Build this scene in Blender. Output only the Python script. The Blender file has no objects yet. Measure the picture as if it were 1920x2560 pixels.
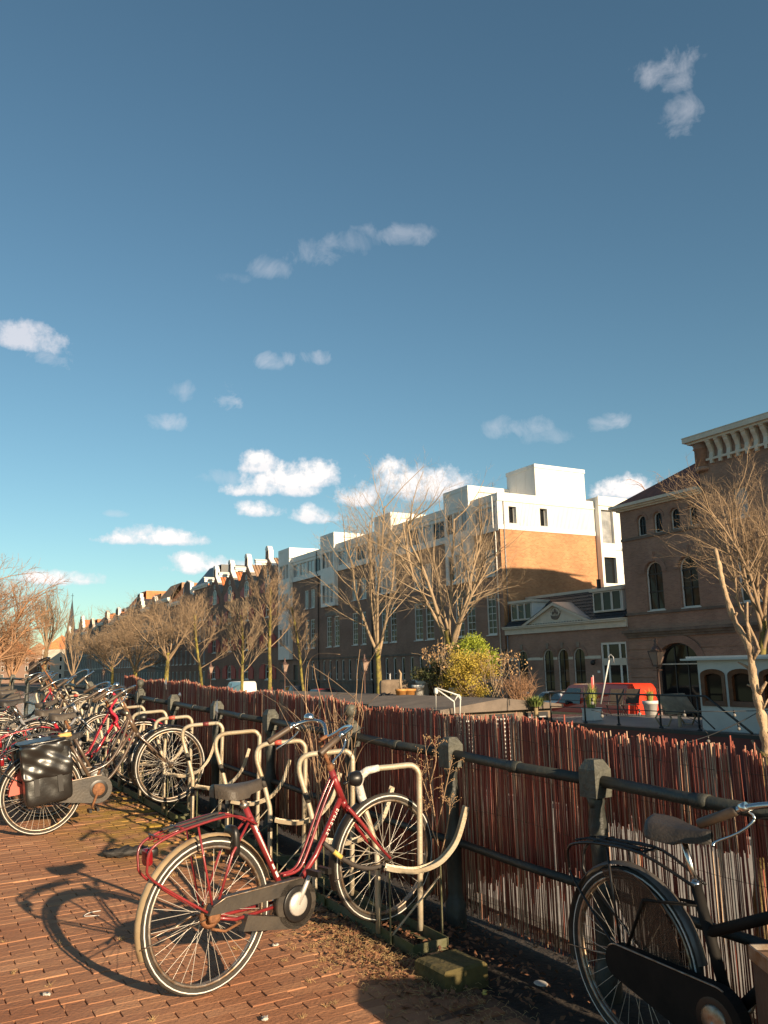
import bpy, math, random
from mathutils import Vector, Matrix
random.seed(7)
rad = math.radians
scene = bpy.context.scene
COL = scene.collection

# ------------------------------------------------------------------ camera
F_PX, HY, ROLL, YAW = 2071.0, 1668.0, 0.022, rad(31.6484)
PITCH = math.atan((HY - 1280.0) / F_PX)
CAM = Vector((0, 0, 1.6))
fwd = Vector((math.sin(YAW)*math.cos(PITCH), math.cos(YAW)*math.cos(PITCH), math.sin(PITCH)))
right0 = Vector((math.cos(YAW), -math.sin(YAW), 0))
up0 = right0.cross(fwd)
_r = math.atan(ROLL)
c_right = right0*math.cos(_r) - up0*math.sin(_r)
c_up = up0*math.cos(_r) + right0*math.sin(_r)
cam_d = bpy.data.cameras.new('camera')
cam = bpy.data.objects.new('camera', cam_d)
COL.objects.link(cam)
mw = Matrix.Identity(4)
for i in range(3):
    mw[i][0], mw[i][1], mw[i][2], mw[i][3] = c_right[i], c_up[i], -fwd[i], CAM[i]
cam.matrix_world = mw
cam_d.sensor_fit = 'VERTICAL'; cam_d.sensor_height = 24.0
cam_d.lens = 24.0*F_PX/2560.0
cam_d.clip_start = 0.05; cam_d.clip_end = 6000
scene.camera = cam

def pixdir(x, y):          # direction in the world of a point of the photograph (used to measure the place)
    d = fwd*F_PX + c_right*(x-960) - c_up*(y-1280)
    return d.normalized()

# ------------------------------------------------------------------ sky, sun, exposure
SUN_TO = Vector((0.10, -1.0, 0.0)).normalized()
SUN_EL = rad(17.0)
SUN_DIR = Vector((SUN_TO.x*math.cos(SUN_EL), SUN_TO.y*math.cos(SUN_EL), math.sin(SUN_EL)))
world = bpy.data.worlds.new('World'); scene.world = world; world.use_nodes = True
wt = world.node_tree; wt.nodes.clear()
def wn(t, **k):
    n = wt.nodes.new(t)
    for a, b in k.items(): setattr(n, a, b)
    return n
def wm(op, a, b=None, c=None, clamp=False):
    n = wn('ShaderNodeMath', operation=op, use_clamp=clamp)
    for i, v in enumerate((a, b, c)):
        if v is None: continue
        if isinstance(v, (int, float)): n.inputs[i].default_value = v
        else: wt.links.new(v, n.inputs[i])
    return n.outputs[0]
sky = wn('ShaderNodeTexSky'); sky.sky_type = 'NISHITA'; sky.sun_disc = False
sky.sun_elevation = SUN_EL; sky.sun_rotation = math.atan2(SUN_TO.x, SUN_TO.y)
sky.altitude = 0; sky.air_density = 1.0; sky.dust_density = 0.35; sky.ozone_density = 2.2
tint = wn('ShaderNodeMix', data_type='RGBA', blend_type='MULTIPLY'); tint.inputs[0].default_value = 1.0
tint.inputs[7].default_value = (0.82, 0.99, 0.90, 1)
wt.links.new(sky.outputs[0], tint.inputs[6])
tc = wn('ShaderNodeTexCoord'); sp = wn('ShaderNodeSeparateXYZ'); wt.links.new(tc.outputs['Generated'], sp.inputs[0])
az = wm('ARCTAN2', sp.outputs[0], sp.outputs[1]); el = wm('ARCSINE', sp.outputs[2])
nz1 = wn('ShaderNodeTexNoise'); nz1.inputs['Scale'].default_value = 21; nz1.inputs['Detail'].default_value = 9; nz1.inputs['Roughness'].default_value = 0.66
wt.links.new(tc.outputs['Generated'], nz1.inputs['Vector'])
nn = wm('MULTIPLY_ADD', nz1.outputs[0], 4.4, -2.2)
nz2 = wn('ShaderNodeTexNoise'); nz2.inputs['Scale'].default_value = 24; nz2.inputs['Detail'].default_value = 7; nz2.inputs['Roughness'].default_value = 0.62; nz2.inputs['Distortion'].default_value = 0.5
wt.links.new(tc.outputs['Generated'], nz2.inputs['Vector'])
nw = wm('MULTIPLY_ADD', nz2.outputs[0], 6.6, -3.35)
CLOUDS = [(1440,140,78,52,.42),(1475,175,50,30,.36),(1485,250,66,52,.36),(690,540,85,40,.30),(862,506,80,26,.28),(765,525,60,22,.2),(572,578,46,26,.26),(500,600,40,16,.14),
 (60,742,95,44,.75),(110,775,45,25,.5),(668,775,46,20,.55),(580,784,26,18,.42),(486,862,38,34,.62),(390,850,32,26,.28),(362,915,62,20,.42),
 (630,1040,118,44,1.0),(560,1012,50,34,.9),(560,1108,60,27,.95),(690,1120,66,28,.9),(480,1032,60,20,.3),
 (870,1058,150,60,1.0),(780,1078,80,36,.95),(940,1035,95,46,.95),(600,1062,110,26,.9),(985,1040,60,40,.9),(1340,1062,100,36,1.0),(1420,1075,60,24,.9),(1112,926,66,26,.36),(1180,945,60,18,.2),(1318,918,42,24,.5),
 (325,1168,120,26,1.0),(300,1152,50,22,.9),(450,1228,120,30,1.0),(395,1212,46,20,.9),(150,1255,105,23,.95),(255,1110,24,8,.35),(60,1262,60,16,.6)]
cov = None; shade = None
for (cx, cy, hw, hh, al) in CLOUDS:
    k = 1.1573; hw *= 1.12; hh *= 1.12
    d0 = pixdir(cx*k, cy*k); d1 = pixdir((cx+hw)*k, cy*k); d2 = pixdir(cx*k, (cy-hh)*k)
    a0, e0 = math.atan2(d0.x, d0.y), math.asin(d0.z)
    ha = abs(math.atan2(d1.x, d1.y)-a0); he = abs(math.asin(d2.z)-e0)
    u = wm('MULTIPLY_ADD', az, 1/ha, -a0/ha); v = wm('MULTIPLY_ADD', el, 1/he, -e0/he)
    vb = wm('MINIMUM', wm('MULTIPLY', v, 2.3 if al > .7 else 1.3), v)           # flat undersides
    vb = wm('MAXIMUM', vb, -9)
    r2 = wm('ADD', wm('MULTIPLY', u, u), wm('MULTIPLY', vb, vb))
    m = wm('ADD', wm('SUBTRACT', 0.85, r2), nn if al > .7 else nw)
    m = wm('MULTIPLY', wm('MULTIPLY', m, 1.15 if al > .7 else 0.55, clamp=True), al)
    cov = m if cov is None else wm('MAXIMUM', cov, m)
    if al > .85:
        s = wm('MULTIPLY', m, wm('MULTIPLY_ADD', v, 0.45, 0.6, clamp=True))
        shade = s if shade is None else wm('MAXIMUM', shade, s)
ccol = wn('ShaderNodeMix', data_type='RGBA'); wt.links.new(shade, ccol.inputs[0])
ccol.inputs[6].default_value = (6.6, 6.5, 6.9, 1); ccol.inputs[7].default_value = (9.6, 9.0, 8.5, 1)
cmix = wn('ShaderNodeMix', data_type='RGBA')
wt.links.new(cov, cmix.inputs[0]); wt.links.new(tint.outputs[2], cmix.inputs[6]); wt.links.new(ccol.outputs[2], cmix.inputs[7])
bg = wn('ShaderNodeBackground'); bg.inputs[1].default_value = 0.071
wo = wn('ShaderNodeOutputWorld')
wt.links.new(cmix.outputs[2], bg.inputs[0]); wt.links.new(bg.outputs[0], wo.inputs[0])

sd = bpy.data.lights.new('sun', 'SUN'); sd.energy = 5.0; sd.angle = rad(0.55); sd.color = (1.0, 0.78, 0.52)
sun = bpy.data.objects.new('sun', sd); COL.objects.link(sun)
sun.rotation_euler = SUN_DIR.to_track_quat('Z', 'Y').to_euler()
sun.location = (5, -20, 20)
vs = scene.view_settings
vs.view_transform = 'Standard'; vs.look = 'None'; vs.gamma = 1.0; vs.exposure = 0.85; vs.use_curve_mapping = False
scene.cycles.max_bounces = 6; scene.cycles.diffuse_bounces = 4; scene.cycles.glossy_bounces = 3
scene.cycles.transmission_bounces = 4; scene.cycles.transparent_max_bounces = 8

# ------------------------------------------------------------------ helpers
class MB:
    """collects geometry for ONE mesh object"""
    def __init__(s): s.v = []; s.f = []; s.sm = []
    def add(s, vs, fs, smooth=False):
        o = len(s.v); s.v.extend(tuple(p) for p in vs)
        for f in fs: s.f.append(tuple(i+o for i in f)); s.sm.append(smooth)
    def box(s, x0, x1, y0, y1, z0, z1):
        if x0 > x1: x0, x1 = x1, x0
        if y0 > y1: y0, y1 = y1, y0
        s.add([(x0,y0,z0),(x1,y0,z0),(x1,y1,z0),(x0,y1,z0),(x0,y0,z1),(x1,y0,z1),(x1,y1,z1),(x0,y1,z1)],
              [(0,3,2,1),(4,5,6,7),(0,1,5,4),(1,2,6,5),(2,3,7,6),(3,0,4,7)])
    def obox(s, c, ax, ay, az, hx, hy, hz):
        c = Vector(c); P = []
        for k in (-1, 1):
            for (i, j) in ((-1,-1),(1,-1),(1,1),(-1,1)):
                P.append(c + ax*(i*hx) + ay*(j*hy) + az*(k*hz))
        s.add(P, [(0,3,2,1),(4,5,6,7),(0,1,5,4),(1,2,6,5),(2,3,7,6),(3,0,4,7)])
    def bar(s, a, b, w, h, up=(0,0,1)):
        a = Vector(a); b = Vector(b); d = b-a; L = d.length
        if L < 1e-6: return
        d /= L; u = Vector(up); sd_ = d.cross(u)
        if sd_.length < 1e-4: sd_ = d.cross(Vector((1,0,0)))
        sd_.normalize(); u = sd_.cross(d)
        s.obox((a+b)/2, d, sd_, u, L/2, w/2, h/2)
    def quad(s, a, b, c, d, smooth=False): s.add([a,b,c,d], [(0,1,2,3)], smooth)
    def poly(s, pts): s.add(pts, [tuple(range(len(pts)))])
    def tube(s, pts, r, n=6, closed=False, cap=True, smooth=True, squash=None):
        P = [Vector(p) for p in pts]; m = len(P)
        R = r if isinstance(r, (list, tuple)) else [r]*m
        prev = None; rings = []
        for i in range(m):
            if closed: t = P[(i+1) % m]-P[i-1]
            else: t = P[min(i+1, m-1)]-P[max(i-1, 0)]
            if t.length < 1e-9: t = Vector((0,0,1))
            t.normalize()
            if prev is None:
                a = Vector((0,0,1)) if abs(t.z) < .9 else Vector((1,0,0))
                nrm = t.cross(a).normalized()
            else:
                nrm = prev - t*prev.dot(t)
                if nrm.length < 1e-6: nrm = t.orthogonal()
                nrm.normalize()
            prev = nrm; bn = t.cross(nrm)
            rings.append([P[i] + nrm*(R[i]*math.cos(2*math.pi*k/n)) + bn*(R[i]*math.sin(2*math.pi*k/n)) for k in range(n)])
        vs_ = [p for g in rings for p in g]; fs = []
        for i in range(m if closed else m-1):
            j = (i+1) % m
            for k in range(n):
                l = (k+1) % n
                fs.append((i*n+k, i*n+l, j*n+l, j*n+k))
        s.add(vs_, fs, smooth)
        if cap and not closed:
            o = len(s.v)-len(vs_)
            s.f.append(tuple(o+k for k in reversed(range(n)))); s.sm.append(False)
            s.f.append(tuple(o+(m-1)*n+k for k in range(n))); s.sm.append(False)
    def lathe(s, prof, n=12, c=(0,0,0), ax=None, smooth=True):
        """profile [(r, h)] about axis ax through c"""
        ax = Vector(ax or (0,0,1)).normalized(); a = ax.orthogonal().normalized(); b = ax.cross(a); c = Vector(c)
        V = []; Fc = []
        for (r, h) in prof:
            for k in range(n):
                t = 2*math.pi*k/n
                V.append(c + ax*h + a*(r*math.cos(t)) + b*(r*math.sin(t)))
        for i in range(len(prof)-1):
            for k in range(n):
                l = (k+1) % n
                Fc.append((i*n+k, i*n+l, (i+1)*n+l, (i+1)*n+k))
        s.add(V, Fc, smooth)
        o = len(s.v)-len(V)
        if prof[0][0] > 1e-4: s.f.append(tuple(o+k for k in reversed(range(n)))); s.sm.append(False)
        if prof[-1][0] > 1e-4: s.f.append(tuple(o+(len(prof)-1)*n+k for k in range(n))); s.sm.append(False)
    def ball(s, c, r, n=10, m=6, sc=(1,1,1)):
        V = []; Fc = []
        for i in range(m+1):
            t = math.pi*i/m
            for k in range(n):
                p = 2*math.pi*k/n
                V.append((c[0]+r*sc[0]*math.sin(t)*math.cos(p), c[1]+r*sc[1]*math.sin(t)*math.sin(p), c[2]+r*sc[2]*math.cos(t)))
        for i in range(m):
            for k in range(n):
                l = (k+1) % n
                Fc.append((i*n+k, (i+1)*n+k, (i+1)*n+l, i*n+l))
        s.add(V, Fc, True)
    def prism(s, poly, fa, fb):
        """polygon of 2-D points; fa / fb map (u, v) to the two end planes"""
        n = len(poly); A = [fa(*p) for p in poly]; B = [fb(*p) for p in poly]
        s.add(A+B, [tuple(range(n)), tuple(reversed(range(n, 2*n)))] + [(i, n+i, n+(i+1) % n, (i+1) % n) for i in range(n)])
    def softbox(s, c, h, n=6, e=4.0, noise=0.0, seed=0, fq=1.0):
        """rounded box (superellipsoid from a cube grid) with lumps"""
        rnd = random.Random(seed); V = {}; Fc = []; out = []
        ph = [rnd.uniform(0, 6.28) for _ in range(9)]
        def pt(x, y, z):
            key = (round(x, 4), round(y, 4), round(z, 4))
            if key in V: return V[key]
            L = (abs(x)**e + abs(y)**e + abs(z)**e)**(1/e)
            p = Vector((x/L*h[0], y/L*h[1], z/L*h[2]))
            k = noise*(math.sin(fq*(9*x+5*z)+ph[0]) + .7*math.sin(fq*(13*z+7*y-4*x)+ph[1]) + .6*math.sin(fq*(17*x-11*z)+ph[2]) + .4*math.sin(fq*(29*z+23*x)+ph[3]))
            q = Vector((x/h[0], y/h[1], z/h[2])).normalized()
            p += q*k
            V[key] = len(out); out.append(Vector(c)+p); return V[key]
        g = [-1+2*i/n for i in range(n+1)]
        for ax in range(3):
            for sg in (-1, 1):
                for i in range(n):
                    for j in range(n):
                        ids = []
                        for (a, b) in ((i,j),(i+1,j),(i+1,j+1),(i,j+1)):
                            q = [0,0,0]; q[ax] = sg; q[(ax+1) % 3] = g[a]; q[(ax+2) % 3] = g[b]
                            ids.append(pt(*q))
                        Fc.append(tuple(ids if sg > 0 else reversed(ids)))
        s.add(out, Fc, True)
    def xform(s, M): s.v = [tuple(M @ Vector(p)) for p in s.v]; return s
    def mesh(s, name):
        me = bpy.data.meshes.new(name); me.from_pydata(s.v, [], s.f)
        me.polygons.foreach_set('use_smooth', s.sm); me.update(); return me

def obj(name, mb, mat, parent=None, loc=None, kind=None):
    me = mb.mesh(name) if isinstance(mb, MB) else mb
    if isinstance(mb, MB) and mat is not None: me.materials.append(mat)
    o = bpy.data.objects.new(name, me); COL.objects.link(o)
    if parent is not None: o.parent = parent
    if loc is not None: o.location = loc
    if kind: o['kind'] = kind
    return o
def tag(o, label, cat, group=None):
    o['label'] = label; o['category'] = cat
    if group: o['group'] = group
    return o
def thing(name, label, cat, loc=(0,0,0), rot=None, group=None):
    o = bpy.data.objects.new(name, None); COL.objects.link(o); o.location = loc
    if rot: o.rotation_euler = rot
    o.empty_display_size = 0.2
    return tag(o, label, cat, group)
def arc(c, r, a0, a1, n, fx):
    return [fx(c[0]+r*math.cos(a0+(a1-a0)*i/n), c[1]+r*math.sin(a0+(a1-a0)*i/n)) for i in range(n+1)]
def smooth_path(pts, n=6):
    P = [Vector(p) for p in pts]; out = []
    for i in range(len(P)-1):
        p0 = P[max(i-1, 0)]; p1 = P[i]; p2 = P[i+1]; p3 = P[min(i+2, len(P)-1)]
        for k in range(n):
            t = k/n
            out.append(0.5*((2*p1)+(p2-p0)*t+(2*p0-5*p1+4*p2-p3)*t*t+(3*p1-p0-3*p2+p3)*t**3))
    out.append(P[-1]); return out

# ------------------------------------------------------------------ materials
def mat(name, col, rough=.6, metal=0., spec=.5, bump=0., bscale=30., var=0., vscale=5., col2=None, detail=4, coat=0., trans=0., objrand=0.):
    m = bpy.data.materials.new(name); m.use_nodes = True; t = m.node_tree; b = t.nodes['Principled BSDF']
    b.inputs['Roughness'].default_value = rough; b.inputs['Metallic'].default_value = metal
    b.inputs['Specular IOR Level'].default_value = spec
    if coat: b.inputs['Coat Weight'].default_value = coat; b.inputs['Coat Roughness'].default_value = .12
    c4 = (*col, 1); b.inputs['Base Color'].default_value = c4
    out = None
    co = t.nodes.new('ShaderNodeTexCoord')
    if var or col2:
        nz = t.nodes.new('ShaderNodeTexNoise'); nz.inputs['Scale'].default_value = vscale; nz.inputs['Detail'].default_value = detail; nz.inputs['Roughness'].default_value = .65
        t.links.new(co.outputs['Object'], nz.inputs['Vector'])
        mp = t.nodes.new('ShaderNodeMapRange'); mp.inputs[1].default_value = .36; mp.inputs[2].default_value = .66
        t.links.new(nz.outputs[0], mp.inputs[0])
        mx = t.nodes.new('ShaderNodeMix'); mx.data_type = 'RGBA'
        k = var or .5
        ca = col2 if col2 else tuple(max(0, c*(1-k)) for c in col)
        mx.inputs[6].default_value = (*ca, 1); mx.inputs[7].default_value = c4 if col2 else (*[min(1, c*(1+k*.6)) for c in col], 1)
        t.links.new(mp.outputs[0], mx.inputs[0]); out = mx.outputs[2]
    if objrand:
        oi = t.nodes.new('ShaderNodeObjectInfo'); hs = t.nodes.new('ShaderNodeHueSaturation')
        ma = t.nodes.new('ShaderNodeMapRange'); ma.inputs[3].default_value = 1-objrand; ma.inputs[4].default_value = 1+objrand
        t.links.new(oi.outputs['Random'], ma.inputs[0]); t.links.new(ma.outputs[0], hs.inputs['Value'])
        if out: t.links.new(out, hs.inputs['Color'])
        else: hs.inputs['Color'].default_value = c4
        out = hs.outputs[0]
    if out: t.links.new(out, b.inputs['Base Color'])
    if bump:
        nb = t.nodes.new('ShaderNodeTexNoise'); nb.inputs['Scale'].default_value = bscale; nb.inputs['Detail'].default_value = 5
        t.links.new(co.outputs['Object'], nb.inputs['Vector'])
        bp = t.nodes.new('ShaderNodeBump'); bp.inputs['Strength'].default_value = bump; bp.inputs['Distance'].default_value = .02
        t.links.new(nb.outputs[0], bp.inputs['Height']); t.links.new(bp.outputs[0], b.inputs['Normal'])
    return m
def brickmat(name, c1, c2, mortar, bw=.22, bh=.065, dark=.75):
    m = bpy.data.materials.new(name); m.use_nodes = True; t = m.node_tree; b = t.nodes['Principled BSDF']
    b.inputs['Roughness'].default_value = .85; b.inputs['Specular IOR Level'].default_value = .25
    co = t.nodes.new('ShaderNodeTexCoord'); s = t.nodes.new('ShaderNodeSeparateXYZ'); t.links.new(co.outputs['Object'], s.inputs[0])
    ad = t.nodes.new('ShaderNodeMath'); t.links.new(s.outputs[0], ad.inputs[0]); t.links.new(s.outputs[1], ad.inputs[1])
    cb = t.nodes.new('ShaderNodeCombineXYZ'); t.links.new(ad.outputs[0], cb.inputs[0]); t.links.new(s.outputs[2], cb.inputs[1])
    br = t.nodes.new('ShaderNodeTexBrick'); br.inputs['Scale'].default_value = 1; br.inputs['Brick Width'].default_value = bw; br.inputs['Row Height'].default_value = bh
    br.inputs['Mortar Size'].default_value = .006; br.inputs['Color1'].default_value = (*c1, 1); br.inputs['Color2'].default_value = (*c2, 1); br.inputs['Mortar'].default_value = (*mortar, 1)
    t.links.new(cb.outputs[0], br.inputs['Vector'])
    nz = t.nodes.new('ShaderNodeTexNoise'); nz.inputs['Scale'].default_value = .55; nz.inputs['Detail'].default_value = 6; t.links.new(co.outputs['Object'], nz.inputs['Vector'])
    mp = t.nodes.new('ShaderNodeMapRange'); mp.inputs[1].default_value = .3; mp.inputs[2].default_value = .7; mp.inputs[3].default_value = dark; mp.inputs[4].default_value = 1.15
    t.links.new(nz.outputs[0], mp.inputs[0])
    hs = t.nodes.new('ShaderNodeHueSaturation'); t.links.new(br.outputs[0], hs.inputs['Color']); t.links.new(mp.outputs[0], hs.inputs['Value'])
    t.links.new(hs.outputs[0], b.inputs['Base Color'])
    bp = t.nodes.new('ShaderNodeBump'); bp.inputs['Strength'].default_value = .4; bp.inputs['Distance'].default_value = .01; bp.invert = True
    t.links.new(br.outputs['Fac'], bp.inputs['Height']); t.links.new(bp.outputs[0], b.inputs['Normal'])
    return m
M = {}
M['brick_dark'] = brickmat('brick_dark', (.36,.205,.15), (.27,.152,.112), (.33,.28,.24))
M['brick_wing'] = brickmat('brick_wing', (.37,.215,.155), (.28,.16,.117), (.34,.285,.24))
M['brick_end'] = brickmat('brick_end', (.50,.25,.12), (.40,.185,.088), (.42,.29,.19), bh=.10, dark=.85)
M['brick_small'] = brickmat('brick_small', (.37,.215,.16), (.28,.16,.12), (.36,.305,.26))
M['brick_red'] = brickmat('brick_red', (.33,.185,.138), (.25,.14,.105), (.29,.245,.21))
M['white'] = mat('white_paint', (.74,.72,.68), .55, var=.06, vscale=.8)
M['white_clad'] = mat('white_cladding', (.84,.78,.73), .5, var=.10, vscale=.6)
M['cream'] = mat('cream_trim', (.62,.56,.47), .6, var=.1, vscale=2)
M['stone'] = mat('grey_stone', (.26,.21,.17), .8, var=.25, vscale=2, bump=.3, bscale=8)
M['stone_dark'] = mat('dark_stone', (.17,.13,.105), .8, var=.3, vscale=2, bump=.3, bscale=8)
M['glass'] = mat('window_glass', (.012,.013,.015), .05, spec=.22, bump=.06, bscale=1.5)
M['glass_curtain'] = mat('window_with_blinds', (.30,.30,.30), .16, spec=.8, var=.35, vscale=1.3)
M['glass_warm'] = mat('window_glass_warm', (.03,.022,.016), .05, spec=.22, bump=.06, bscale=1.5)
M['roof_tile'] = mat('dark_roof_tile', (.045,.047,.052), .45, var=.3, vscale=8, bump=.2)
M['roof_red'] = mat('red_roof_tile', (.23,.07,.04), .75, var=.3, vscale=3)
M['roof_orange'] = mat('orange_roof_tile', (.62,.20,.07), .75, var=.25, vscale=2)
M['roof_brown'] = mat('brown_roof_tile', (.33,.20,.12), .8, var=.25, vscale=2)
M['shutter'] = mat('red_shutter', (.42,.035,.035), .55, var=.15)
M['black_iron'] = mat('black_iron', (.018,.018,.02), .5)
M['asphalt'] = mat('street_brick', (.13,.075,.055), .85, var=.3, vscale=1)
M['zinc'] = mat('zinc_pipe', (.26,.26,.27), .45, metal=.3)
M['bark'] = mat('bark', (.30,.22,.11), .9, col2=(.15,.105,.06), vscale=3, bump=.6, bscale=14)
M['bark_moss'] = mat('mossy_bark', (.33,.27,.055), .95, col2=(.10,.075,.04), vscale=2.2, bump=.6, bscale=14)
M['twig'] = mat('twig', (.29,.20,.125), .9)
M['twig_red'] = mat('reddish_twig', (.36,.20,.11), .9)
M['twig_pale'] = mat('pale_twig', (.36,.26,.165), .9)
# ================================================================== the setting
SLOPE = 0.0305
def gz(y):                                   # the quay climbs towards the bridge, then runs level
    if y <= 15: return SLOPE*y
    if y >= 23: return SLOPE*19
    t = (y-15)/8; return SLOPE*15 + SLOPE*8*(t - t*t/2)
QX = 3.42                                    # edge of the near quay
WATER_Z, STREET_Z = -2.6, -1.5
FA = rad(2.53)
FT = Vector((math.sin(FA), math.cos(FA), 0)); FN = Vector((math.cos(FA), -math.sin(FA), 0)); FP = Vector((36, 0, 0))
def W(s, n, z): return FP + FT*s + FN*n + Vector((0, 0, z))
def S_at(px, py, n):                         # where a sight line of the photograph meets a plane parallel to the facades
    d = pixdir(px, py); P = FP + FN*n
    t = (P-CAM).dot(FN)/d.dot(FN); q = CAM + d*t
    return (q-FP).dot(FT), q.z

def struct(name, mb, m, parent=None): return obj(name, mb, m, parent, kind='structure')

# --- water
def water_mat():
    m = bpy.data.materials.new('canal_water'); m.use_nodes = True; t = m.node_tree; b = t.nodes['Principled BSDF']
    b.inputs['Base Color'].default_value = (.018,.024,.018,1); b.inputs['Roughness'].default_value = .06; b.inputs['Specular IOR Level'].default_value = .6
    co = t.nodes.new('ShaderNodeTexCoord'); nz = t.nodes.new('ShaderNodeTexNoise'); nz.inputs['Scale'].default_value = 1.6; nz.inputs['Detail'].default_value = 4
    t.links.new(co.outputs['Object'], nz.inputs['Vector']); bp = t.nodes.new('ShaderNodeBump'); bp.inputs['Strength'].default_value = .35; bp.inputs['Distance'].default_value = .12
    t.links.new(nz.outputs[0], bp.inputs['Height']); t.links.new(bp.outputs[0], b.inputs['Normal']); return m
mb = MB(); mb.quad((QX-.2,-300,WATER_Z),(400,-300,WATER_Z),(400,2500,WATER_Z),(QX-.2,2500,WATER_Z)); struct('water', mb, water_mat())
# --- near ground: one big sheet that follows the climb of the quay
M['earth'] = mat('dark_earth', (.045,.033,.025), .95, col2=(.022,.017,.013), vscale=9, bump=.8, bscale=40)
mb = MB(); ys = [-60,-20,-5,0,5,10,15,16.5,18,19.5,21,23,40,120,600,2500]
for a, b in zip(ys, ys[1:]):
    mb.quad((-400,a,gz(a)-.03),(QX,a,gz(a)-.03),(QX,b,gz(b)-.03),(-400,b,gz(b)-.03))
mb.quad((QX,-60,gz(-60)-.03),(QX,-60,-4),(QX,2500,-4),(QX,2500,gz(2500)-.03))
struct('ground', mb, M['earth'])
M['quay_stone'] = mat('quay_stone', (.20,.18,.15), .85, var=.3, vscale=3, bump=.4, bscale=20)
mb = MB()
for a, b in zip(ys[1:-2], ys[2:-1]):
    mb.add([(QX-.02,a,gz(a)-.4),(QX+.12,a,gz(a)-.4),(QX+.12,a,gz(a)-.01),(QX-.02,a,gz(a)-.01),(QX-.02,b,gz(b)-.4),(QX+.12,b,gz(b)-.4),(QX+.12,b,gz(b)-.01),(QX-.02,b,gz(b)-.01)],
           [(0,1,2,3),(7,6,5,4),(0,4,5,1),(1,5,6,2),(2,6,7,3),(3,7,4,0)])
struct('quay_edge', mb, M['quay_stone'])
# --- brick pavement: running bond, rows across the quay
def paver_mat():
    m = bpy.data.materials.new('paving_brick'); m.use_nodes = True; t = m.node_tree; b = t.nodes['Principled BSDF']
    b.inputs['Roughness'].default_value = .8; b.inputs['Specular IOR Level'].default_value = .3
    oi = t.nodes.new('ShaderNodeObjectInfo'); geo = t.nodes.new('ShaderNodeNewGeometry')
    add = t.nodes.new('ShaderNodeMath'); add.operation = 'ADD'; t.links.new(oi.outputs['Random'], add.inputs[0]); t.links.new(geo.outputs['Random Per Island'], add.inputs[1])
    fr = t.nodes.new('ShaderNodeMath'); fr.operation = 'FRACT'; t.links.new(add.outputs[0], fr.inputs[0])
    rp = t.nodes.new('ShaderNodeValToRGB'); e = rp.color_ramp.elements
    e[0].color = (.31,.15,.083,1); e[1].color = (.46,.235,.128,1); e[0].position = 0
    for p, c in ((.3,(.38,.178,.092,1)),(.6,(.34,.162,.09,1)),(.8,(.395,.195,.102,1))):
        x = e.new(p); x.color = c
    t.links.new(fr.outputs[0], rp.inputs[0])
    nz = t.nodes.new('ShaderNodeTexNoise'); nz.inputs['Scale'].default_value = 1.3; nz.inputs['Detail'].default_value = 6
    t.links.new(geo.outputs['Position'], nz.inputs['Vector'])
    mp = t.nodes.new('ShaderNodeMapRange'); mp.inputs[1].default_value = .46; mp.inputs[2].default_value = .72; t.links.new(nz.outputs[0], mp.inputs[0])
    # moss spreads near the far racks
    sp2 = t.nodes.new('ShaderNodeSeparateXYZ'); t.links.new(geo.outputs['Position'], sp2.inputs[0])
    my = t.nodes.new('ShaderNodeMapRange'); my.inputs[1].default_value = 5.2; my.inputs[2].default_value = 7.2; t.links.new(sp2.outputs[1], my.inputs[0])
    mx_ = t.nodes.new('ShaderNodeMapRange'); mx_.inputs[1].default_value = 1.0; mx_.inputs[2].default_value = 2.3; t.links.new(sp2.outputs[0], mx_.inputs[0])
    mm = t.nodes.new('ShaderNodeMath'); mm.operation = 'MULTIPLY'; t.links.new(my.outputs[0], mm.inputs[0]); t.links.new(mx_.outputs[0], mm.inputs[1])
    mm2 = t.nodes.new('ShaderNodeMath'); mm2.operation = 'MULTIPLY_ADD'; mm2.use_clamp = True; t.links.new(mm.outputs[0], mm2.inputs[0]); mm2.inputs[1].default_value = 1.15; mm2.inputs[2].default_value = -.25
    nm = t.nodes.new('ShaderNodeTexNoise'); nm.inputs['Scale'].default_value = 5; nm.inputs['Detail'].default_value = 6; t.links.new(geo.outputs['Position'], nm.inputs['Vector'])
    nmm = t.nodes.new('ShaderNodeMapRange'); nmm.inputs[1].default_value = .35; nmm.inputs[2].default_value = .6; t.links.new(nm.outputs[0], nmm.inputs[0])
    mf = t.nodes.new('ShaderNodeMath'); mf.operation = 'MULTIPLY'; t.links.new(mm2.outputs[0], mf.inputs[0]); t.links.new(nmm.outputs[0], mf.inputs[1])
    d1 = t.nodes.new('ShaderNodeMix'); d1.data_type = 'RGBA'; t.links.new(mp.outputs[0], d1.inputs[0]); t.links.new(rp.outputs[0], d1.inputs[6]); d1.inputs[7].default_value = (.29,.118,.058,1)
    d2 = t.nodes.new('ShaderNodeMix'); d2.data_type = 'RGBA'; t.links.new(mf.outputs[0], d2.inputs[0]); t.links.new(d1.outputs[2], d2.inputs[6]); d2.inputs[7].default_value = (.30,.20,.026,1)
    t.links.new(d2.outputs[2], b.inputs['Base Color'])
    n2 = t.nodes.new('ShaderNodeTexNoise'); n2.inputs['Scale'].default_value = 55; n2.inputs['Detail'].default_value = 5; t.links.new(geo.outputs['Position'], n2.inputs['Vector'])
    bp = t.nodes.new('ShaderNodeBump'); bp.inputs['Strength'].default_value = .45; bp.inputs['Distance'].default_value = .012; t.links.new(n2.outputs[0], bp.inputs['Height']); t.links.new(bp.outputs[0], b.inputs['Normal'])
    return m
M['paver'] = paver_mat()
M['joint'] = mat('joint_sand', (.21,.105,.06), .95, col2=(.12,.062,.036), vscale=20, bump=.5, bscale=60)
mb = MB()
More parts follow.
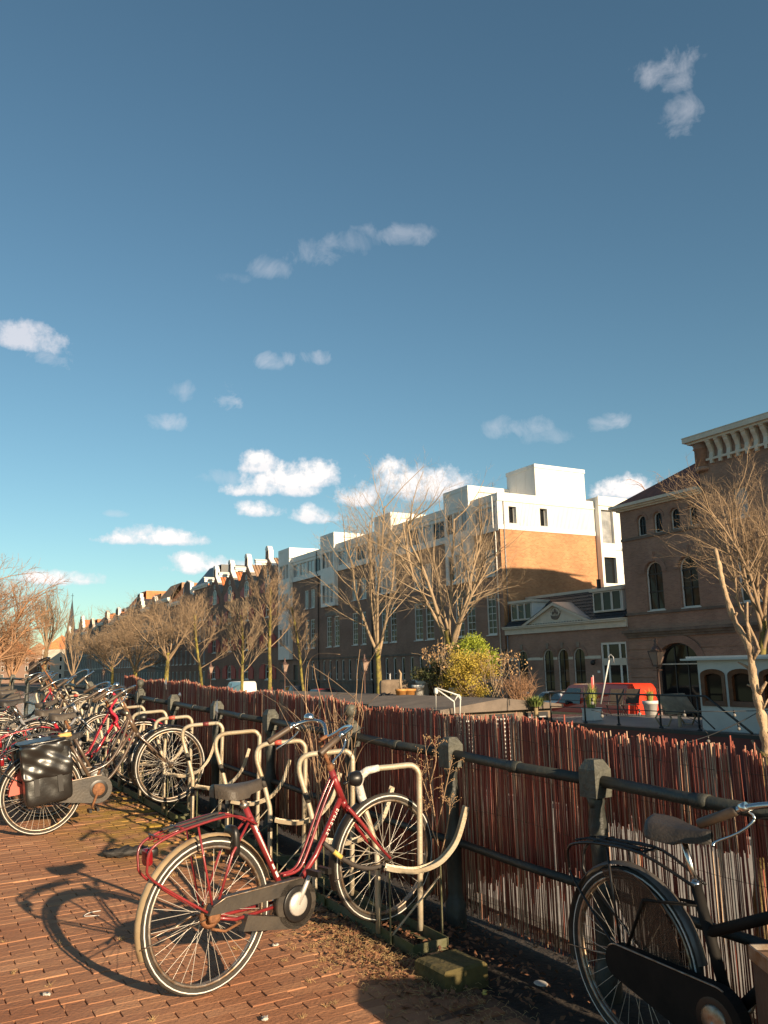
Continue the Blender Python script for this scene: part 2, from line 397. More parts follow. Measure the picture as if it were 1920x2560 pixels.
for a, b in zip(ys[1:-3], ys[2:-2]):
    mb.quad((-30,a,gz(a)-.012),(2.58,a,gz(a)-.012),(2.58,b,gz(b)-.012),(-30,b,gz(b)-.012))
pave = struct('pavement', mb, M['joint'])
BL, BW, BG = .207, .0705, .0040
def brick_geo(mb, cx, cy, cz, rz, tx, ty, hl, hw):
    c, s_ = math.cos(rz), math.sin(rz); e = .0016
    P = []
    for (k, z) in ((1., -.03), (1., -e), (0., 0.)):
        for (i, j) in ((-1,-1),(1,-1),(1,1),(-1,1)):
            x = i*(hl-(0 if k else e*1.3)); y = j*(hw-(0 if k else e*1.3))
            P.append((cx+c*x-s_*y, cy+s_*x+c*y, cz+z+tx*x+ty*y+SLOPE*(s_*x+c*y)))
    F_ = [(8,9,10,11)]
    for b in (0, 4):
        for i in range(4): F_.append((b+i, b+(i+1) % 4, b+4+(i+1) % 4, b+4+i))
    mb.add(P, F_)
rb = random.Random(3)
proto = []
for k in range(8):
    q = MB(); brick_geo(q, 0, 0, 0, 0, rb.uniform(-.008,.008), rb.uniform(-.010,.010), BL/2-BG/2-rb.uniform(0,.0015), BW/2-.0011)
    me = q.mesh('brick'); me.materials.append(M['paver']); proto.append(me)
cells = []
row = 0; y = 2.2
while y < 24:
    x = -.9 + (BL/2 if row % 2 else 0) + rb.uniform(-.004,.004)
    while x < 2.5:
        if x > .117*y - 1.0 and not (x > 2.3 and rb.random() < .25): cells.append((x, y))
        x += BL
    y += BW; row += 1
def brick_pix(c):                       # nearness and being inside the view decide which bricks are single objects
    v = Vector((c[0], c[1], gz(c[1]))) - CAM; z = v.dot(fwd)
    px = 960+F_PX*v.dot(c_right)/z; py = 1280-F_PX*v.dot(c_up)/z
    return z if (-30 < px < 1950 and py < 2590) else 1e6
cells.sort(key=brick_pix)
rest = MB()
for i, (x, y) in enumerate(cells):
    dz = rb.gauss(0, .0013); rz = rb.uniform(-.005, .005)
    if i < 300:
        o = obj('brick', rb.choice(proto), None, pave, loc=(x, y, gz(y)+dz)); o.rotation_euler = (0, 0, rz)
    else:
        brick_geo(rest, x, y, gz(y)+dz, rz, rb.uniform(-.008,.008), rb.uniform(-.010,.010), BL/2-BG/2, BW/2-.0011)
obj('bricks', rest, M['paver'], pave, kind='stuff')
mb = MB(); mb.quad((-30,-20,gz(-20)-.004),(-.95,-20,gz(-20)-.004),(-.95,23,gz(23)-.004),(-30,23,gz(23)-.004))
# --- far bank: street and quay wall
def fq(mb, s0, s1, n0, n1, z): mb.quad(W(s0,n0,z), W(s1,n0,z), W(s1,n1,z), W(s0,n1,z))
mb = MB(); fq(mb, -60, 900, -9.6, 60, STREET_Z); struct('street', mb, M['asphalt'])
mb = MB()
mb.quad(W(-60,-9.6,STREET_Z+.0), W(900,-9.6,STREET_Z), W(900,-9.6,-4), W(-60,-9.6,-4)); struct('quay_wall', mb, M['brick_small'])
mb = MB()
P = [W(-60,-9.7,STREET_Z-.15), W(-60,-9.2,STREET_Z-.15), W(-60,-9.2,STREET_Z+.12), W(-60,-9.7,STREET_Z+.12)]
Q = [W(900,-9.7,STREET_Z-.15), W(900,-9.2,STREET_Z-.15), W(900,-9.2,STREET_Z+.12), W(900,-9.7,STREET_Z+.12)]
mb.add(P+Q, [(0,1,5,4),(1,2,6,5),(2,3,7,6),(3,0,4,7)]); struct('quay_coping', mb, M['quay_stone'])

# ================================================================== buildings on the far bank
# building frame: x along the facade (to the right in the photograph), y inwards, z up from the street
def bld(name, label, s_left, group=None, z=STREET_Z, n=0.):
    o = thing(name, label, 'building', W(s_left, n, z), (0, 0, -FA - math.pi/2), group)
    return o
class FB(MB):
    """geometry written in (s, n, z) of the facade line, stored in the building's own frame"""
    def __init__(s, sl, n0=0.): MB.__init__(s); s.sl = sl; s.n0 = n0
    def fb(s, s0, s1, n0, n1, z0, z1): s.box(s.sl-s0, s.sl-s1, n0-s.n0, n1-s.n0, z0-STREET_Z, z1-STREET_Z)
def outline(x0, x1, z0, z1, rise, n=10):
    if rise <= 0: return [(x0,z0),(x1,z0),(x1,z1),(x0,z1)]
    a = (x1-x0)/2; c = (x0+x1)/2; zs = z1-rise
    return [(x0,z0),(x1,z0)] + [(c+a*math.cos(math.pi*i/n), zs+rise*math.sin(math.pi*i/n)) for i in range(n+1)]
def wall_with_openings(mb, x0, x1, z0, z1, ops, y=0., rev=.16):
    xs = sorted(set([x0,x1]+[v for o in ops for v in o[:2]])); zs = sorted(set([z0,z1]+[v for o in ops for v in o[2:4]]))
    xs = [v for v in xs if x0-1e-6 <= v <= x1+1e-6]; zs = [v for v in zs if z0-1e-6 <= v <= z1+1e-6]
    for a, b in zip(xs, xs[1:]):
        for c, d in zip(zs, zs[1:]):
            mx, mz = (a+b)/2, (c+d)/2
            if any(o[0] < mx < o[1] and o[2] < mz < o[3] for o in ops): continue
            mb.quad((a,y,c),(b,y,c),(b,y,d),(a,y,d))
    for o in ops:
        r = o[4] if len(o) > 4 else 0
        ol = outline(o[0],o[1],o[2],o[3],r)
        for i in range(len(ol)):
            p, q = ol[i], ol[(i+1) % len(ol)]
            mb.quad((p[0],y,p[1]),(p[0],y+rev,p[1]),(q[0],y+rev,q[1]),(q[0],y,q[1]))
        if r > 0:
            pts = ol[2:]; c = (o[0]+o[1])/2
            for p, q in zip(pts, pts[1:]):
                mb.quad((p[0],y,p[1]),(p[0],y,o[3]),(q[0],y,o[3]),(q[0],y,q[1]))
def shell(mb, x0, x1, y0, y1, z0, z1, top=True):      # the other sides of a block whose front has openings
    mb.quad((x0,y0,z0),(x0,y1,z0),(x0,y1,z1),(x0,y0,z1)); mb.quad((x1,y0,z0),(x1,y0,z1),(x1,y1,z1),(x1,y1,z0))
    mb.quad((x0,y1,z0),(x1,y1,z0),(x1,y1,z1),(x0,y1,z1))
    if top: mb.quad((x0,y0,z1),(x1,y0,z1),(x1,y1,z1),(x0,y1,z1))
def window(parent, x0, x1, z0, z1, y=.10, rise=0., fw=.07, vx=(), hz=(), fm='white', gm='glass', sill=0., name='window', thin=.035, bm=None):
    """frame mesh with a pane under it; vx / hz are positions (0..1) of glazing bars"""
    mb = MB(); ol = outline(x0,x1,z0,z1,rise); il = outline(x0+fw,x1-fw,z0+fw,z1-fw,max(rise-fw*.6,0) if rise else 0)
    n = len(ol)
    for i in range(n):
        p, q, r, s_ = ol[i], ol[(i+1) % n], il[(i+1) % n], il[i]
        mb.quad((p[0],y,p[1]),(q[0],y,q[1]),(r[0],y,r[1]),(s_[0],y,s_[1]))
        mb.quad((s_[0],y,s_[1]),(r[0],y,r[1]),(r[0],y+.06,r[1]),(s_[0],y+.06,s_[1]))
    cx = (x0+x1)/2; a = (x1-x0)/2; fmb = mb
    if bm: mb = MB()
    for t in vx:
        x = x0+t*(x1-x0); zt = z1-fw
        if rise: zt = z1-rise+rise*math.sqrt(max(0, 1-((x-cx)/a)**2))-fw*.7
        mb.box(x-thin/2, x+thin/2, y+.008, y+.045, z0+fw, zt)
    for t in hz:
        z = z0+t*(z1-z0); hw = a
        if rise and z > z1-rise: hw = a*math.sqrt(max(0, 1-((z-(z1-rise))/rise)**2))
        mb.box(cx-hw+fw*.6, cx+hw-fw*.6, y+.006, y+.047, z-thin*.6, z+thin*.6)
    bars = mb; mb = fmb
    if sill: mb.box(x0-.06, x1+.06, y-.16, y-.005, z0-sill, z0-.004)
    o = obj(name, mb, M[fm], parent)
    if bm: obj('glazing_bars', bars, M[bm], o)
    pm = MB(); pm.poly([(p[0], y+.05, p[1]) for p in il]); obj('pane', pm, M[gm], o)
    return o
def ring(mb, xc, zs, a, rise, w, y0, y1, n=12):       # arch moulding round a window head
    for i in range(n):
        t0, t1 = math.pi*i/n, math.pi*(i+1)/n
        pts = []
        for t in (t0, t1):
            for k in (0, w):
                pts.append((xc+(a+k)*math.cos(t), zs+(rise+k)*math.sin(t)))
        A, B, C_, D_ = pts[0], pts[1], pts[3], pts[2]
        mb.quad(*[(p[0],y0,p[1]) for p in (A,B,C_,D_)])
        mb.quad((B[0],y0,B[1]),(B[0],y1,B[1]),(C_[0],y1,C_[1]),(C_[0],y0,C_[1]))
        mb.quad((A[0],y0,A[1]),(D_[0],y0,D_[1]),(D_[0],y1,D_[1]),(A[0],y1,A[1]))
Z = lambda z: z-STREET_Z

# ---------- C: long school-like building with white bays
SL = 88.0
B = bld('bay_building', 'long dark brick building with white top storey and white bay towers', SL)
X = lambda s: SL-s
SE = 45.86
bays = [(87.6,84.33,2.67),(75.95,72.7,7.73),(64.1,61.05,7.95),(52.5,49.1,7.73)]
w3 = [(81.05,80.05),(79.4,78.4),(69.64,68.56),(67.75,66.7),(58.1,56.94),(56.35,55.3),(47.85,46.7)]
w2 = [(80.8,79.85),(79.5,78.4),(75.47,74.34),(73.7,72.52),(69.66,68.56),(67.78,66.87),(63.9,62.75),(62.3,61.2),(58.15,56.85),(56.4,55.15),(52.0,50.85),(50.5,49.35),(47.9,46.75)]
g1 = []
s = 82.3
while s > 47.2:
    g1.append((s, s-.62)); s -= 1.45
ops = [(X(a),X(b),Z(7.93),Z(9.9)) for a,b in w3]+[(X(a),X(b),Z(3.72),Z(6.74)) for a,b in w2]+[(X(a),X(b),Z(.47),Z(2.42)) for a,b in g1]+[(X(84.2),X(82.9),0.,Z(2.05))]
mb = MB(); wall_with_openings(mb, 0, X(SE), 0, Z(11.25), ops, 0., .2); obj('front_wall', mb, M['brick_dark'], B)
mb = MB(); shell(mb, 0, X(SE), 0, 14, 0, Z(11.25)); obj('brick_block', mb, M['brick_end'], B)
# white top storey with openings for the strip windows
strip = []
segs = [(88,87.6)]+[(bays[i][1], bays[i+1][0]) for i in range(3)]+[(49.1, SE)]
for (a, b) in segs[1:]:
    n = max(1, int(round((a-b-.5)/1.95))); w = (a-b-.4)/n
    for i in range(n): strip.append((a-.2-i*w, a-.2-(i+1)*w+.12))
mb = MB(); wall_with_openings(mb, 0, X(SE), Z(11.25), Z(13.3), [(X(a),X(b),Z(11.62),Z(13.0)) for a,b in strip], -.12, .12)
mb.box(0, X(SE), -.20, .2, Z(13.3), Z(13.87)); mb.box(0, X(SE), -.15, -.12, Z(11.12), Z(11.3))
mb.quad((0,.2,Z(13.8)),(X(SE),.2,Z(13.8)),(X(SE),14,Z(13.8)),(0,14,Z(13.8)))
mb.quad((0,-.12,Z(11.25)),(0,14,Z(11.25)),(0,14,Z(13.8)),(0,-.12,Z(13.8)))
top = obj('top_storey', mb, M['white_clad'], B)
for a, b in strip: window(B, X(a), X(b), Z(11.62), Z(13.0), -.04, fw=.05, vx=(.5,), gm=random.choice(['glass_curtain','glass_curtain','glass']), fm='white_clad')
for i, (a, b, zb) in enumerate(bays):
    xa, xb = X(a), X(b); zt = 15.08
    wins = []
    third = (xb-xa-.5)/3
    rows = [(11.62,13.22),(8.06,9.95)]+([(4.1,6.0)] if i == 0 else [])
    for (r0, r1) in rows:
        for k in range(3): wins.append((xa+.25+k*third+.05, xa+.25+(k+1)*third-.05, Z(r0), Z(r1)))
    mb = MB(); wall_with_openings(mb, xa, xb, Z(zb), Z(zt), wins, -.42, .14)
    mb.quad((xa,-.42,Z(zb)),(xa,.05,Z(zb)),(xa,.05,Z(13.9)),(xa,-.42,Z(13.9))); mb.quad((xb,-.42,Z(zb)),(xb,-.42,Z(13.9)),(xb,.05,Z(13.9)),(xb,.05,Z(zb)))
    mb.quad((xa,-.42,Z(zb)),(xb,-.42,Z(zb)),(xb,.05,Z(zb)),(xa,.05,Z(zb)))
    # roof box behind the bay, with recessed panel in its lit side
    mb.quad((xa,-.42,Z(13.8)),(xa,5.2,Z(13.8)),(xa,5.2,Z(zt)),(xa,-.42,Z(zt)))
    mb.quad((xa,-.42,Z(zt)),(xb,-.42,Z(zt)),(xb,5.2,Z(zt)),(xa,5.2,Z(zt)))
    mb.quad((xa,5.2,Z(13.8)),(xb,5.2,Z(13.8)),(xb,5.2,Z(zt)),(xa,5.2,Z(zt)))
    bo = obj('bay_tower', mb, M['white_clad'], B)
    sdm = MB()
    for (y0, y1, z0, z1) in ((-.42,.5,13.8,zt),(4.6,5.2,13.8,zt),(.5,4.6,14.65,zt),(.5,4.6,13.8,13.95)):
        sdm.quad((xb,y0,Z(z0)),(xb,y0,Z(z1)),(xb,y1,Z(z1)),(xb,y1,Z(z0)))
    sdm.quad((xb-.15,.5,Z(13.95)),(xb-.15,.5,Z(14.65)),(xb-.15,4.6,Z(14.65)),(xb-.15,4.6,Z(13.95)))
    for z in (13.95,14.65): sdm.quad((xb,.5,Z(z)),(xb-.15,.5,Z(z)),(xb-.15,4.6,Z(z)),(xb,4.6,Z(z)))
    sdm.quad((xb,.5,Z(13.95)),(xb-.15,.5,Z(13.95)),(xb-.15,.5,Z(14.65)),(xb,.5,Z(14.65)))
    obj('side_panel', sdm, M['white'], bo)
    for z in (7.2,10.5,13.5,14.75): 
        if z > zb: tr = MB(); tr.box(xa, xb, -.45, -.43, Z(z), Z(z)+.05); obj('trim', tr, M['white_clad'], bo)
    for k in (1, 2): tr = MB(); tr.box(xa+.25+k*third-.015, xa+.25+k*third+.015, -.44, -.425, Z(10.55), Z(11.5)); obj('trim', tr, M['white_clad'], bo)
    for j, wv in enumerate(wins): window(bo, *wv, y=-.34, fw=.05, vx=(.5,), gm='glass_curtain' if j % 3 else 'glass', fm='white_clad')
for a, b in w3: window(B, X(a), X(b), Z(7.93), Z(9.9), .06, fw=.08, vx=(.5,), gm='glass_curtain', sill=.06)
for a, b in w2: window(B, X(a), X(b), Z(3.72), Z(6.74), .06, fw=.11, vx=(.5,), hz=(.17,.34,.5,.67,.84), gm='glass_warm', sill=.07)
for a, b in g1: window(B, X(a), X(b), Z(.47), Z(2.42), .1, fw=.1, hz=(.3,), gm='glass')
mb = MB(); mb.box(0, X(SE), -.07, -.004, Z(2.52), Z(2.68)); mb.box(0, X(SE), -.09, -.004, Z(.25), Z(.45)); mb.box(X(82.8), X(46.5), -.05, -.004, Z(-1.5), Z(.2))
obj('string_course', mb, M['stone_dark'], B)
for (a, b) in ((75.65,72.45),(64.0,61.1),(52.1,49.2)):
    mb = MB(); mb.box(X(a), X(b), -.05, -.004, Z(6.8), Z(7.28)); obj('lintel', mb, M['stone'], B)
for s in (77.27, 46.3, 65.5):
    mb = MB(); mb.tube([(X(s),-.28,Z(13.7)),(X(s),-.28,Z(11.4)),(X(s),-.1,Z(11.1)),(X(s),-.1,Z(-1.4))], .05, 6)
    obj('drainpipe', mb, M['white'] if s < 50 else M['black_iron'], B)
mb = MB(); mb.box(X(84.2), X(82.9), .12, .2, 0, Z(2.05)); obj('door', mb, M['black_iron'], B)
# end wall (faces the sun): white storey with ribbed cladding, stair tower, roof box
xe = X(SE)
def endq(mb, n0, n1, z0, z1, dx=0.): mb.quad((xe+dx,n0,Z(z0)),(xe+dx,n1,Z(z0)),(xe+dx,n1,Z(z1)),(xe+dx,n0,Z(z1)))
eo = [(.84,1.52,11.72,12.95),(3.74,4.43,11.68,13.0)]
mb = MB()
mb.box(xe, xe+.10, -.19, 9.15, Z(13.3), Z(13.92)); mb.box(xe, xe+.06, -.19, 9.15, Z(11.22), Z(11.55))
n = -.19
while n < 9.1:                                        # ribs
    if not any(a-.1 < n < b+.1 for a, b, _, _ in eo): mb.box(xe-.01, xe+.045, n, n+.06, Z(11.55), Z(13.3))
    else:
        mb.box(xe-.01, xe+.045, n, n+.06, Z(11.55), Z(11.68)); mb.box(xe-.01, xe+.045, n, n+.06, Z(13.03), Z(13.3))
    n += .13
ec = sorted(set([-.19, 9.15]+[v for e_ in eo for v in e_[:2]]))
for a, b in zip(ec, ec[1:]):
    hit = [e_ for e_ in eo if e_[0] < (a+b)/2 < e_[1]]
    if hit: endq(mb, a, b, 11.25, hit[0][2], .012); endq(mb, a, b, hit[0][3], 13.4, .012)
    else: endq(mb, a, b, 11.25, 13.4, .012)
for (a, b, c, d) in eo:
    for (n0, z0, n1, z1) in ((a,c,b,c),(b,c,b,d),(b,d,a,d),(a,d,a,c)):
        mb.quad((xe+.05,n0,Z(z0)),(xe+.05,n1,Z(z1)),(xe-.35,n1,Z(z1)),(xe-.35,n0,Z(z0)))
obj('ribbed_cladding', mb, M['white'], B)
for (a, b, c, d) in eo:
    mb = MB(); mb.quad((xe-.3,a,Z(c)),(xe-.3,b,Z(c)),(xe-.3,b,Z(d)),(xe-.3,a,Z(d))); w = obj('window', mb, M['glass'], B)
    fr = MB(); fr.box(xe-.3, xe-.25, a, a+.06, Z(c), Z(d)); fr.box(xe-.3, xe-.25, b-.06, b, Z(c), Z(d)); obj('frame', fr, M['white'], w)
st = MB()
so = [(9.4,10.63,10.64,13.25),(9.4,10.63,7.53,9.54),(9.4,10.63,4.4,6.4)]
def tower_side():
    zs = sorted(set([0.0, 14.25]+[Z(v) for o in so for v in o[2:4]]+[Z(14.25)])); zs = sorted(set([0.]+[Z(v) for o in so for v in o[2:4]]+[Z(14.25)]))
    for (a, b) in ((9.17,9.4),(9.4,10.63),(10.63,14.2)):
        for c, d in zip(zs, zs[1:]):
            if a == 9.4 and any(Z(o[2])-1e-6 <= c and d <= Z(o[3])+1e-6 for o in so): continue
            st.quad((xe+.5,a,c),(xe+.5,b,c),(xe+.5,b,d),(xe+.5,a,d))
tower_side()
st.quad((xe-2,9.17,0),(xe+.5,9.17,0),(xe+.5,9.17,Z(14.25)),(xe-2,9.17,Z(14.25))); st.quad((xe-2,9.17,Z(14.25)),(xe+.5,9.17,Z(14.25)),(xe+.5,14.2,Z(14.25)),(xe-2,14.2,Z(14.25)))
st.box(xe+.5, xe+.6, 9.1, 14.2, Z(13.55), Z(14.28))
for o in so:
    for (n0,z0,n1,z1) in ((o[0],o[2],o[1],o[2]),(o[1],o[2],o[1],o[3]),(o[1],o[3],o[0],o[3]),(o[0],o[3],o[0],o[2])):
        st.quad((xe+.5,n0,Z(z0)),(xe+.5,n1,Z(z1)),(xe+.2,n1,Z(z1)),(xe+.2,n0,Z(z0)))
st = obj('stair_tower', st, M['white'], B)
for o in so:
    mb = MB(); mb.quad((xe+.25,o[0],Z(o[2])),(xe+.25,o[1],Z(o[2])),(xe+.25,o[1],Z(o[3])),(xe+.25,o[0],Z(o[3]))); obj('pane', mb, M['glass_curtain'] if o[2] > 10 else M['glass'], st)
mb = MB(); mb.box(X(49.3), xe-.02, 3.5, 8.4, Z(13.8), Z(16.12)); mb.box(X(49.35), xe+.04, 3.45, 8.45, Z(16.12), Z(16.4)); rbx = obj('roof_box', mb, M['white'], B)
mb = MB()
for k in range(1, 5): mb.box(xe-.02, xe-.012, 3.5+k*.98-.012, 3.5+k*.98+.012, Z(13.95), Z(16.1))
for k in range(1, 3): mb.box(X(49.3)+k*1.13-.012, X(49.3)+k*1.13+.012, 3.488, 3.5, Z(13.9), Z(16.1))
obj('panel_seams', mb, M['white_clad'], rbx)
for (sx, ny, h) in ((60.5,5.5,1.1),(57.2,6.5,.7),(70.3,5.8,.9)):
    mb = MB(); mb.lathe([(.16,0),(.16,h),(.24,h+.02),(.24,h+.14),(.05,h+.22)], 10, (X(sx),ny,Z(13.8))); obj('roof_vent', mb, M['zinc'], B)
mb = MB(); mb.tube([(X(54.5),6,Z(13.8)),(X(54.5),6,Z(17.0))], .025, 5); mb.tube([(X(54.5)-.5,6,Z(16.7)),(X(54.5)+.5,6,Z(16.7))], .012, 4); mb.tube([(X(54.5)-.35,6,Z(16.4)),(X(54.5)+.35,6,Z(16.4))], .012, 4); obj('aerial', mb, M['zinc'], B)
mb = MB(); mb.tube([(xe+.05,.35,Z(13.3)),(xe+.05,.35,Z(4))], .045, 6); obj('drainpipe', mb, M['zinc'], B)

# ---------- B: small one-storey building with pediment
SL = 45.62; XR = SL-34.12
B = bld('pediment_building', 'low brick building with white pediment bearing a ship emblem', SL)
X = lambda s: SL-s
aw = [(44.58,43.5),(41.86,40.84),(40.43,39.4),(38.95,37.9)]
ops = [(X(a),X(b),Z(-.28),Z(2.52),.53) for a,b in aw]+[(X(36.48),X(34.36),0.,Z(2.78))]
mb = MB(); wall_with_openings(mb, 0, XR, 0, Z(3.62), ops, 0., .2); shell(mb, 0, XR, 0, 6, 0, Z(3.62)); obj('wall', mb, M['brick_small'], B)
for i, (a, b) in enumerate(aw):
    window(B, X(a), X(b), Z(-.28), Z(2.52), .07, rise=.53, fw=.05, vx=(.5,), hz=(.76,.5,.26), thin=.035, sill=.1, bm='black_iron', gm='glass_warm' if i else 'glass')
    mb = MB(); c = X((a+b)/2); mb.prism([(c-.09,Z(2.56)),(c+.09,Z(2.56)),(c+.13,Z(2.9)),(c-.13,Z(2.9))], lambda u,v:(u,-.06,v), lambda u,v:(u,-.003,v)); obj('keystone', mb, M['stone'], B)
    mb = MB(); ring(mb, c, Z(1.99), .58, .57, .2, -.03, 0); obj('arch_moulding', mb, M['brick_red'], B)
mb = MB()
for (a, b) in ((45.6,44.6),(43.48,41.88),(40.82,40.45),(39.38,38.97),(37.88,36.5)): mb.box(X(a), X(b), -.02, -.002, Z(1.84), Z(2.02))
obj('stone_band', mb, M['cream'], B)
d = window(B, X(36.48), X(34.36), 0.02, Z(2.78), .05, fw=.13, vx=(.27,.73), gm='glass', thin=.14, name='doorway')
mb = MB(); mb.box(X(36.4), X(34.44), .03, .09, Z(1.43), Z(1.83)); obj('transom', mb, M['cream'], d)
mb = MB(); mb.box(-.05, XR+.02, -.16, .1, Z(3.62), Z(3.98)); mb.box(-.1, XR+.02, -.32, .1, Z(3.98), Z(4.08)); mb.box(-.12, XR+.02, -.38, .1, Z(4.085), Z(4.16)); obj('cornice', mb, M['cream'], B)
# tiled roof: courses of ribbed pantiles
def tile_roof(mb, x0, x1, y0, z0, y1, z1, pitch=.26, course=.32, amp=.035):
    L = math.hypot(y1-y0, z1-z0); n = int(L/course); k = int((x1-x0)/pitch*4)
    ny, nz = (z1-z0)/L, -(y1-y0)/L
    for j in range(n):
        rows = []
        for (t, off) in ((j/n, .045), ((j+1)/n, .0)):
            r = []
            for i in range(k+1):
                a = amp*math.cos(2*math.pi*i/4) + off
                r.append((x0+(x1-x0)*i/k, y0+(y1-y0)*t - ny*a, z0+(z1-z0)*t - nz*a))
            rows.append(r)
        nv = k+1; mb.add(rows[0]+rows[1], [(i,i+1,nv+i+1,nv+i) for i in range(k)], True)
        mb.add(rows[0]+[(p[0],p[1]+ny*.05,p[2]+nz*.05) for p in rows[0]], [(i,nv+i,nv+i+1,i+1) for i in range(k)])
mb = MB(); tile_roof(mb, 0.1, XR-.02, -.25, Z(4.12), 2.0, Z(6.2)); obj('tiled_roof', mb, M['roof_tile'], B, kind='stuff')
mb = MB(); mb.quad((0,-.1,Z(3.95)),(XR,-.1,Z(3.95)),(XR,2.0,Z(6.0)),(0,2.0,Z(6.0))); mb.quad((0,2,Z(6.0)),(XR,2,Z(6.0)),(XR,6,Z(3.6)),(0,6,Z(3.6)))
mb.poly([(0,-.1,Z(3.95)),(0,2,Z(6.0)),(0,6,Z(3.6))]); mb.poly([(XR,-.1,Z(3.95)),(XR,2,Z(6.0)),(XR,6,Z(3.6))]); obj('roof_deck', mb, M['roof_tile'], B)
mb = MB(); mb.box(-.1, XR, 1.85, 2.25, Z(6.14), Z(6.32)); obj('ridge', mb, M['cream'], B)
pa, pb, pc = X(43.46), X(36.85), X(40.2)
mb = MB(); mb.prism([(pa+.35,Z(4.17)),(pb-.35,Z(4.17)),(pc,Z(5.36))], lambda u,v:(u,-.22,v), lambda u,v:(u,.0,v)); ped = obj('pediment', mb, M['cream'], B)
mb = MB()
for (xa, xb) in ((pa, pc), (pb, pc)):
    t = .17
    mb.prism([(xa,Z(4.17)),(xa+(.42 if xa < pc else -.42),Z(4.17)),(pc,Z(5.30)),(pc,Z(5.50))], lambda u,v:(u,-.40,v), lambda u,v:(u,.3,v))
obj('pediment_cornice', mb, M['cream'], ped)
mb = MB()
for xa in (pa, pb): mb.quad((xa,-.42,Z(4.2)),(pc,-.42,Z(5.53)),(pc,1.7,Z(5.53)),(xa,-.1,Z(4.2)))
obj('pediment_roof', mb, M['zinc'], ped)
# ship emblem in relief
mb = MB(); c = (X(40.15), Z(4.62))
def E2(u, v, y=-.25): return (c[0]+u, y, c[1]+v)
mb.prism([(-.42,.06),(-.34,-.16),(-.12,-.24),(.16,-.24),(.36,-.1),(.52,.16),(.30,.0),(-.2,-.02)], lambda u,v:E2(u,v,-.27), lambda u,v:E2(u,v,-.215))
for (u, h) in ((-.2,.36),(.02,.48),(.2,.34)): mb.tube([E2(u,-.05),E2(u,h)], .018, 5)
for (u, v, w_, h_) in ((-.22,.1,.15,.16),(-.01,.16,.19,.2),(.2,.1,.14,.15),(-.01,.36,.12,.09)):
    mb.prism([(u-w_/2,v),(u+w_/2,v),(u+w_/2*.8,v+h_),(u-w_/2*.8,v+h_)], lambda a,b:E2(a,b,-.265), lambda a,b:E2(a,b,-.22))
mb.tube(arc((0,.08), .47, math.pi*.1, math.pi*.9, 10, lambda a,b:E2(a,b,-.235)), .014, 4); mb.tube([E2(.42,.1),E2(.62,.3)], .014, 4)
obj('ship_emblem', mb, M['stone_dark'], ped)
for (a, b, z0, z1) in ((45.12,42.9,4.62,5.72),(36.92,34.55,4.66,5.82)):
    mb = MB(); mb.box(X(a)-.06, X(b)+.06, .12, 1.9, Z(z0)-.06, Z(z1)+.02); dm = obj('dormer', mb, M['white'], B)
    mb = MB(); mb.box(X(a)-.18, X(b)+.18, -.06, 2.1, Z(z1)+.03, Z(z1)+.2); obj('dormer_roof', mb, M['cream'], dm)
    wd = (X(b)-X(a))/3
    for k in range(3): window(dm, X(a)+k*wd+.02, X(a)+(k+1)*wd-.02, Z(z0), Z(z1), .05, fw=.045, gm=('glass_warm','glass')[k % 2])
mb = MB(); mb.box(X(36.75)-.0, X(36.75)+.16, .3, .5, Z(5.9), Z(6.65)); obj('chimney', mb, M['black_iron'], B)
mb = MB(); mb.tube([(.12,-.08,Z(3.6)),(.12,-.08,0)], .05, 6); obj('drainpipe', mb, M['zinc'], B)
mb = MB(); mb.ball((X(36.95),-.25,Z(1.6)), .16, 10, 6); mb.tube([(X(36.95),-.02,Z(1.75)),(X(36.95),-.25,Z(1.72))], .03, 5); obj('wall_lamp', mb, M['black_iron'], B)
mb = MB(); mb.box(X(36.85), X(36.63), -.02, -.003, Z(.98), Z(1.12)); pl = obj('number_plate', mb, M['white'], B)

# ---------- A: tall brick building on the right: wing and tower
SL = 34.1
B = bld('arched_brick_building', 'tall brown brick building with arched windows and big arched entrance', SL)
X = lambda s: SL-s; XT = X(28.05); XE = X(8)
sa = [(32.78,32.12),(31.55,30.92),(30.32,29.66),(29.06,28.44)]; ba = [(32.45,31.22),(30.02,28.8)]
ops = [(X(a),X(b),Z(8.74),Z(9.92),.32) for a,b in sa]+[(X(a),X(b),Z(4.42),Z(7.16),.62) for a,b in ba]+[(X(32.05),X(29.16),0.,Z(2.56),1.12)]
mb = MB(); wall_with_openings(mb, 0, XT, 0, Z(10.35), ops, 0., .28)
mb.quad((0,0,0),(0,11,0),(0,11,Z(10.35)),(0,0,Z(10.35))); obj('wing_wall', mb, M['brick_wing'], B)
tw = [(26.1,25.3),(23.6,22.8),(21.1,20.3)]
ops = [(X(a),X(b),Z(8.7),Z(10.2)) for a,b in tw]+[(X(a+.2),X(b-.2),Z(4.42),Z(7.16),.6) for a,b in tw]
mb = MB(); wall_with_openings(mb, XT, XE, 0, Z(13.15), ops, -.02, .25); shell(mb, XT, XE, -.02, 11, 0, Z(13.15)); obj('tower_wall', mb, M['brick_wing'], B)
for a, b in sa: window(B, X(a), X(b), Z(8.74), Z(9.92), .14, rise=.32, fw=.05, vx=(.5,), hz=(.5,), gm='glass', bm='black_iron'); 
for a, b in sa:
    mb = MB(); ring(mb, X((a+b)/2), Z(9.6), .34, .34, .16, -.03, 0, 10); obj('arch_moulding', mb, M['brick_red'], B)
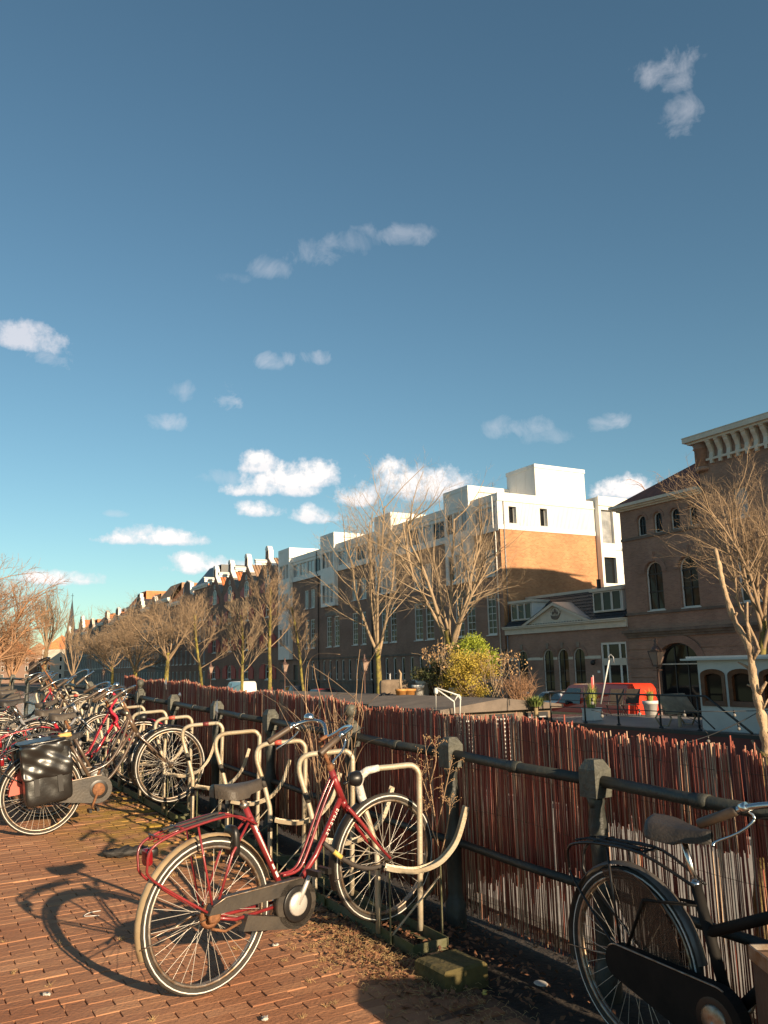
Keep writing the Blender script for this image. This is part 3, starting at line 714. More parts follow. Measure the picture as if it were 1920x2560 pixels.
for a, b in ba:
    window(B, X(a), X(b), Z(4.42), Z(7.16), .14, rise=.62, fw=.065, vx=(.5,), hz=(.74,.38), sill=.1, gm='glass_warm', thin=.07, bm='black_iron')
    mb = MB(); c = X((a+b)/2); ring(mb, c, Z(6.54), .66, .66, .3, -.06, 0); mb.box(c-.13, c+.13, -.12, -.0, Z(7.15), Z(7.75)); obj('arch_moulding', mb, M['brick_small'], B)
for a, b in tw:
    window(B, X(a), X(b), Z(8.7), Z(10.2), .1, fw=.08, hz=(.5,), sill=.1, gm='glass_curtain'); window(B, X(a+.2), X(b-.2), Z(4.42), Z(7.16), .1, rise=.6, fw=.09, vx=(.5,), hz=(.74,), sill=.1, gm='glass_warm')
mb = MB(); mb.box(0, XT, -.07, -.003, Z(8.56), Z(8.72)); mb.box(-.02, XE, -.08, -.003, Z(4.22), Z(4.36)); obj('stone_band', mb, M['stone_dark'], B)
mb = MB(); mb.box(-.2, XE, -.34, -.0, Z(3.22), Z(3.38)); mb.box(-.12, XE, -.22, -.0, Z(3.08), Z(3.22)); mb.box(-.05, XE, -.12, -.0, Z(2.94), Z(3.08)); obj('low_cornice', mb, M['stone_dark'], B)
for k in range(8):
    mb = MB()
    for (xa, xb) in ((0.0, X(32.15)), (X(29.06), XE)): mb.box(xa, xb, -.05, -.003, .15+k*.52, .15+k*.52+.46)
    if k < 8 and .15+k*.52+.46 < Z(2.95): obj('rusticated_course', mb, M['brick_wing'], B)
mb = MB(); ring(mb, X(30.6), Z(1.44), 1.45, 1.13, .45, -.1, -.05, 14); obj('entrance_moulding', mb, M['brick_red'], B)
e = window(B, X(32.05), X(29.16), .02, Z(2.56), .22, rise=1.12, fw=.1, vx=(.35,.65), hz=(.72,), fm='black_iron', gm='glass', thin=.07, name='entrance')
mb = MB(); mb.box(X(31.95), X(29.26), .16, .24, Z(1.4), Z(1.46)); obj('transom', mb, M['cream'], e)
mb = MB(); mb.box(-.45, XT, -.45, .2, Z(10.55), Z(10.72)); mb.box(-.3, XT, -.3, .1, Z(10.45), Z(10.55)); mb.box(-.15, XT, -.14, .1, Z(10.35), Z(10.45)); obj('wing_cornice', mb, M['cream'], B)
mb = MB(); mb.poly([(-.3,-.3,Z(10.72)),(XT,-.3,Z(10.72)),(XT,3.2,Z(13.0)),(3.1,3.2,Z(13.0))]); mb.poly([(-.3,-.3,Z(10.72)),(3.1,3.2,Z(13.0)),(3.1,7,Z(13.0)),(-.3,11,Z(10.72))]); mb.poly([(3.1,3.2,Z(13.0)),(XT,3.2,Z(13.0)),(XT,7,Z(13.0)),(3.1,7,Z(13.0))])
obj('wing_roof', mb, M['roof_red'], B)
mb = MB(); mb.box(XT-.5, XE, -.6, .4, Z(13.14), Z(13.4)); mb.box(XT-.3, XE, -.45, .3, Z(13.02), Z(13.14)); mb.box(XT-.52, XE, -.62, .4, Z(13.4), Z(13.44)); obj('tower_cornice', mb, M['cream'], B)
mb = MB(); mb.box(XT+.62, XE, -.2, -.022, Z(11.98), Z(12.1)); obj('bracket_band', mb, M['cream'], B)
mb = MB(); mb.lathe([(.42,0),(.42,1.0),(.5,1.05),(.44,1.12),(.5,1.3)], 14, (XT+.2, .12, Z(11.7))); mb.lathe([(.44,0),(.5,.12),(.42,.25)], 14, (XT+.2,.12,Z(11.5))); obj('corner_turret', mb, M['brick_wing'], B)
for k in range(16):
    x = XT+.95+k*.545
    mb = MB()
    prof = [(-.02,0),(-.2,0),(-.16,.12),(-.13,.3),(-.2,.5),(-.32,.68),(-.36,.8),(-.42,.86),(-.42,.94),(-.02,.94)]
    mb.prism(prof, lambda u,v,x=x:(x-.12,u,Z(12.1)+v), lambda u,v,x=x:(x+.12,u,Z(12.1)+v)); mb.box(x-.08, x+.08, -.2, -.02, Z(11.8), Z(11.98)); obj('bracket', mb, M['cream'], B)
mb = MB(); mb.poly([(XT-.3,-.4,Z(13.44)),(XE,-.4,Z(13.44)),(XE,4,Z(14.9)),(XT+3,4,Z(14.9))]); mb.poly([(XT-.3,-.4,Z(13.44)),(XT+3,4,Z(14.9)),(XT+3,7,Z(14.9)),(XT-.3,11,Z(13.44))]); obj('tower_roof', mb, M['roof_red'], B)
# ---------- D: four gabled warehouses with red shutters
def gable_house(name, label, sL, sR, zw, zap, group, wallm, roofm, gable='spout', shut=True, cols=1, rows=None, coping='white', depth=11, fine=True):
    B = bld(name, label, sL, group); w = sL-sR; c = w/2
    X = lambda s: sL-s
    rows = rows or [(.5,2.3),(4.1,5.9),(7.8,9.5)]
    arch = shut
    ops = []; cx = []
    ww = 1.75 if cols == 1 else min(1.05, w/cols*.55)
    for k in range(cols):
        xc = c+.35 if cols == 1 else w*(k+.5)/cols
        cx.append(xc)
    for (a, b) in rows:
        for xc in cx: ops.append((xc-ww/2, xc+ww/2, Z(a), Z(b), .7 if arch else 0))
    mb = MB(); wall_with_openings(mb, .0, w, 0, Z(zw), ops, 0., .18)
    # gable field above the eaves
    if gable in ('spout','neck','bell','step'):
        zn = zap-1.9
        if gable == 'spout': pts = [(0,Z(zw)),(w,Z(zw)),(w-.15,Z(zw)+.35),(c+.5,Z(zap-1.0)),(c+.42,Z(zap)),(c-.42,Z(zap)),(c-.5,Z(zap-1.0)),(.15,Z(zw)+.35)]
        elif gable == 'neck': pts = [(0,Z(zw)),(w,Z(zw)),(w,Z(zw)+.4),(c+w*.24,Z(zw)+.9),(c+w*.22,Z(zap-.5)),(c,Z(zap)),(c-w*.22,Z(zap-.5)),(c-w*.24,Z(zw)+.9),(0,Z(zw)+.4)]
        elif gable == 'bell': pts = [(0,Z(zw)),(w,Z(zw)),(w,Z(zw)+.6),(c+w*.3,Z(zw)+1.3),(c+w*.2,Z(zap-.5)),(c+w*.1,Z(zap)),(c-w*.1,Z(zap)),(c-w*.2,Z(zap-.5)),(c-w*.3,Z(zw)+1.3),(0,Z(zw)+.6)]
        else:
            pts = [(0,Z(zw)),(w,Z(zw))]; n = 4; h = (zap-zw)/n
            for i in range(n): pts += [(w-i*w*.11,Z(zw)+(i)*h),(w-i*w*.11,Z(zw)+(i+1)*h)]
            for i in reversed(range(n)): pts += [(i*w*.11,Z(zw)+(i+1)*h),(i*w*.11,Z(zw)+i*h)]
        mb.prism(pts, lambda u,v:(u,0,v), lambda u,v:(u,.35,v))
    shell(mb, 0, w, 0, depth, 0, Z(zw), top=True)
    obj('wall', mb, M[wallm], B)
    if gable == 'cornice':
        mb = MB(); mb.box(-.05, w+.05, -.35, .1, Z(zw), Z(zw)+.35); mb.box(0, w, -.2, .1, Z(zw)-.25, Z(zw)); obj('cornice', mb, M[coping], B)
        mb = MB(); mb.poly([(0,0,Z(zw)+.35),(w,0,Z(zw)+.35),(w-.5,2.2,Z(zap)),(.5,2.2,Z(zap))]); mb.box(.5, w-.5, 2.2, depth-1, Z(zw), Z(zap)); obj('roof', mb, M[roofm], B)
    else:
        zr = zap-.8
        mb = MB(); mb.quad((0,.3,Z(zw)+.1),(c,.3,Z(zr)),(c,depth,Z(zr)),(0,depth,Z(zw)+.1)); mb.quad((w,.3,Z(zw)+.1),(w,depth,Z(zw)+.1),(c,depth,Z(zr)),(c,.3,Z(zr)))
        r = obj('roof', mb, M[roofm], B)
        if fine:
            for sgn in (0, 1):
                mb = MB(); n = 26
                for i in range(n):
                    y = .4+i*(depth-.5)/n
                    a, b = ((0,Z(zw)+.1),(c,Z(zr))) if sgn == 0 else ((w,Z(zw)+.1),(c,Z(zr)))
                    mb.tube([(a[0],y,a[1]+.03),(b[0],y,b[1]+.03)], .07, 5)
                obj('tile_ribs', mb, M[roofm], r, kind='stuff')
        mb = MB()                                            # pale coping along the gable edge
        if gable == 'spout': pth = [(.0,Z(zw)-.05),(.15,Z(zw)+.42),(c-.54,Z(zap-1.0)),(c-.46,Z(zap)+.06),(c+.46,Z(zap)+.06),(c+.54,Z(zap-1.0)),(w-.15,Z(zw)+.42),(w,Z(zw)-.05)]
        else: pth = [(p[0],p[1]+.05) for p in (pts[2:] if gable != 'step' else pts[2:])]
        if gable == 'spout':                                  # shade on the lower part of each slope, painted in as grey
            for (i, j) in ((1,2),(6,5)):
                lw = MB(); a, b = Vector((pth[i][0],.26,pth[i][1])), Vector((pth[j][0],.26,pth[j][1])); mid_ = a.lerp(b,.62); lw.bar(a, mid_, .6, .15, (0,0,1)); pth[i] = (mid_.x, mid_.z); obj('shaded_lower_coping', lw, M['stone'], B)
            pth = pth[1:-1]
        for a, b in zip(pth, pth[1:]): mb.bar((a[0],.26,a[1]), (b[0],.26,b[1]), .6, .15, (0,0,1) if abs(a[0]-b[0]) > .05 else (1,0,0))
        if gable == 'spout': mb.prism(arc((c,Z(zap)+.1), .52, 0, math.pi, 8, lambda u,v:(u,v)), lambda u,v:(u,-.1,v), lambda u,v:(u,.5,v))
        obj('coping', mb, M[coping], B)
    if gable == 'spout':
        mb = MB(); mb.box(c-.12, c+.12, -1.5, 0, Z(zap-1.75), Z(zap-1.5)); mb.box(c-.26, c+.26, -1.55, 0, Z(zap-1.5), Z(zap-1.25)); mb.prism([(c-.34,Z(zap-1.25)),(c+.34,Z(zap-1.25)),(c,Z(zap-1.05))], lambda u,v:(u,-1.6,v), lambda u,v:(u,0,v)); obj('hoist_beam', mb, M['white'], B)
        window(B, c-.3+.2, c+.3+.2, Z(zap-2.75), Z(zap-2.1), -.07, rise=.25, fw=.07, gm='glass')
        window(B, c+.35-.85, c+.35+.85, Z(10.75), Z(12.85), -.07, rise=.7, fw=.12, vx=(.5,), hz=(.45,), gm='glass', thin=.07)
        for sg in (-1, 1):
            lo, hi = sorted((c+.35+sg*.92, c+.35+sg*(2.35 if sg < 0 else 1.9)))
            mb = MB(); mb.prism([(lo,Z(10.8)),(hi,Z(10.8)),(hi,Z(12.2 if sg < 0 else 11.6)),(lo,Z(11.6 if sg < 0 else 12.2))], lambda u,v:(u,-.1,v), lambda u,v:(u,-.03,v)); obj('shutter', mb, M['shutter'], B)
    for i, (a, b) in enumerate(rows):
        for xc in cx:
            window(B, xc-ww/2, xc+ww/2, Z(a), Z(b), .08, rise=.7 if arch else 0, fw=.12, vx=(.5,), hz=(.5,) if fine else (), sill=.12, gm='glass', thin=.07)
            if shut:
                for sg in (-1, 1):
                    x0 = xc+sg*(ww/2+.06); x1 = x0+sg*ww*.98
                    if x1 < .1 or x1 > w-.1: x1 = max(.1, min(w-.1, x1))
                    if abs(x1-x0) < .4: continue
                    lo, hi = min(x0,x1), max(x0,x1)
                    mb = MB(); pts2 = [(lo,Z(a)+.05),(hi,Z(a)+.05),(hi,Z(b)-(.55 if hi == x1 or sg > 0 else .0)),((lo+hi)/2,Z(b)-.1),(lo,Z(b)-(.55 if sg < 0 else .0))]
                    mb.prism(pts2, lambda u,v:(u,-.1,v), lambda u,v:(u,-.03,v)); obj('shutter', mb, M['shutter'], B)
    return B
wl = ['gabled warehouse with red shutters, first of the four next to the white bay building', 'gabled warehouse with red shutters, second of the four from the white bay building',
      'gabled warehouse with red shutters, third of the four from the white bay building', 'gabled warehouse with red shutters, farthest of the four from the white bay building']
for i in range(4):
    sR = 89.7+i*6.63 if i else 88.1
    gable_house('warehouse', wl[i], 89.7+(i+1)*6.63, sR+.02, 11.7, 15.75, 'gabled warehouses with red shutters', 'brick_red', ('roof_brown','roof_brown','roof_orange','roof_orange')[i],
                rows=[(.5,2.3),(4.1,5.9),(7.8,9.5),(10.75,12.85)][:3])
    # attic window in the gable is drawn by the house itself
# ---------- E: the row of canal houses that runs on to the left
M['paint_grey'] = mat('dark_grey_facade', (.17,.155,.14), .8, var=.2)
M['paint_brown'] = mat('brown_facade', (.24,.15,.11), .85, var=.25)
M['paint_pale'] = mat('pale_facade', (.42,.38,.32), .8, var=.15)
rh = random.Random(11); s = 116.3; i = 0
kinds = ['cornice','neck','cornice','cornice','bell','cornice','step','cornice','cornice','neck']
desc = {'neck':'neck gable','cornice':'flat cornice','bell':'bell gable','spout':'spout gable','step':'stepped gable'}
ordn = ['first','second','third','fourth','fifth','sixth','seventh','eighth','ninth','tenth','eleventh','twelfth','thirteenth','fourteenth','fifteenth','sixteenth','seventeenth','eighteenth','nineteenth','twentieth']
while s < 250 and i < 20:
    w = rh.uniform(5.6, 8.2); k = kinds[i % len(kinds)]; wm_ = rh.choice(['paint_grey','brick_red','paint_brown','paint_grey','brick_dark'])
    zw = rh.uniform(12.3, 14.2) if s < 175 else rh.uniform(11.0, 13.2)
    adj = {'paint_grey':'dark grey','brick_red':'dark brick','paint_brown':'brown','brick_dark':'brick'}[wm_]
    rows = [(-.9,1.6),(2.7,4.9),(6.0,7.9),(9.0,10.6)]
    gable_house('canal_house', '%s canal house with %s, %s in the row beyond the warehouses' % (adj, desc[k], ordn[i]), s+w, s+.02, zw, zw+rh.uniform(2.4,3.4), 'canal houses in the row beyond the warehouses', wm_,
                rh.choice(['roof_orange','roof_brown','roof_orange','roof_tile']), k, False, 3, rows, rh.choice(['white','cream','white']), 9, fine=False)
    s += w; i += 1
# far end of the canal: pale houses and a church spire
for j, (px, pw, ztop, dist, m_, rm, lab) in enumerate([(205,36,14.5,300,'paint_pale','roof_orange','pale house with orange roof beside the last grey canal houses'),
        (150,44,11.5,330,'paint_pale','roof_orange','low pale house with orange roof below the church spire'),(95,40,10,360,'paint_brown','roof_brown','brown house behind the wide elm at the far end of the canal'),(35,46,10,340,'paint_brown','roof_orange','brown house behind the reddish bare tree')]):
    d = pixdir(px, 1690); p = CAM + d*(dist/d.dot(fwd)); r = dist/F_PX*pw
    o = thing('end_house', lab, 'building', (p.x, p.y, STREET_Z), (0, 0, -rad(9))); mb = MB(); h = ztop-STREET_Z
    mb.box(-r, r, 0, 10, 0, h); obj('wall', mb, M[m_], o)
    mb = MB(); mb.prism([(-r*1.05,h),(r*1.05,h),(0,h+r*.8)], lambda u,v:(u,-.1,v), lambda u,v:(u,10,v)); obj('roof', mb, M[rm], o)
    for a in range(3):
        for b in range(3):
            q = MB(); x = (-.6+.6*a)*r; q.box(x-.5, x+.5, -.06, -.01, 1.5+b*3.3, 3.5+b*3.3); wq = obj('window', q, M['white'], o)
            q = MB(); q.box(x-.4, x+.4, -.08, -.062, 1.6+b*3.3, 3.4+b*3.3); obj('pane', q, M['glass'], wq)
d = pixdir(172, 1690); p = CAM + d*(420/d.dot(fwd))
o = thing('church', 'slender brick church tower with pointed spire at the end of the canal', 'church', (p.x, p.y, STREET_Z))
mb = MB(); mb.box(-3, 3, -3, 3, 0, 20); obj('tower', mb, M['brick_dark'], o)
mb = MB(); mb.lathe([(3.6,20),(2.2,25),(1.3,31),(.08,41)], 8, smooth=False); obj('spire', mb, M['roof_tile'], o)
mb = MB(); mb.tube([(0,0,41),(0,0,44)], .12, 5); mb.tube([(-.7,0,42.8),(.7,0,42.8)], .1, 5); obj('cross', mb, M['black_iron'], o)
# ================================================================== trees
def bare_tree(name, label, base, height, spread, tr, seed, fork=.3, limbs=7, up=.5, m_trunk='bark_moss', m_crown='twig', leader=True, twigs=(6,6,5), group='bare trees along the far quay', tw=.011, droop=0., lean=(0,0), lat=(.35,.85), up2=1., steep=None):
    rnd = random.Random(seed); o = thing(name, label, 'tree', base, None, group)
    tk, cr = MB(), MB()
    def branch(p, d, L, r, lv, mbq):
        n = (7,5,4,2,2)[min(lv,4)]; pts = [p.copy()]; q = p.copy(); dd = d.copy()
        for i in range(n):
            k = (.05,.125,.15,.15,.14)[min(lv,4)]
            dd = (dd + Vector((rnd.gauss(0,k), rnd.gauss(0,k), rnd.gauss(0,k*.7) + (((.10*up if lv < 2 else .10*up*up2) if lv else .05) - droop*(lv >= 2)*.22)))).normalized()
            q = q + dd*(L/n); pts.append(q.copy())
        end = r*(.55 if lv == 0 else .35)
        mbq.tube(pts, [r+(end-r)*i/n for i in range(n+1)], (8,6,4,3,3)[min(lv,4)], cap=False)
        return pts, dd
    H0 = height*fork
    root = Vector((0,0,-.1)); dl = Vector((lean[0],lean[1],1)).normalized()
    tp, td = branch(root, dl, height*(.8 if leader else fork*1.15), tr, 0, tk)
    # root flare
    tk.tube([(0,0,-.1),(0,0,.35)], [tr*1.35, tr*1.0], 8, cap=False)
    def along(pts, t):
        f_ = t*(len(pts)-1); i = min(int(f_), len(pts)-2); return pts[i].lerp(pts[i+1], f_-i), (pts[i+1]-pts[i]).normalized()
    def sub(pts, L, r, lv, nlist):
        if not nlist: return
        n = nlist[0]
        for k in range(n):
            t = .22+.78*(k+rnd.random())/n; t = min(t, .99)
            p, d = along(pts, t)
            a = d.orthogonal().normalized(); a.rotate(Matrix.Rotation(rnd.uniform(0,6.28), 3, d))
            nd = (d*rnd.uniform(.7,1.1) + a*rnd.uniform(*lat) + Vector((0,0,.22*up*up2))).normalized()
            l2 = L*rnd.uniform(.36,.62)*(1.15-t*.45); r2 = max(r*.36, tw)
            if lv >= 3: r2 = tw*.62
            pp, _ = branch(p, nd, l2, r2, lv, cr)
            sub(pp, l2, r2, lv+1, nlist[1:])
    for k in range(limbs):
        if leader:
            t = fork/.8 + (1-fork/.8)*(k+.3)/limbs; p, d = along(tp, min(t,.98)); L = spread*rnd.uniform(.8,1.1)*(1.25-t*.75)
            an = k*2.4+rnd.uniform(-.4,.4); el_ = rnd.uniform(.35,.8)*up*1.5
        else:
            t = rnd.uniform(.72,.99); p, d = along(tp, t); L = (height-H0)*rnd.uniform(.55,.8)
            an = k*6.283/limbs+rnd.uniform(-.3,.3); el_ = rnd.uniform(*steep) if steep else rnd.uniform(.35,2.3)*up*1.5
        nd = Vector((math.cos(an), math.sin(an), el_)).normalized()
        r1 = tr*(.26 if leader else .40)*rnd.uniform(.7,1.1)
        pp, _ = branch(p, nd, L, r1, 1, cr)
        sub(pp, L, r1, 2, twigs)
    if leader: sub(tp[-3:], height*.3, tr*.3, 2, twigs)
    obj('trunk', tk, M[m_trunk], o); obj('crown', cr, M[m_crown], o)
    return o
def far_tree(px, ptop, n, **k):
    s, z = S_at(px, 1660, n); st, zt = S_at(px, ptop, n)
    b = W(s, n, STREET_Z); return b, zt-STREET_Z
QN = -8.3
b, h = far_tree(948, 1195, QN); h *= 1.12; bare_tree('bare_tree', 'tall bare tree with mossy yellow trunk forking low, left of the leafy shrub', b, h, 4.2, .26, 21, fork=.24, limbs=5, up=1.2, leader=False, twigs=(13,7,5), tw=.0085, steep=(2.2,5.5), lat=(.5,1.05), up2=.4, m_crown='twig_pale')
b, h = far_tree(1152, 1200, QN); h *= 1.12; bare_tree('bare_tree', 'wide bare tree with several stems rising behind the leafy shrub', b, h, 5.0, .30, 35, fork=.30, limbs=7, up=1.1, leader=False, twigs=(12,7,5), tw=.0085, steep=(1.1,4.0), lat=(.5,1.1), up2=.35, m_crown='twig_pale')
b, h = far_tree(760, 1450, QN); bare_tree('bare_tree', 'young slim bare tree with straight yellow trunk before the bay building', b, h, 2.4, .13, 5, fork=.32, limbs=14, up=1.0, twigs=(8,6), m_crown='twig', tw=.014)
b, h = far_tree(672, 1395, QN); bare_tree('bare_tree', 'slender tall bare tree with mossy trunk before the first warehouse', b, h, 4.0, .2, 6, fork=.38, limbs=15, up=1.1, twigs=(8,6,3), m_crown='twig', tw=.016)
b, h = far_tree(607, 1480, QN); bare_tree('bare_tree', 'brush-shaped bare tree with dense golden twigs before the red shuttered warehouses', b, h, 4.2, .17, 9, fork=.26, limbs=15, up=1.2, twigs=(7,6,3), m_crown='twig_pale', tw=.017)
b, h = far_tree(508, 1480, QN); bare_tree('bare_tree', 'bare tree with mossy trunk before the farthest warehouse', b, h, 4.8, .2, 12, fork=.28, limbs=12, up=1.0, twigs=(7,5,3), m_crown='twig', tw=.02)
b, h = far_tree(417, 1425, QN); bare_tree('bare_tree', 'broad bare elm with thick trunk before the orange roofed canal houses', b, h, 7.5, .38, 14, fork=.30, limbs=9, up=.8, leader=False, twigs=(12,8,4), tw=.018, steep=(.3,2.4), lat=(.55,1.2), up2=.3)
b, h = far_tree(341, 1485, QN); bare_tree('bare_tree', 'bare tree with bright mossy trunk, second left of the farthest warehouse', b, h, 8.0, .4, 15, fork=.25, limbs=10, up=.55, leader=False, twigs=(12,8,4), tw=.02, steep=(.2,1.9), lat=(.55,1.2), up2=.3)
b, h = far_tree(283, 1530, QN); bare_tree('bare_tree', 'dim bare tree between the mossy trunk and the grey canal houses', b, h, 7.0, .3, 16, fork=.3, limbs=13, up=.6, leader=False, twigs=(9,9,4), tw=.026)
b, h = far_tree(183, 1530, QN); bare_tree('bare_tree', 'bare tree with three pale upright stems at the end of the grey canal houses', b, h, 6.0, .4, 18, fork=.15, limbs=5, up=2.2, leader=False, twigs=(7,5,3), tw=.04, m_trunk='bark')
b, h = far_tree(112, 1470, QN-2); bare_tree('bare_tree', 'tall dark bare elm with open round crown at the far end of the canal', b, h, 13.0, .75, 19, fork=.36, limbs=7, up=1.2, leader=False, twigs=(9,8,4), tw=.04, m_trunk='bark', m_crown='twig')
b, h = far_tree(1880, 1120, -7.4); bare_tree('bare_tree', 'dark mossy bare tree with dense twigs before the arched brick building', b, h, 4.0, .22, 23, fork=.36, limbs=8, up=1.1, leader=False, twigs=(12,8,5), tw=.008, steep=(.6,3.2), lat=(.5,1.1), up2=.5, m_trunk='bark_moss', m_crown='twig')
# reddish trees on the near bank at the left edge
for (px, dist, h, sp_, sd_, lab) in ((-85,46,9.4,5.0,41,'reddish bare tree with drooping twigs filling the edge of the view over the bridge railing'),(28,85,8.0,5,42,'low reddish bare tree with tangled twigs beyond the bridge railing')):
    d = pixdir(px, 1690); p = CAM + d*(dist/d.dot(fwd))
    bare_tree('bare_tree', lab, (p.x, p.y, -.3), h, sp_, .28, sd_, fork=.2, limbs=12, up=.85, leader=False, twigs=(11,9,6), tw=.014, m_trunk='bark', m_crown='twig_red', droop=.8, group='reddish trees at the bridge')
# weeping tree behind the arched building
b, h = far_tree(1728, 1120, 14.5); bare_tree('weeping_tree', 'reddish weeping bare tree peeping over the red tiled roof', b, h+1.2, 3.0, .25, 51, fork=.62, limbs=8, up=.7, leader=False, twigs=(7,5), m_crown='twig_red', droop=1.6, tw=.012, group='trees behind the roofs')

# ================================================================== street lamps, sign, vehicles on the far quay
M['lamp_iron'] = mat('lamp_iron', (.10,.055,.045), .5, var=.2)
M['lamp_glass'] = mat('lamp_glass', (.34,.24,.19), .15, spec=.7)
def lamp(px, n, label):
    s, _ = S_at(px, 1660, n); o = thing('street_lamp', label, 'street lamp', W(s, n, STREET_Z), None, 'crowned street lamps on the far quay')
    mb = MB(); mb.lathe([(.16,0),(.16,.3),(.11,.36),(.13,.7),(.08,.85),(.055,1.2),(.05,2.75),(.07,2.8),(.05,2.86)], 10); mb.tube([(-.28,0,2.72),(.28,0,2.72)], .018, 5)
    obj('post', mb, M['lamp_iron'], o)
    mb = MB(); 
    for (a, b) in ((0,1),(1,2),(2,3),(3,0)):
        cs = [(-1,-1),(1,-1),(1,1),(-1,1)]; p, q = cs[a], cs[b]
        mb.quad((p[0]*.13,p[1]*.13,2.95),(q[0]*.13,q[1]*.13,2.95),(q[0]*.24,q[1]*.24,3.5),(p[0]*.24,p[1]*.24,3.5))
    obj('lantern_glass', mb, M['lamp_glass'], o)
    mb = MB()
    for c in ((-1,-1),(1,-1),(1,1),(-1,1)): mb.tube([(c[0]*.13,c[1]*.13,2.93),(c[0]*.245,c[1]*.245,3.5)], .018, 5)
    mb.box(-.14, .14, -.14, .14, 2.86, 2.95); mb.box(-.27, .27, -.27, .27, 3.5, 3.56)
    obj('lantern_frame', mb, M['lamp_iron'], o)
    mb = MB(); mb.lathe([(.26,3.56),(.2,3.66),(.08,3.78),(.1,3.84),(.05,3.9),(.09,3.97),(.02,4.1)], 8); obj('crown', mb, M['lamp_iron'], o)
lamp(1643, -7.6, 'crowned street lamp before the arched entrance, beside the red van'); lamp(911, -7.6, 'crowned street lamp before the narrow ground floor windows of the bay building')
lamp(712, -7.6, 'crowned street lamp at the left corner of the bay building'); lamp(527, -7.6, 'crowned street lamp before the farthest warehouse'); lamp(259, -7.6, 'crowned street lamp before the distant grey canal houses')
M['sign_blue'] = mat('sign_blue', (.10,.20,.38), .5)
s, _ = S_at(975, 1690, -7.8); o = thing('parking_sign', 'blue and white parking sign on a pole beside the mossy tree trunk', 'sign', W(s, -7.8, STREET_Z), (0,0,-FA-math.pi/2-.5))
mb = MB(); mb.tube([(0,.03,0),(0,.03,2.7)], .03, 6); obj('pole', mb, M['zinc'], o)
mb = MB(); mb.box(-.28, .28, -.02, .02, 1.75, 2.65); bd = obj('board', mb, M['white'], o)
mb = MB(); mb.box(-.25, .25, -.028, -.022, 2.2, 2.6); mb.box(-.2, -.02, -.028, -.022, 1.85, 2.1); mb.box(.03, .2, -.028, -.022, 1.85, 2.1); obj('blue_field', mb, M['sign_blue'], bd)
mb = MB(); mb.box(-.07, -.03, -.034, -.03, 2.26, 2.54); ring(mb, -.03, 2.46, .04, .05, .04, -.034, -.03, 8); mb.box(-.03, .06, -.034, -.03, 2.38, 2.41); obj('letter', mb, M['white'], bd)

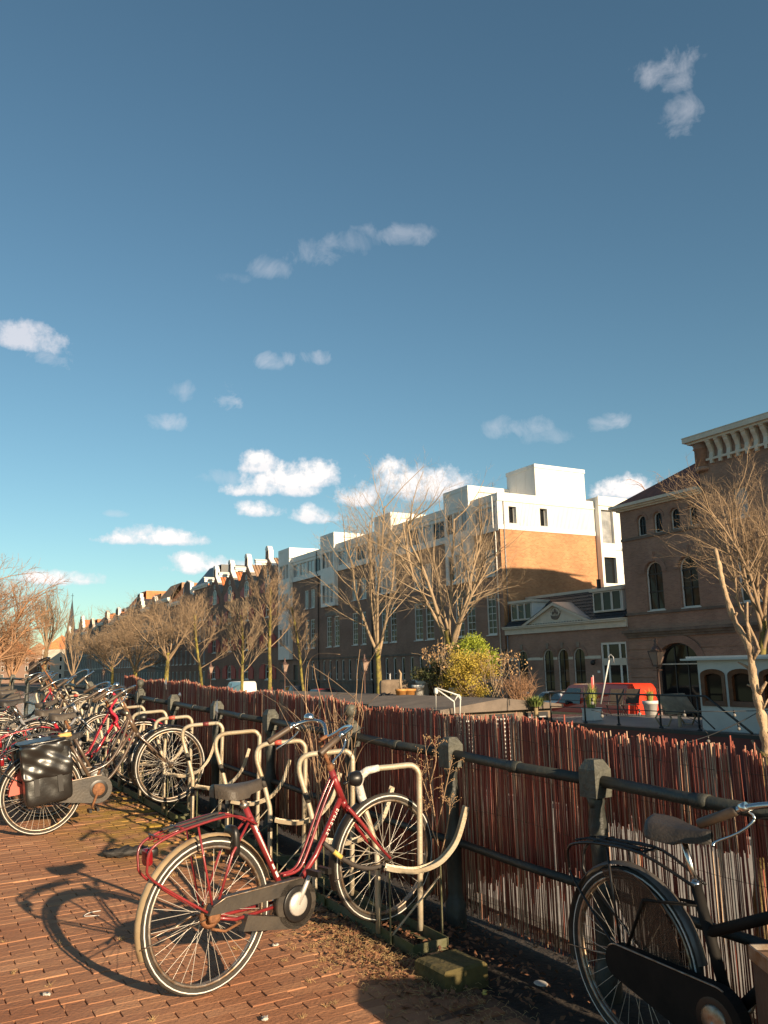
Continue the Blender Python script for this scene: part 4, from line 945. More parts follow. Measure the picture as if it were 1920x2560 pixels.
def car_paint(n, c): return mat(n, c, .28, spec=.6, coat=.6)
M['tyre_rubber'] = mat('tyre_rubber', (.02,.02,.021), .8)
M['car_glass'] = mat('car_glass', (.02,.024,.03), .05, spec=.9)
M['rim_metal'] = mat('rim_metal', (.45,.45,.46), .35, metal=.8)
def vehicle(name, label, cat, loc, rz, L, Wd, Hh, paint, kind, paint2=None):
    """x is forward; side profile swept across the width with a tucked-in roof"""
    o = thing(name, label, cat, loc, (0,0,rz))
    if kind == 'van': prof = [(-L/2,.45),(-L/2,Hh*.9),(-L/2+.12,Hh),(L*.16,Hh),(L*.22,Hh*.97),(L*.36,Hh*.60),(L*.48,Hh*.5),(L/2,Hh*.36),(L/2,.35)]
    else: prof = [(-L/2,.4),(-L/2,Hh*.55),(-L/2+.1,Hh*.66),(-L*.42,Hh*.72),(-L*.32,Hh*.97),(-L*.2,Hh),(0.02*L,Hh*.98),(L*.19,Hh*.68),(L*.42,Hh*.58),(L*.49,Hh*.46),(L/2,.35)]
    mb = MB(); hw = Wd/2; A, Bq = [], []
    def wid(z): 
        b = Hh*.6; return hw if z <= b else hw-(z-b)/(Hh-b)*.16
    rows = []
    for sx, k in ((-1,1),(-.86,0),(.86,0),(1,1)):
        rows.append([(x, sx*wid(z), z-(.05 if k else 0)) for (x, z) in prof])
    n = len(prof)
    for a, b in zip(rows, rows[1:]):
        mb.add(a+b, [(i,i+1,n+i+1,n+i) for i in range(n-1)], True)
    mb.poly(rows[0]); mb.poly(list(reversed(rows[-1])))
    body = obj('body', mb, paint, o)
    if paint2:
        mb = MB()
        for sg in (-1, 1): mb.box(-L/2+.02, L/2-.1, sg*hw-.012, sg*hw+.012, .4, Hh*.36)
        mb.box(L/2-.06, L/2+.03, -hw*.95, hw*.95, .35, Hh*.34); obj('lower_panel', mb, paint2, o)
    # glass
    def sidewin(pts, name='side_window'):
        for sg in (-1, 1):
            mb = MB(); mb.poly([(x, sg*(wid(z)+.012), z) for (x, z) in (pts if sg < 0 else list(reversed(pts)))]); obj(name, mb, M['car_glass'], o)
    if kind == 'van':
        sidewin([(L*.06,Hh*.56),(L*.34,Hh*.57),(L*.22,Hh*.9),(L*.06,Hh*.9)])
        mb = MB(); mb.quad((L*.365,-hw*.82,Hh*.62),(L*.365,hw*.82,Hh*.62),(L*.228,hw*.74,Hh*.955),(L*.228,-hw*.74,Hh*.955)); obj('windscreen', mb, M['car_glass'], o)
    else:
        sidewin([(-L*.40,Hh*.70),(L*.15,Hh*.68),(L*.02,Hh*.93),(-L*.28,Hh*.93)])
        mb = MB(); mb.quad((L*.185,-hw*.8,Hh*.71),(L*.185,hw*.8,Hh*.71),(.035*L,hw*.72,Hh*.965),(.035*L,-hw*.72,Hh*.965)); obj('windscreen', mb, M['car_glass'], o)
        mb = MB(); mb.quad((-L*.42,-hw*.8,Hh*.75),(-L*.42,hw*.8,Hh*.75),(-L*.335,hw*.72,Hh*.95),(-L*.335,-hw*.72,Hh*.95)); obj('rear_window', mb, M['car_glass'], o)
    for sg in (-1, 1):
        mb = MB(); mb.softbox((L*.455,sg*hw*.72,Hh*.43), (.16,.22,.09), 4); obj('headlight', mb, M['glass'], o)
        for x in (-L*.32, L*.32):
            mb = MB(); mb.lathe([(.2,-.1),(.31,-.1),(.33,-.06),(.33,.06),(.31,.1),(.2,.1)], 16, (x,sg*(hw-.1),.33), (0,1,0)); t_ = obj('wheel', mb, M['tyre_rubber'], o)
            mb = MB(); mb.lathe([(.02,.0),(.2,.02),(.21,0)], 12, (x,sg*(hw+.0),.33), (0,sg,0)); obj('rim', mb, M['rim_metal'], t_)
    mb = MB()
    for sg in (-1, 1): mb.softbox((L*.2,sg*(hw+.12),Hh*.58), (.07,.1,.09), 4)
    obj('mirrors', mb, M['black_iron'], o)
    return o
M['van_red'] = car_paint('van_red', (.62,.045,.02)); M['van_cream'] = car_paint('van_cream', (.62,.42,.20)); M['car_white'] = car_paint('car_white', (.62,.63,.65)); M['car_dark'] = car_paint('car_dark', (.03,.035,.05)); M['car_red'] = car_paint('car_red', (.35,.02,.02))
heading_left = math.atan2(FT.y, FT.x)
s, _ = S_at(1500, 1750, -7.3); p = W(s, -7.3, STREET_Z); vehicle('delivery_van', 'red delivery van with cream lower body parked behind the barge', 'van', p, heading_left, 5.5, 1.95, 2.12, M['van_red'], 'van', M['van_cream'])
s, _ = S_at(1385, 1750, -4.8); p = W(s, -4.8, STREET_Z); vehicle('parked_car', 'white car parked between the red van and the low brick building', 'car', p, heading_left, 4.3, 1.8, 1.62, M['car_white'], 'car', None)
for (px, n, L, Hh, pm, kd, lab, nm, ct) in ((600,-6.8,5.2,2.0,'car_white','van','white van with only its roof showing above the reed screen','parked_van','van'),(735,-6.6,4.5,1.7,'car_dark','car','dark car parked beside the slim yellow trunk','parked_car','car'),(800,-6.6,4.2,1.5,'car_red','car','dark red car parked beyond the bare arching twigs','parked_car','car')):
    s, _ = S_at(px, 1720, n); vehicle(nm, lab, ct, W(s, n, STREET_Z), heading_left, L, 1.85, Hh, M[pm], kd)

# ================================================================== houseboats
M['deck'] = mat('deck_grey', (.20,.18,.17), .6, var=.15, vscale=1.5, bump=.2)
M['hull_red'] = mat('hull_red', (.115,.018,.02), .5, var=.25, vscale=1)
M['hull_black'] = mat('hull_black', (.02,.02,.022), .5)
M['wheelhouse'] = mat('wheelhouse_white', (.56,.54,.52), .5, var=.08, vscale=2)
M['varnish'] = mat('varnished_wood', (.13,.042,.015), .5, var=.35, vscale=6)
M['wood_grey'] = mat('weathered_wood', (.20,.145,.10), .85, var=.3, vscale=3, bump=.4, bscale=25)
M['roof_felt'] = mat('roof_felt', (.16,.125,.10), .9, var=.25, vscale=1.2, bump=.4, bscale=30)
M['terracotta'] = mat('terracotta', (.55,.25,.07), .6, var=.2, vscale=6)
M['pot_white'] = mat('white_pot', (.62,.60,.57), .5)
M['soil'] = mat('soil', (.04,.03,.02), .95)
M['leaf_grass'] = mat('spiky_leaves', (.20,.26,.045), .6, col2=(.34,.33,.10), vscale=6)
M['leaf_palm'] = mat('palm_leaves', (.10,.15,.03), .6, col2=(.20,.22,.06), vscale=6)
M['leaf_conifer'] = mat('conifer_leaves', (.36,.40,.03), .7, col2=(.16,.20,.02), vscale=2.5)
M['leaf_gold'] = mat('golden_leaves', (.50,.38,.05), .75, col2=(.30,.20,.035), vscale=2.0)
M['leaf_dark'] = mat('dark_leaves', (.05,.07,.02), .7, col2=(.10,.085,.03), vscale=3)
M['leaf_dry'] = mat('dry_leaves', (.52,.33,.16), .85, col2=(.33,.19,.09), vscale=3)
M['bulb'] = mat('bulb_glass', (.22,.20,.18), .08, spec=.9)
# --- barge with wheelhouse (right)
BD = 23.0
def at(px, py, depth): d = pixdir(px, py); return CAM + d*(depth/d.dot(fwd))
# barge frame: u along the hull towards the photograph's left, v towards the far bank
bu = Vector((math.sin(FA), math.cos(FA), 0)); bv = Vector((bu.y, -bu.x, 0))
bo = at(1739, 1828, 22.6); bo = Vector((bo.x, bo.y, 0))       # foot of the wheelhouse corner
DZ = at(1748, 1828, 22.6).z
o = thing('barge', 'red hulled barge with white wheelhouse and black deck railing', 'boat', (bo.x, bo.y, WATER_Z), (0,0,math.atan2(bu.y,bu.x)))
bl = lambda u, v, z: (u, -v, z-WATER_Z)                       # local (u forward, v to the far bank)
def hull(mb, x0, x1, y0, y1, z0, z1, sheer=.5):
    n = 14; secs = []
    for i in range(n+1):
        t = i/n; x = x0+(x1-x0)*t; e = min(1, min(t, 1-t)*7); w = .35+.65*math.sqrt(max(0, 1-(1-e)**2)); c = (y0+y1)/2; hw = (y1-y0)/2*w; zt = z1+sheer*(abs(t-.45)*1.6)**3
        secs.append([(x,c-hw*.8,z0),(x,c-hw,(z0+zt)/2),(x,c-hw,zt),(x,c+hw,zt),(x,c+hw,(z0+zt)/2),(x,c+hw*.8,z0)])
    V = [p for s_ in secs for p in s_]
    mb.add(V, [(i*6+k, i*6+(k+1) % 6, (i+1)*6+(k+1) % 6, (i+1)*6+k) for i in range(n) for k in range(6)])
    mb.poly(secs[0]); mb.poly(list(reversed(secs[-1])))
dz = DZ-WATER_Z
mb = MB(); hull(mb, -16, 9.2, -4.6, .35, -.4, dz-.02, .0); obj('hull', mb, M['hull_red'], o)
mb = MB(); mb.box(-15, 7.2, -4.3, .05, dz-.015, dz+.02); obj('deck', mb, M['deck'], o)
mb = MB(); mb.box(-15.5, 8.2, .05, .37, dz-.06, dz+.035); obj('rubbing_strake', mb, M['hull_black'], o)
whh = 1.78                                                    # wheelhouse: openings in the side towards the camera
wo_ = [(-2.15,-1.25),(-3.55,-2.65)]; wo_ = [(-.84,-.12),(-1.78,-1.02),(-2.75,-1.98),(-3.7,-2.95)]
mb = MB()
xs = sorted([-5.6,0.]+[v for a in wo_ for v in a]); z0, z1, zt = dz+.72, dz+1.62, dz+whh+.12
for a, b in zip(xs, xs[1:]):
    if (a, b) in wo_:
        mb.quad((a,-.3,dz+.02),(b,-.3,dz+.02),(b,-.3,z0),(a,-.3,z0)); ol = outline(a,b,z0,z1,.14)
        for p, q in zip(ol[2:], ol[3:]): mb.quad((p[0],-.3,p[1]),(q[0],-.3,q[1]),(q[0],-.3,zt),(p[0],-.3,zt))
        for i in range(len(ol)):
            p, q = ol[i], ol[(i+1) % len(ol)]; mb.quad((p[0],-.3,p[1]),(q[0],-.3,q[1]),(q[0],-.45,q[1]),(p[0],-.45,p[1]))
    else: mb.quad((a,-.3,dz+.02),(b,-.3,dz+.02),(b,-.3,zt),(a,-.3,zt))
mb.quad((0,-.3,dz+.02),(0,-3.9,dz+.02),(0,-3.9,zt),(0,-.3,zt)); mb.quad((-5.6,-.3,dz+.02),(-5.6,-3.9,dz+.02),(-5.6,-3.9,zt),(-5.6,-.3,zt)); mb.quad((-5.6,-3.9,dz+.02),(0,-3.9,dz+.02),(0,-3.9,zt),(-5.6,-3.9,zt))
wh = obj('wheelhouse', mb, M['wheelhouse'], o)
mb = MB(); mb.box(-5.8, .42, -4.1, -.1, zt, zt+.05); mb.box(-5.8, .3, -4.0, -.2, zt+.05, zt+.11); obj('wheelhouse_roof', mb, M['wheelhouse'], o)
for (a, b) in wo_:
    mb = MB(); ol = outline(a-.04,b+.04,z0-.05,z1+.04,.16); il = outline(a+.08,b-.08,z0+.09,z1-.08,.11); n = len(ol)
    for i in range(n):
        p, q, r_, s_ = ol[i], ol[(i+1) % n], il[(i+1) % n], il[i]
        mb.quad((p[0],-.27,p[1]),(q[0],-.27,q[1]),(r_[0],-.29,r_[1]),(s_[0],-.29,s_[1])); mb.quad((s_[0],-.29,s_[1]),(r_[0],-.29,r_[1]),(r_[0],-.40,r_[1]),(s_[0],-.40,s_[1])); mb.quad((p[0],-.27,p[1]),(p[0],-.3,p[1]),(q[0],-.3,q[1]),(q[0],-.27,q[1]))
    f_ = obj('window_frame', mb, M['varnish'], wh)
    mb = MB(); mb.poly([(p[0],-.39,p[1]) for p in il]); obj('pane', mb, M['glass_warm'], f_)
# deck railing
M['rail_black'] = mat('railing_black', (.025,.024,.026), .45)
rx = [5.85, 4.2, 2.75, 1.1, -.25]
for x in rx:
    mb = MB(); mb.tube([(x,.12,dz),(x,.12,dz+.95)], .028, 6); mb.lathe([(.07,0),(.07,.02),(.03,.06)], 8, (x,.12,dz+.035)); obj('railing_post', mb, M['rail_black'], o)
mb = MB(); mb.tube([(7.0,-1.6,dz+.95),(5.85,.12,dz+.95),(-.55,.12,dz+.95),(-1.9,.12,dz+.05)], .03, 6); mb.tube([(5.85,.12,dz+.5),(-.25,.12,dz+.5)], .014, 5); mb.tube([(-.25,.12,dz+.5),(-.75,.12,dz+.1)], .02, 5); mb.tube([(5.85,.12,dz+.72),(2.75,.12,dz+.72)], .01, 4)
obj('railing', mb, M['rail_black'], o)
def on_deck(px, py): 
    d = pixdir(px, py); t = (DZ+.03-CAM.z)/d.z; return CAM + d*t
M['deck_wood'] = mat('bench_wood', (.40,.29,.19), .8, var=.3, vscale=3)
# planters on the deck
def spiky(o, z, r, h, n, m, seed, wd=.02):
    rnd = random.Random(seed); mb = MB()
    for k in range(n):
        a = rnd.uniform(0,6.28); rr = rnd.uniform(0,r*.35); out = rnd.uniform(.1,1.0)*r; hh = h*rnd.uniform(.55,1.05)
        p0 = Vector((rr*math.cos(a), rr*math.sin(a), z)); p1 = p0 + Vector((out*.35*math.cos(a), out*.35*math.sin(a), hh*.65)); p2 = p0 + Vector((out*math.cos(a), out*math.sin(a), hh*(1-.25*out/r)))
        t = Vector((-math.sin(a), math.cos(a), 0))*wd
        mb.add([p0-t,p0+t,p1+t*.8,p1-t*.8,p2], [(0,1,2,3),(3,2,4)])
    obj('leaves', mb, m, o)
def pot(name, label, p, r, h, pm, group=None, rim=True):
    o = thing(name, label, 'plant pot' if 'pot' in name else 'planter', p, None, group)
    mb = MB(); mb.lathe([(r*.72,0),(r*.95,h*.78),(r*1.04,h*.78),(r*1.06,h),(r*.92,h),(r*.9,h*.9)], 16); obj('body', mb, pm, o)
    mb = MB(); mb.lathe([(0.001,h*.9),(r*.9,h*.9)], 16); obj('soil', mb, M['soil'], o)
    return o
p = on_deck(1628, 1790); q = pot('pot_plant', 'tall white round pot with spiky grass on the barge deck', p, .26, .52, M['pot_white'], 'white pots on the barge'); spiky(q, .42, .3, .62, 90, M['leaf_grass'], 3, .012)
p = on_deck(1481, 1800)
o2 = thing('planter_box', 'white box planter with long spiky leaves at the barge rail end', 'planter', p, (0,0,.3)); mb = MB(); mb.box(-.3,.3,-.2,.2,0,.36); mb.box(-.32,.32,-.22,.22,.36,.4); obj('box', mb, M['pot_white'], o2); spiky(o2, .38, .42, .9, 110, M['leaf_grass'], 4, .013)
# folding deck chairs
M['canvas'] = mat('dark_canvas', (.085,.065,.05), .9, var=.2)
for (px, lab) in ((1545,'dark canvas folding chair on the barge deck, nearer the spiky planter'),(1585,'dark canvas folding chair on the barge deck, nearer the round pot')):
    p = on_deck(px, 1788); o2 = thing('deck_chair', lab, 'chair', p, (0,0,rad(200)), 'folding chairs on the barge deck')
    mb = MB(); mb.obox((-.02,0,.66), Vector((.94,0,.34)).cross(Vector((0,1,0))), Vector((0,1,0)), Vector((.94,0,.34)), .27, .24, .012); obj('backrest', mb, M['canvas'], o2)
    mb = MB(); mb.box(-.02,.42,-.24,.24,.36,.385); obj('seat', mb, M['canvas'], o2)
    for sg in (-1, 1):
        mb = MB(); mb.tube([(.4,sg*.26,0),(-.12,sg*.26,.95)], .014, 5); obj('leg', mb, M['rail_black'], o2)
        mb = MB(); mb.tube([(-.05,sg*.26,0),(.42,sg*.26,.4)], .014, 5); obj('leg', mb, M['rail_black'], o2)
# slatted bench with hexagonal hatch by the wheelhouse
p = on_deck(1706, 1816); o2 = thing('deck_bench', 'weathered wooden bench with slanted back against the white wheelhouse', 'bench', p, (0,0,math.atan2(bu.y,bu.x)))
mb = MB(); mb.prism([(.62,.9),(.72,.9),(.34,.40),(.24,.40)], lambda u,v:(u,-.9,v), lambda u,v:(u,.25,v)); obj('backrest', mb, M['deck_wood'], o2)
mb = MB(); mb.box(-.12,.38,-.9,.25,.36,.41); obj('seat', mb, M['deck_wood'], o2)
for y in (-.8,.2):
    mb = MB(); mb.tube([(.62,y,.0),(.80,y,.22),(.62,y,.46),(.34,y,.46),(.2,y,.22),(.34,y,.0),(.62,y,0)], .03, 5); obj('leg', mb, M['deck_wood'], o2)
    mb = MB(); mb.box(-.14,-.06,y-.03,y+.03,0,.38); obj('leg', mb, M['deck_wood'], o2)
# flag and boat hook
p = on_deck(1490, 1790)
o2 = thing('flag', 'furled red white and blue flag on a short staff behind the spiky planter', 'flag', p)
tz = at(1488, 1688, (p-CAM).dot(fwd)).z-p.z
mb = MB(); mb.tube([(0,0,0),(-.02,0,tz)], .015, 6); obj('staff', mb, M['pot_white'], o2)
for k, (z0_, z1_, mm) in enumerate(((.62,.98,M['shutter']),(.40,.62,M['pot_white']),(.2,.40,M['sign_blue']))):
    mb = MB(); n = 6; V = []
    for i in range(n+1):
        for j in range(2):
            zz = tz*(z0_ if j == 0 else z1_); u = i/n; wdt = .22*(1.15-.9*(zz/tz))+.03; V.append((-u*wdt, .03*math.sin(u*9+zz*4), zz-.05*u))
    mb.add(V, [(2*i,2*i+2,2*i+3,2*i+1) for i in range(n)], True); obj('cloth', mb, mm, o2)
a_, b_ = at(1506, 1738, 24.2), at(1523, 1650, 24.2)
o2 = thing('boat_hook', 'pale boat hook pole leaning beside the flag', 'boat hook', tuple(a_)); v_ = b_-a_
mb = MB(); mb.tube([-v_*.25, v_], .022, 6); obj('pole', mb, M['pot_white'], o2)
mb = MB(); mb.tube([v_, v_+Vector((.0,.02,.1)), v_+Vector((.05,-.03,.16)), v_+Vector((.09,-.08,.08)), v_+Vector((.09,-.09,-.08))], .018, 6); obj('hook', mb, M['zinc'], o2)
# string of bulbs before the wheelhouse
o2 = thing('string_lights', 'string of clear bulbs on a dark cable from barge rail to wheelhouse', 'string lights', tuple(at(1775, 1850, 21.0)))
org = Vector(o2.location); cab = smooth_path([at(x,y,dd)-org for (x,y,dd) in ((1700,1862,21),(1775,1838,21),(1850,1805,21),(1895,1780,21),(1930,1755,21))], 5)
mb = MB(); mb.tube(cab, .012, 5); mb.tube([at(1715,1778,21)-org, at(1800,1779,21)-org, at(1930,1776,21)-org], .010, 5); mb.tube(smooth_path([at(1478,1775,22)-org, at(1560,1790,22)-org, at(1712,1790,22)-org, at(1770,1835,21.5)-org],4), .009, 5); obj('cable', mb, M['rail_black'], o2)
for (x, y) in ((1771,1853),(1836,1788),(1847,1822),(1711,1788),(1599,1785),(1505,1790),(1481,1758)):
    q = at(x,y,21)-org; mb = MB(); mb.ball(q, .045, 10, 8); bo_ = obj('bulb', mb, M['bulb'], o2); mb = MB(); mb.lathe([(.026,.05),(.026,.13)], 8, q); obj('socket', mb, M['rail_black'], bo_)

# --- flat white roofed houseboat moored below the near quay, seen only through the reeds
M['roof_white'] = mat('white_roof_paint', (.40,.345,.285), .7, var=.2, vscale=2)
o = thing('moored_houseboat', 'houseboat with white painted flat roof close behind the thin reed screen', 'boat', (6.0, 3.0, WATER_Z)); zr = -.4-WATER_Z
mb = MB(); mb.box(-2.45, 2.6, -7, 9.5, -.3, .7); obj('hull', mb, M['hull_black'], o)
mb = MB(); mb.box(-2.2, 2.4, -6.8, 9.2, .7, zr-.06); obj('cabin', mb, M['wood_grey'], o)
mb = MB(); mb.box(-2.35, 2.5, -7, 9.4, zr-.06, zr); obj('roof', mb, M['roof_white'], o)
mb = MB(); mb.box(2.38, 2.5, -7, 9.4, zr, zr+.06); obj('roof_edge', mb, M['roof_white'], o)

# --- brown houseboat (middle), its flat roof full of pots
c0 = at(1238, 1765, 27.6); c0 = Vector((c0.x, c0.y, 0)); RZ = at(1190, 1745, 31).z
o = thing('houseboat', 'low brown wooden houseboat with louvred windows and a felt roof', 'boat', (c0.x, c0.y, WATER_Z), (0,0,math.atan2(bu.y,bu.x)))
rz_ = RZ-WATER_Z
mb = MB(); hull(mb, -2, 23, -2.6, 2.6, -.3, .8, .2); obj('hull', mb, M['hull_black'], o)
louv = [(2.25,1.4),(.85,0.05),(-.45,-1.2)]
mb = MB(); mb.box(-.2, 21, -2.2, 2.2, .8, rz_-.25); obj('cabin', mb, M['wood_grey'], o)
mb = MB(); mb.prism([(-2.5,rz_-.28),(2.5,rz_-.28),(2.5,rz_-.16),(0,rz_+.12),(-2.5,rz_-.16)], lambda u,v:(-.5,u,v), lambda u,v:(21.4,u,v)); obj('roof', mb, M['roof_felt'], o)
mb = MB(); mb.box(4.2, 21.5, 2.42, 2.56, rz_-.32, rz_-.1); obj('gutter', mb, M['hull_black'], o)
# gable end towards the sun with three louvred windows
for yc in (-1.5, -.1, 1.3):
    mb = MB(); mb.box(-.27,-.205,yc-.5,yc+.5,.95,rz_-.40); f_ = obj('window_frame', mb, M['hull_black'], o)
    for j in range(11):
        q = MB(); zz = 1.05+j*(rz_-1.55)/11; q.obox((-.30,yc,zz+.07), Vector((.8,0,.6)), Vector((0,1,0)), Vector((-.6,0,.8)), .03, .38, .008); obj('slat', q, M['pot_white'], f_)
for xc in (2.0, 5.0, 8.0, 11.0):
    mb = MB(); mb.box(xc-.6, xc+.6, 2.205, 2.25, 1.1, rz_-.7); f_ = obj('window_frame', mb, M['hull_black'], o)
    mb = MB(); mb.box(xc-.5, xc+.5, 2.252, 2.256, 1.2, rz_-.8); obj('pane', mb, M['glass'], f_)
def on_roof(px, py): 
    d = pixdir(px, py); t = (RZ-CAM.z)/d.z; return CAM + d*t
def roof_at(px, depth): q = at(px, 1740, depth); return Vector((q.x, q.y, RZ-.06))
for (px, dp, r, h, mm, lab, nm) in ((1003,33,.23,.40,'terracotta','round terracotta pot with bare stem on the houseboat roof','pot_plant'),(1022,33.6,.29,.38,'terracotta','wide terracotta pot beside the one with the bare stem','pot_plant'),
        (1046,34,.26,.52,'pot_white','pale bucket on the houseboat roof beside the terracotta pots','bucket_pot'),(1061,34.6,.34,.70,'pot_white','large pale tub on the houseboat roof behind the bucket','tub_pot'),(1110,34,.42,.62,'wood_grey','dark round tub under the golden shrub','tub_pot'),(1135,33.4,.2,.4,'pot_white','small white pot under the golden shrub','small_pot')):
    q = pot(nm, lab, roof_at(px, dp), r, h, M[mm], 'pots on the houseboat roof')
    if px == 1003:
        mb = MB(); mb.tube([(0,0,h*.9),(-.03,0,.7),(.02,.02,1.0),(-.08,0,1.15)], [.05,.05,.045,.02], 6); obj('stem', mb, M['twig_pale'], q)
for (px, dp, w_, d_, h, mm, lab, nm) in ((985,34.8,1.2,.5,.75,'wood_grey','long grey planter trough at the back of the houseboat roof','planter_trough'),(1078,34.6,.35,.35,.75,'varnish','brown wooden crate on the houseboat roof under the shrub','roof_crate'),(965,33.6,.5,.4,.22,'hull_black','heap of black plastic sheeting on the houseboat roof','plastic_sheet')):
    o2 = thing(nm, lab, 'planter' if 'trough' in nm else 'crate' if 'crate' in nm else 'plastic sheet', roof_at(px, dp), (0,0,-.4))
    mb = MB(); mb.softbox((0,0,h/2), (w_/2,d_/2,h/2), 5, 8 if 'sheet' not in nm else 2.5, 0 if 'sheet' not in nm else .05, 5); obj('body', mb, M[mm], o2)
# golden shrub and clipped conifer on the roof
def leafy(o, name, c, R, n, size, m, seed, hollow=.35, e=2.0):
    rnd = random.Random(seed); mb = MB()
    cl = []
    for k in range(34):
        while True:
            q = Vector((rnd.uniform(-1,1), rnd.uniform(-1,1), rnd.uniform(-1,1)))
            if hollow < q.length < 1: break
        cl.append(q)
    for k in range(n):
        q = rnd.choice(cl) + Vector((rnd.gauss(0,.16), rnd.gauss(0,.16), rnd.gauss(0,.16)))
        p = Vector((c[0]+q.x*R[0], c[1]+q.y*R[1], c[2]+q.z*R[2]))
        a = Vector((rnd.gauss(0,1), rnd.gauss(0,1), rnd.gauss(0,1))).normalized(); b = a.orthogonal().normalized(); b.rotate(Matrix.Rotation(rnd.uniform(0,6.28), 3, a)); s_ = size*rnd.uniform(.6,1.3)
        mb.add([p-a*s_, p+b*s_*.45, p+a*s_, p-b*s_*.45], [(0,1,2,3)])
    obj(name, mb, m, o)
def stems(o, c, H_, sp_, n, m, seed, r=.018, tips=True):
    rnd = random.Random(seed); mb = MB()
    for k in range(n):
        a = rnd.uniform(0,6.28); q = Vector((c[0]+rnd.uniform(-.2,.2), c[1]+rnd.uniform(-.2,.2), c[2])); d = Vector((math.cos(a)*sp_*rnd.random(), math.sin(a)*sp_*rnd.random(), H_*rnd.uniform(.7,1.1)))
        pts = [q, q+d*.35+Vector((rnd.gauss(0,.08),rnd.gauss(0,.08),0)), q+d*.7, q+d]
        mb.tube(pts, [r, r*.8, r*.6, r*.3], 4, cap=False)
        for j in range(4 if tips else 0):
            t = rnd.uniform(.4,1); b = q+d*t; e = b+Vector((rnd.gauss(0,.28),rnd.gauss(0,.28),rnd.uniform(.1,.5))); mb.tube([b,(b+e)/2+Vector((0,0,.05)),e], [r*.4,r*.3,r*.2], 3, cap=False)
    obj('stems', mb, m, o)
p = roof_at(1178, 33.2); o2 = thing('golden_shrub', 'big golden green shrub with dense small leaves on the houseboat roof', 'shrub', p)
stems(o2, (0,0,0), 1.6, 1.5, 50, M['twig_pale'], 61); leafy(o2, 'foliage', (0,0,.92), (1.25,1.2,.85), 11000, .042, M['leaf_gold'], 62, .1)
p = roof_at(1190, 35.4); o2 = thing('conifer', 'bright green rounded conifer rising behind the golden shrub', 'shrub', p)
stems(o2, (0,0,0), 1.9, .4, 8, M['bark'], 63, .05, False); leafy(o2, 'foliage', (0,0,1.75), (.92,.92,.85), 11000, .045, M['leaf_conifer'], 64, .55)
p = roof_at(1095, 34.2); o2 = thing('evergreen_shrub', 'dark evergreen shrub low beside the golden shrub', 'shrub', p)
stems(o2, (0,0,0), 1.2, .6, 10, M['bark'], 65, .02); leafy(o2, 'foliage', (0,0,.95), (1.0,.8,.55), 2600, .06, M['leaf_dark'], 66, .2)
p = roof_at(1245, 32.6); o2 = thing('dry_leaved_shrub', 'spreading shrub with pale withered leaves at the end of the houseboat roof', 'shrub', p)
stems(o2, (0,0,0), 1.6, 1.7, 12, M['twig_pale'], 67); leafy(o2, 'foliage', (.3,0,1.2), (1.2,1.1,.6), 260, .055, M['leaf_dry'], 68, .2)
p = roof_at(1104, 33.6) ; o2 = thing('withered_shrub', 'tall thin shrub with pale withered leaves above the dark evergreen', 'shrub', p)
stems(o2, (0,0,0), 2.2, .8, 9, M['twig_pale'], 69); leafy(o2, 'foliage', (-.1,0,1.7), (.7,.6,.6), 260, .065, M['leaf_dry'], 70, .1)
p = roof_at(1300, 31.2); p.z -= .3; o2 = thing('red_twig_shrub', 'low reddish bare shrub at the end of the houseboat', 'shrub', p); stems(o2, (0,0,0), .95, .9, 70, M['twig_red'], 71, .012)
# white folding clothes-drier arm on the houseboat roof edge
a0 = at(1149, 1768, 26); o2 = thing('davit_arm', 'white folded metal davit arm at the houseboat roof edge', 'davit', tuple(a0)); v0 = lambda x,y: at(x,y,26)-a0
mb = MB(); mb.tube([v0(1149,1800), v0(1151,1742), v0(1146,1736)], .025, 6); mb.tube([v0(1137,1796), v0(1135,1754), v0(1090,1722)], .025, 6); mb.tube([v0(1092,1720), v0(1145,1738), v0(1152,1750)], .028, 6); mb.tube([v0(1145,1738), v0(1135,1754)], .02, 6); obj('frame', mb, M['pot_white'], o2)
mb = MB(); mb.tube([v0(1090,1722), v0(1090,1775)], .010, 5); mb.lathe([(.03,-.1),(.07,-.05),(.05,.1)], 8, v0(1090,1728)); obj('pulley', mb, M['pot_white'], o2)
# palm in a pot between houseboat and white car
p = at(1340, 1778, 27.5); o2 = thing('palm', 'small fan palm beside the white car', 'plant', (p.x,p.y,p.z-1.2))
mb = MB(); mb.lathe([(.3,0),(.4,.6),(.42,.62)], 12); obj('pot', mb, M['wood_grey'], o2)
mb = MB(); mb.tube([(0,0,.5),(0,0,1.35)], [.08,.07], 8); obj('stem', mb, M['bark'], o2); spiky(o2, 1.35, .62, .42, 130, M['leaf_palm'], 12, .02)
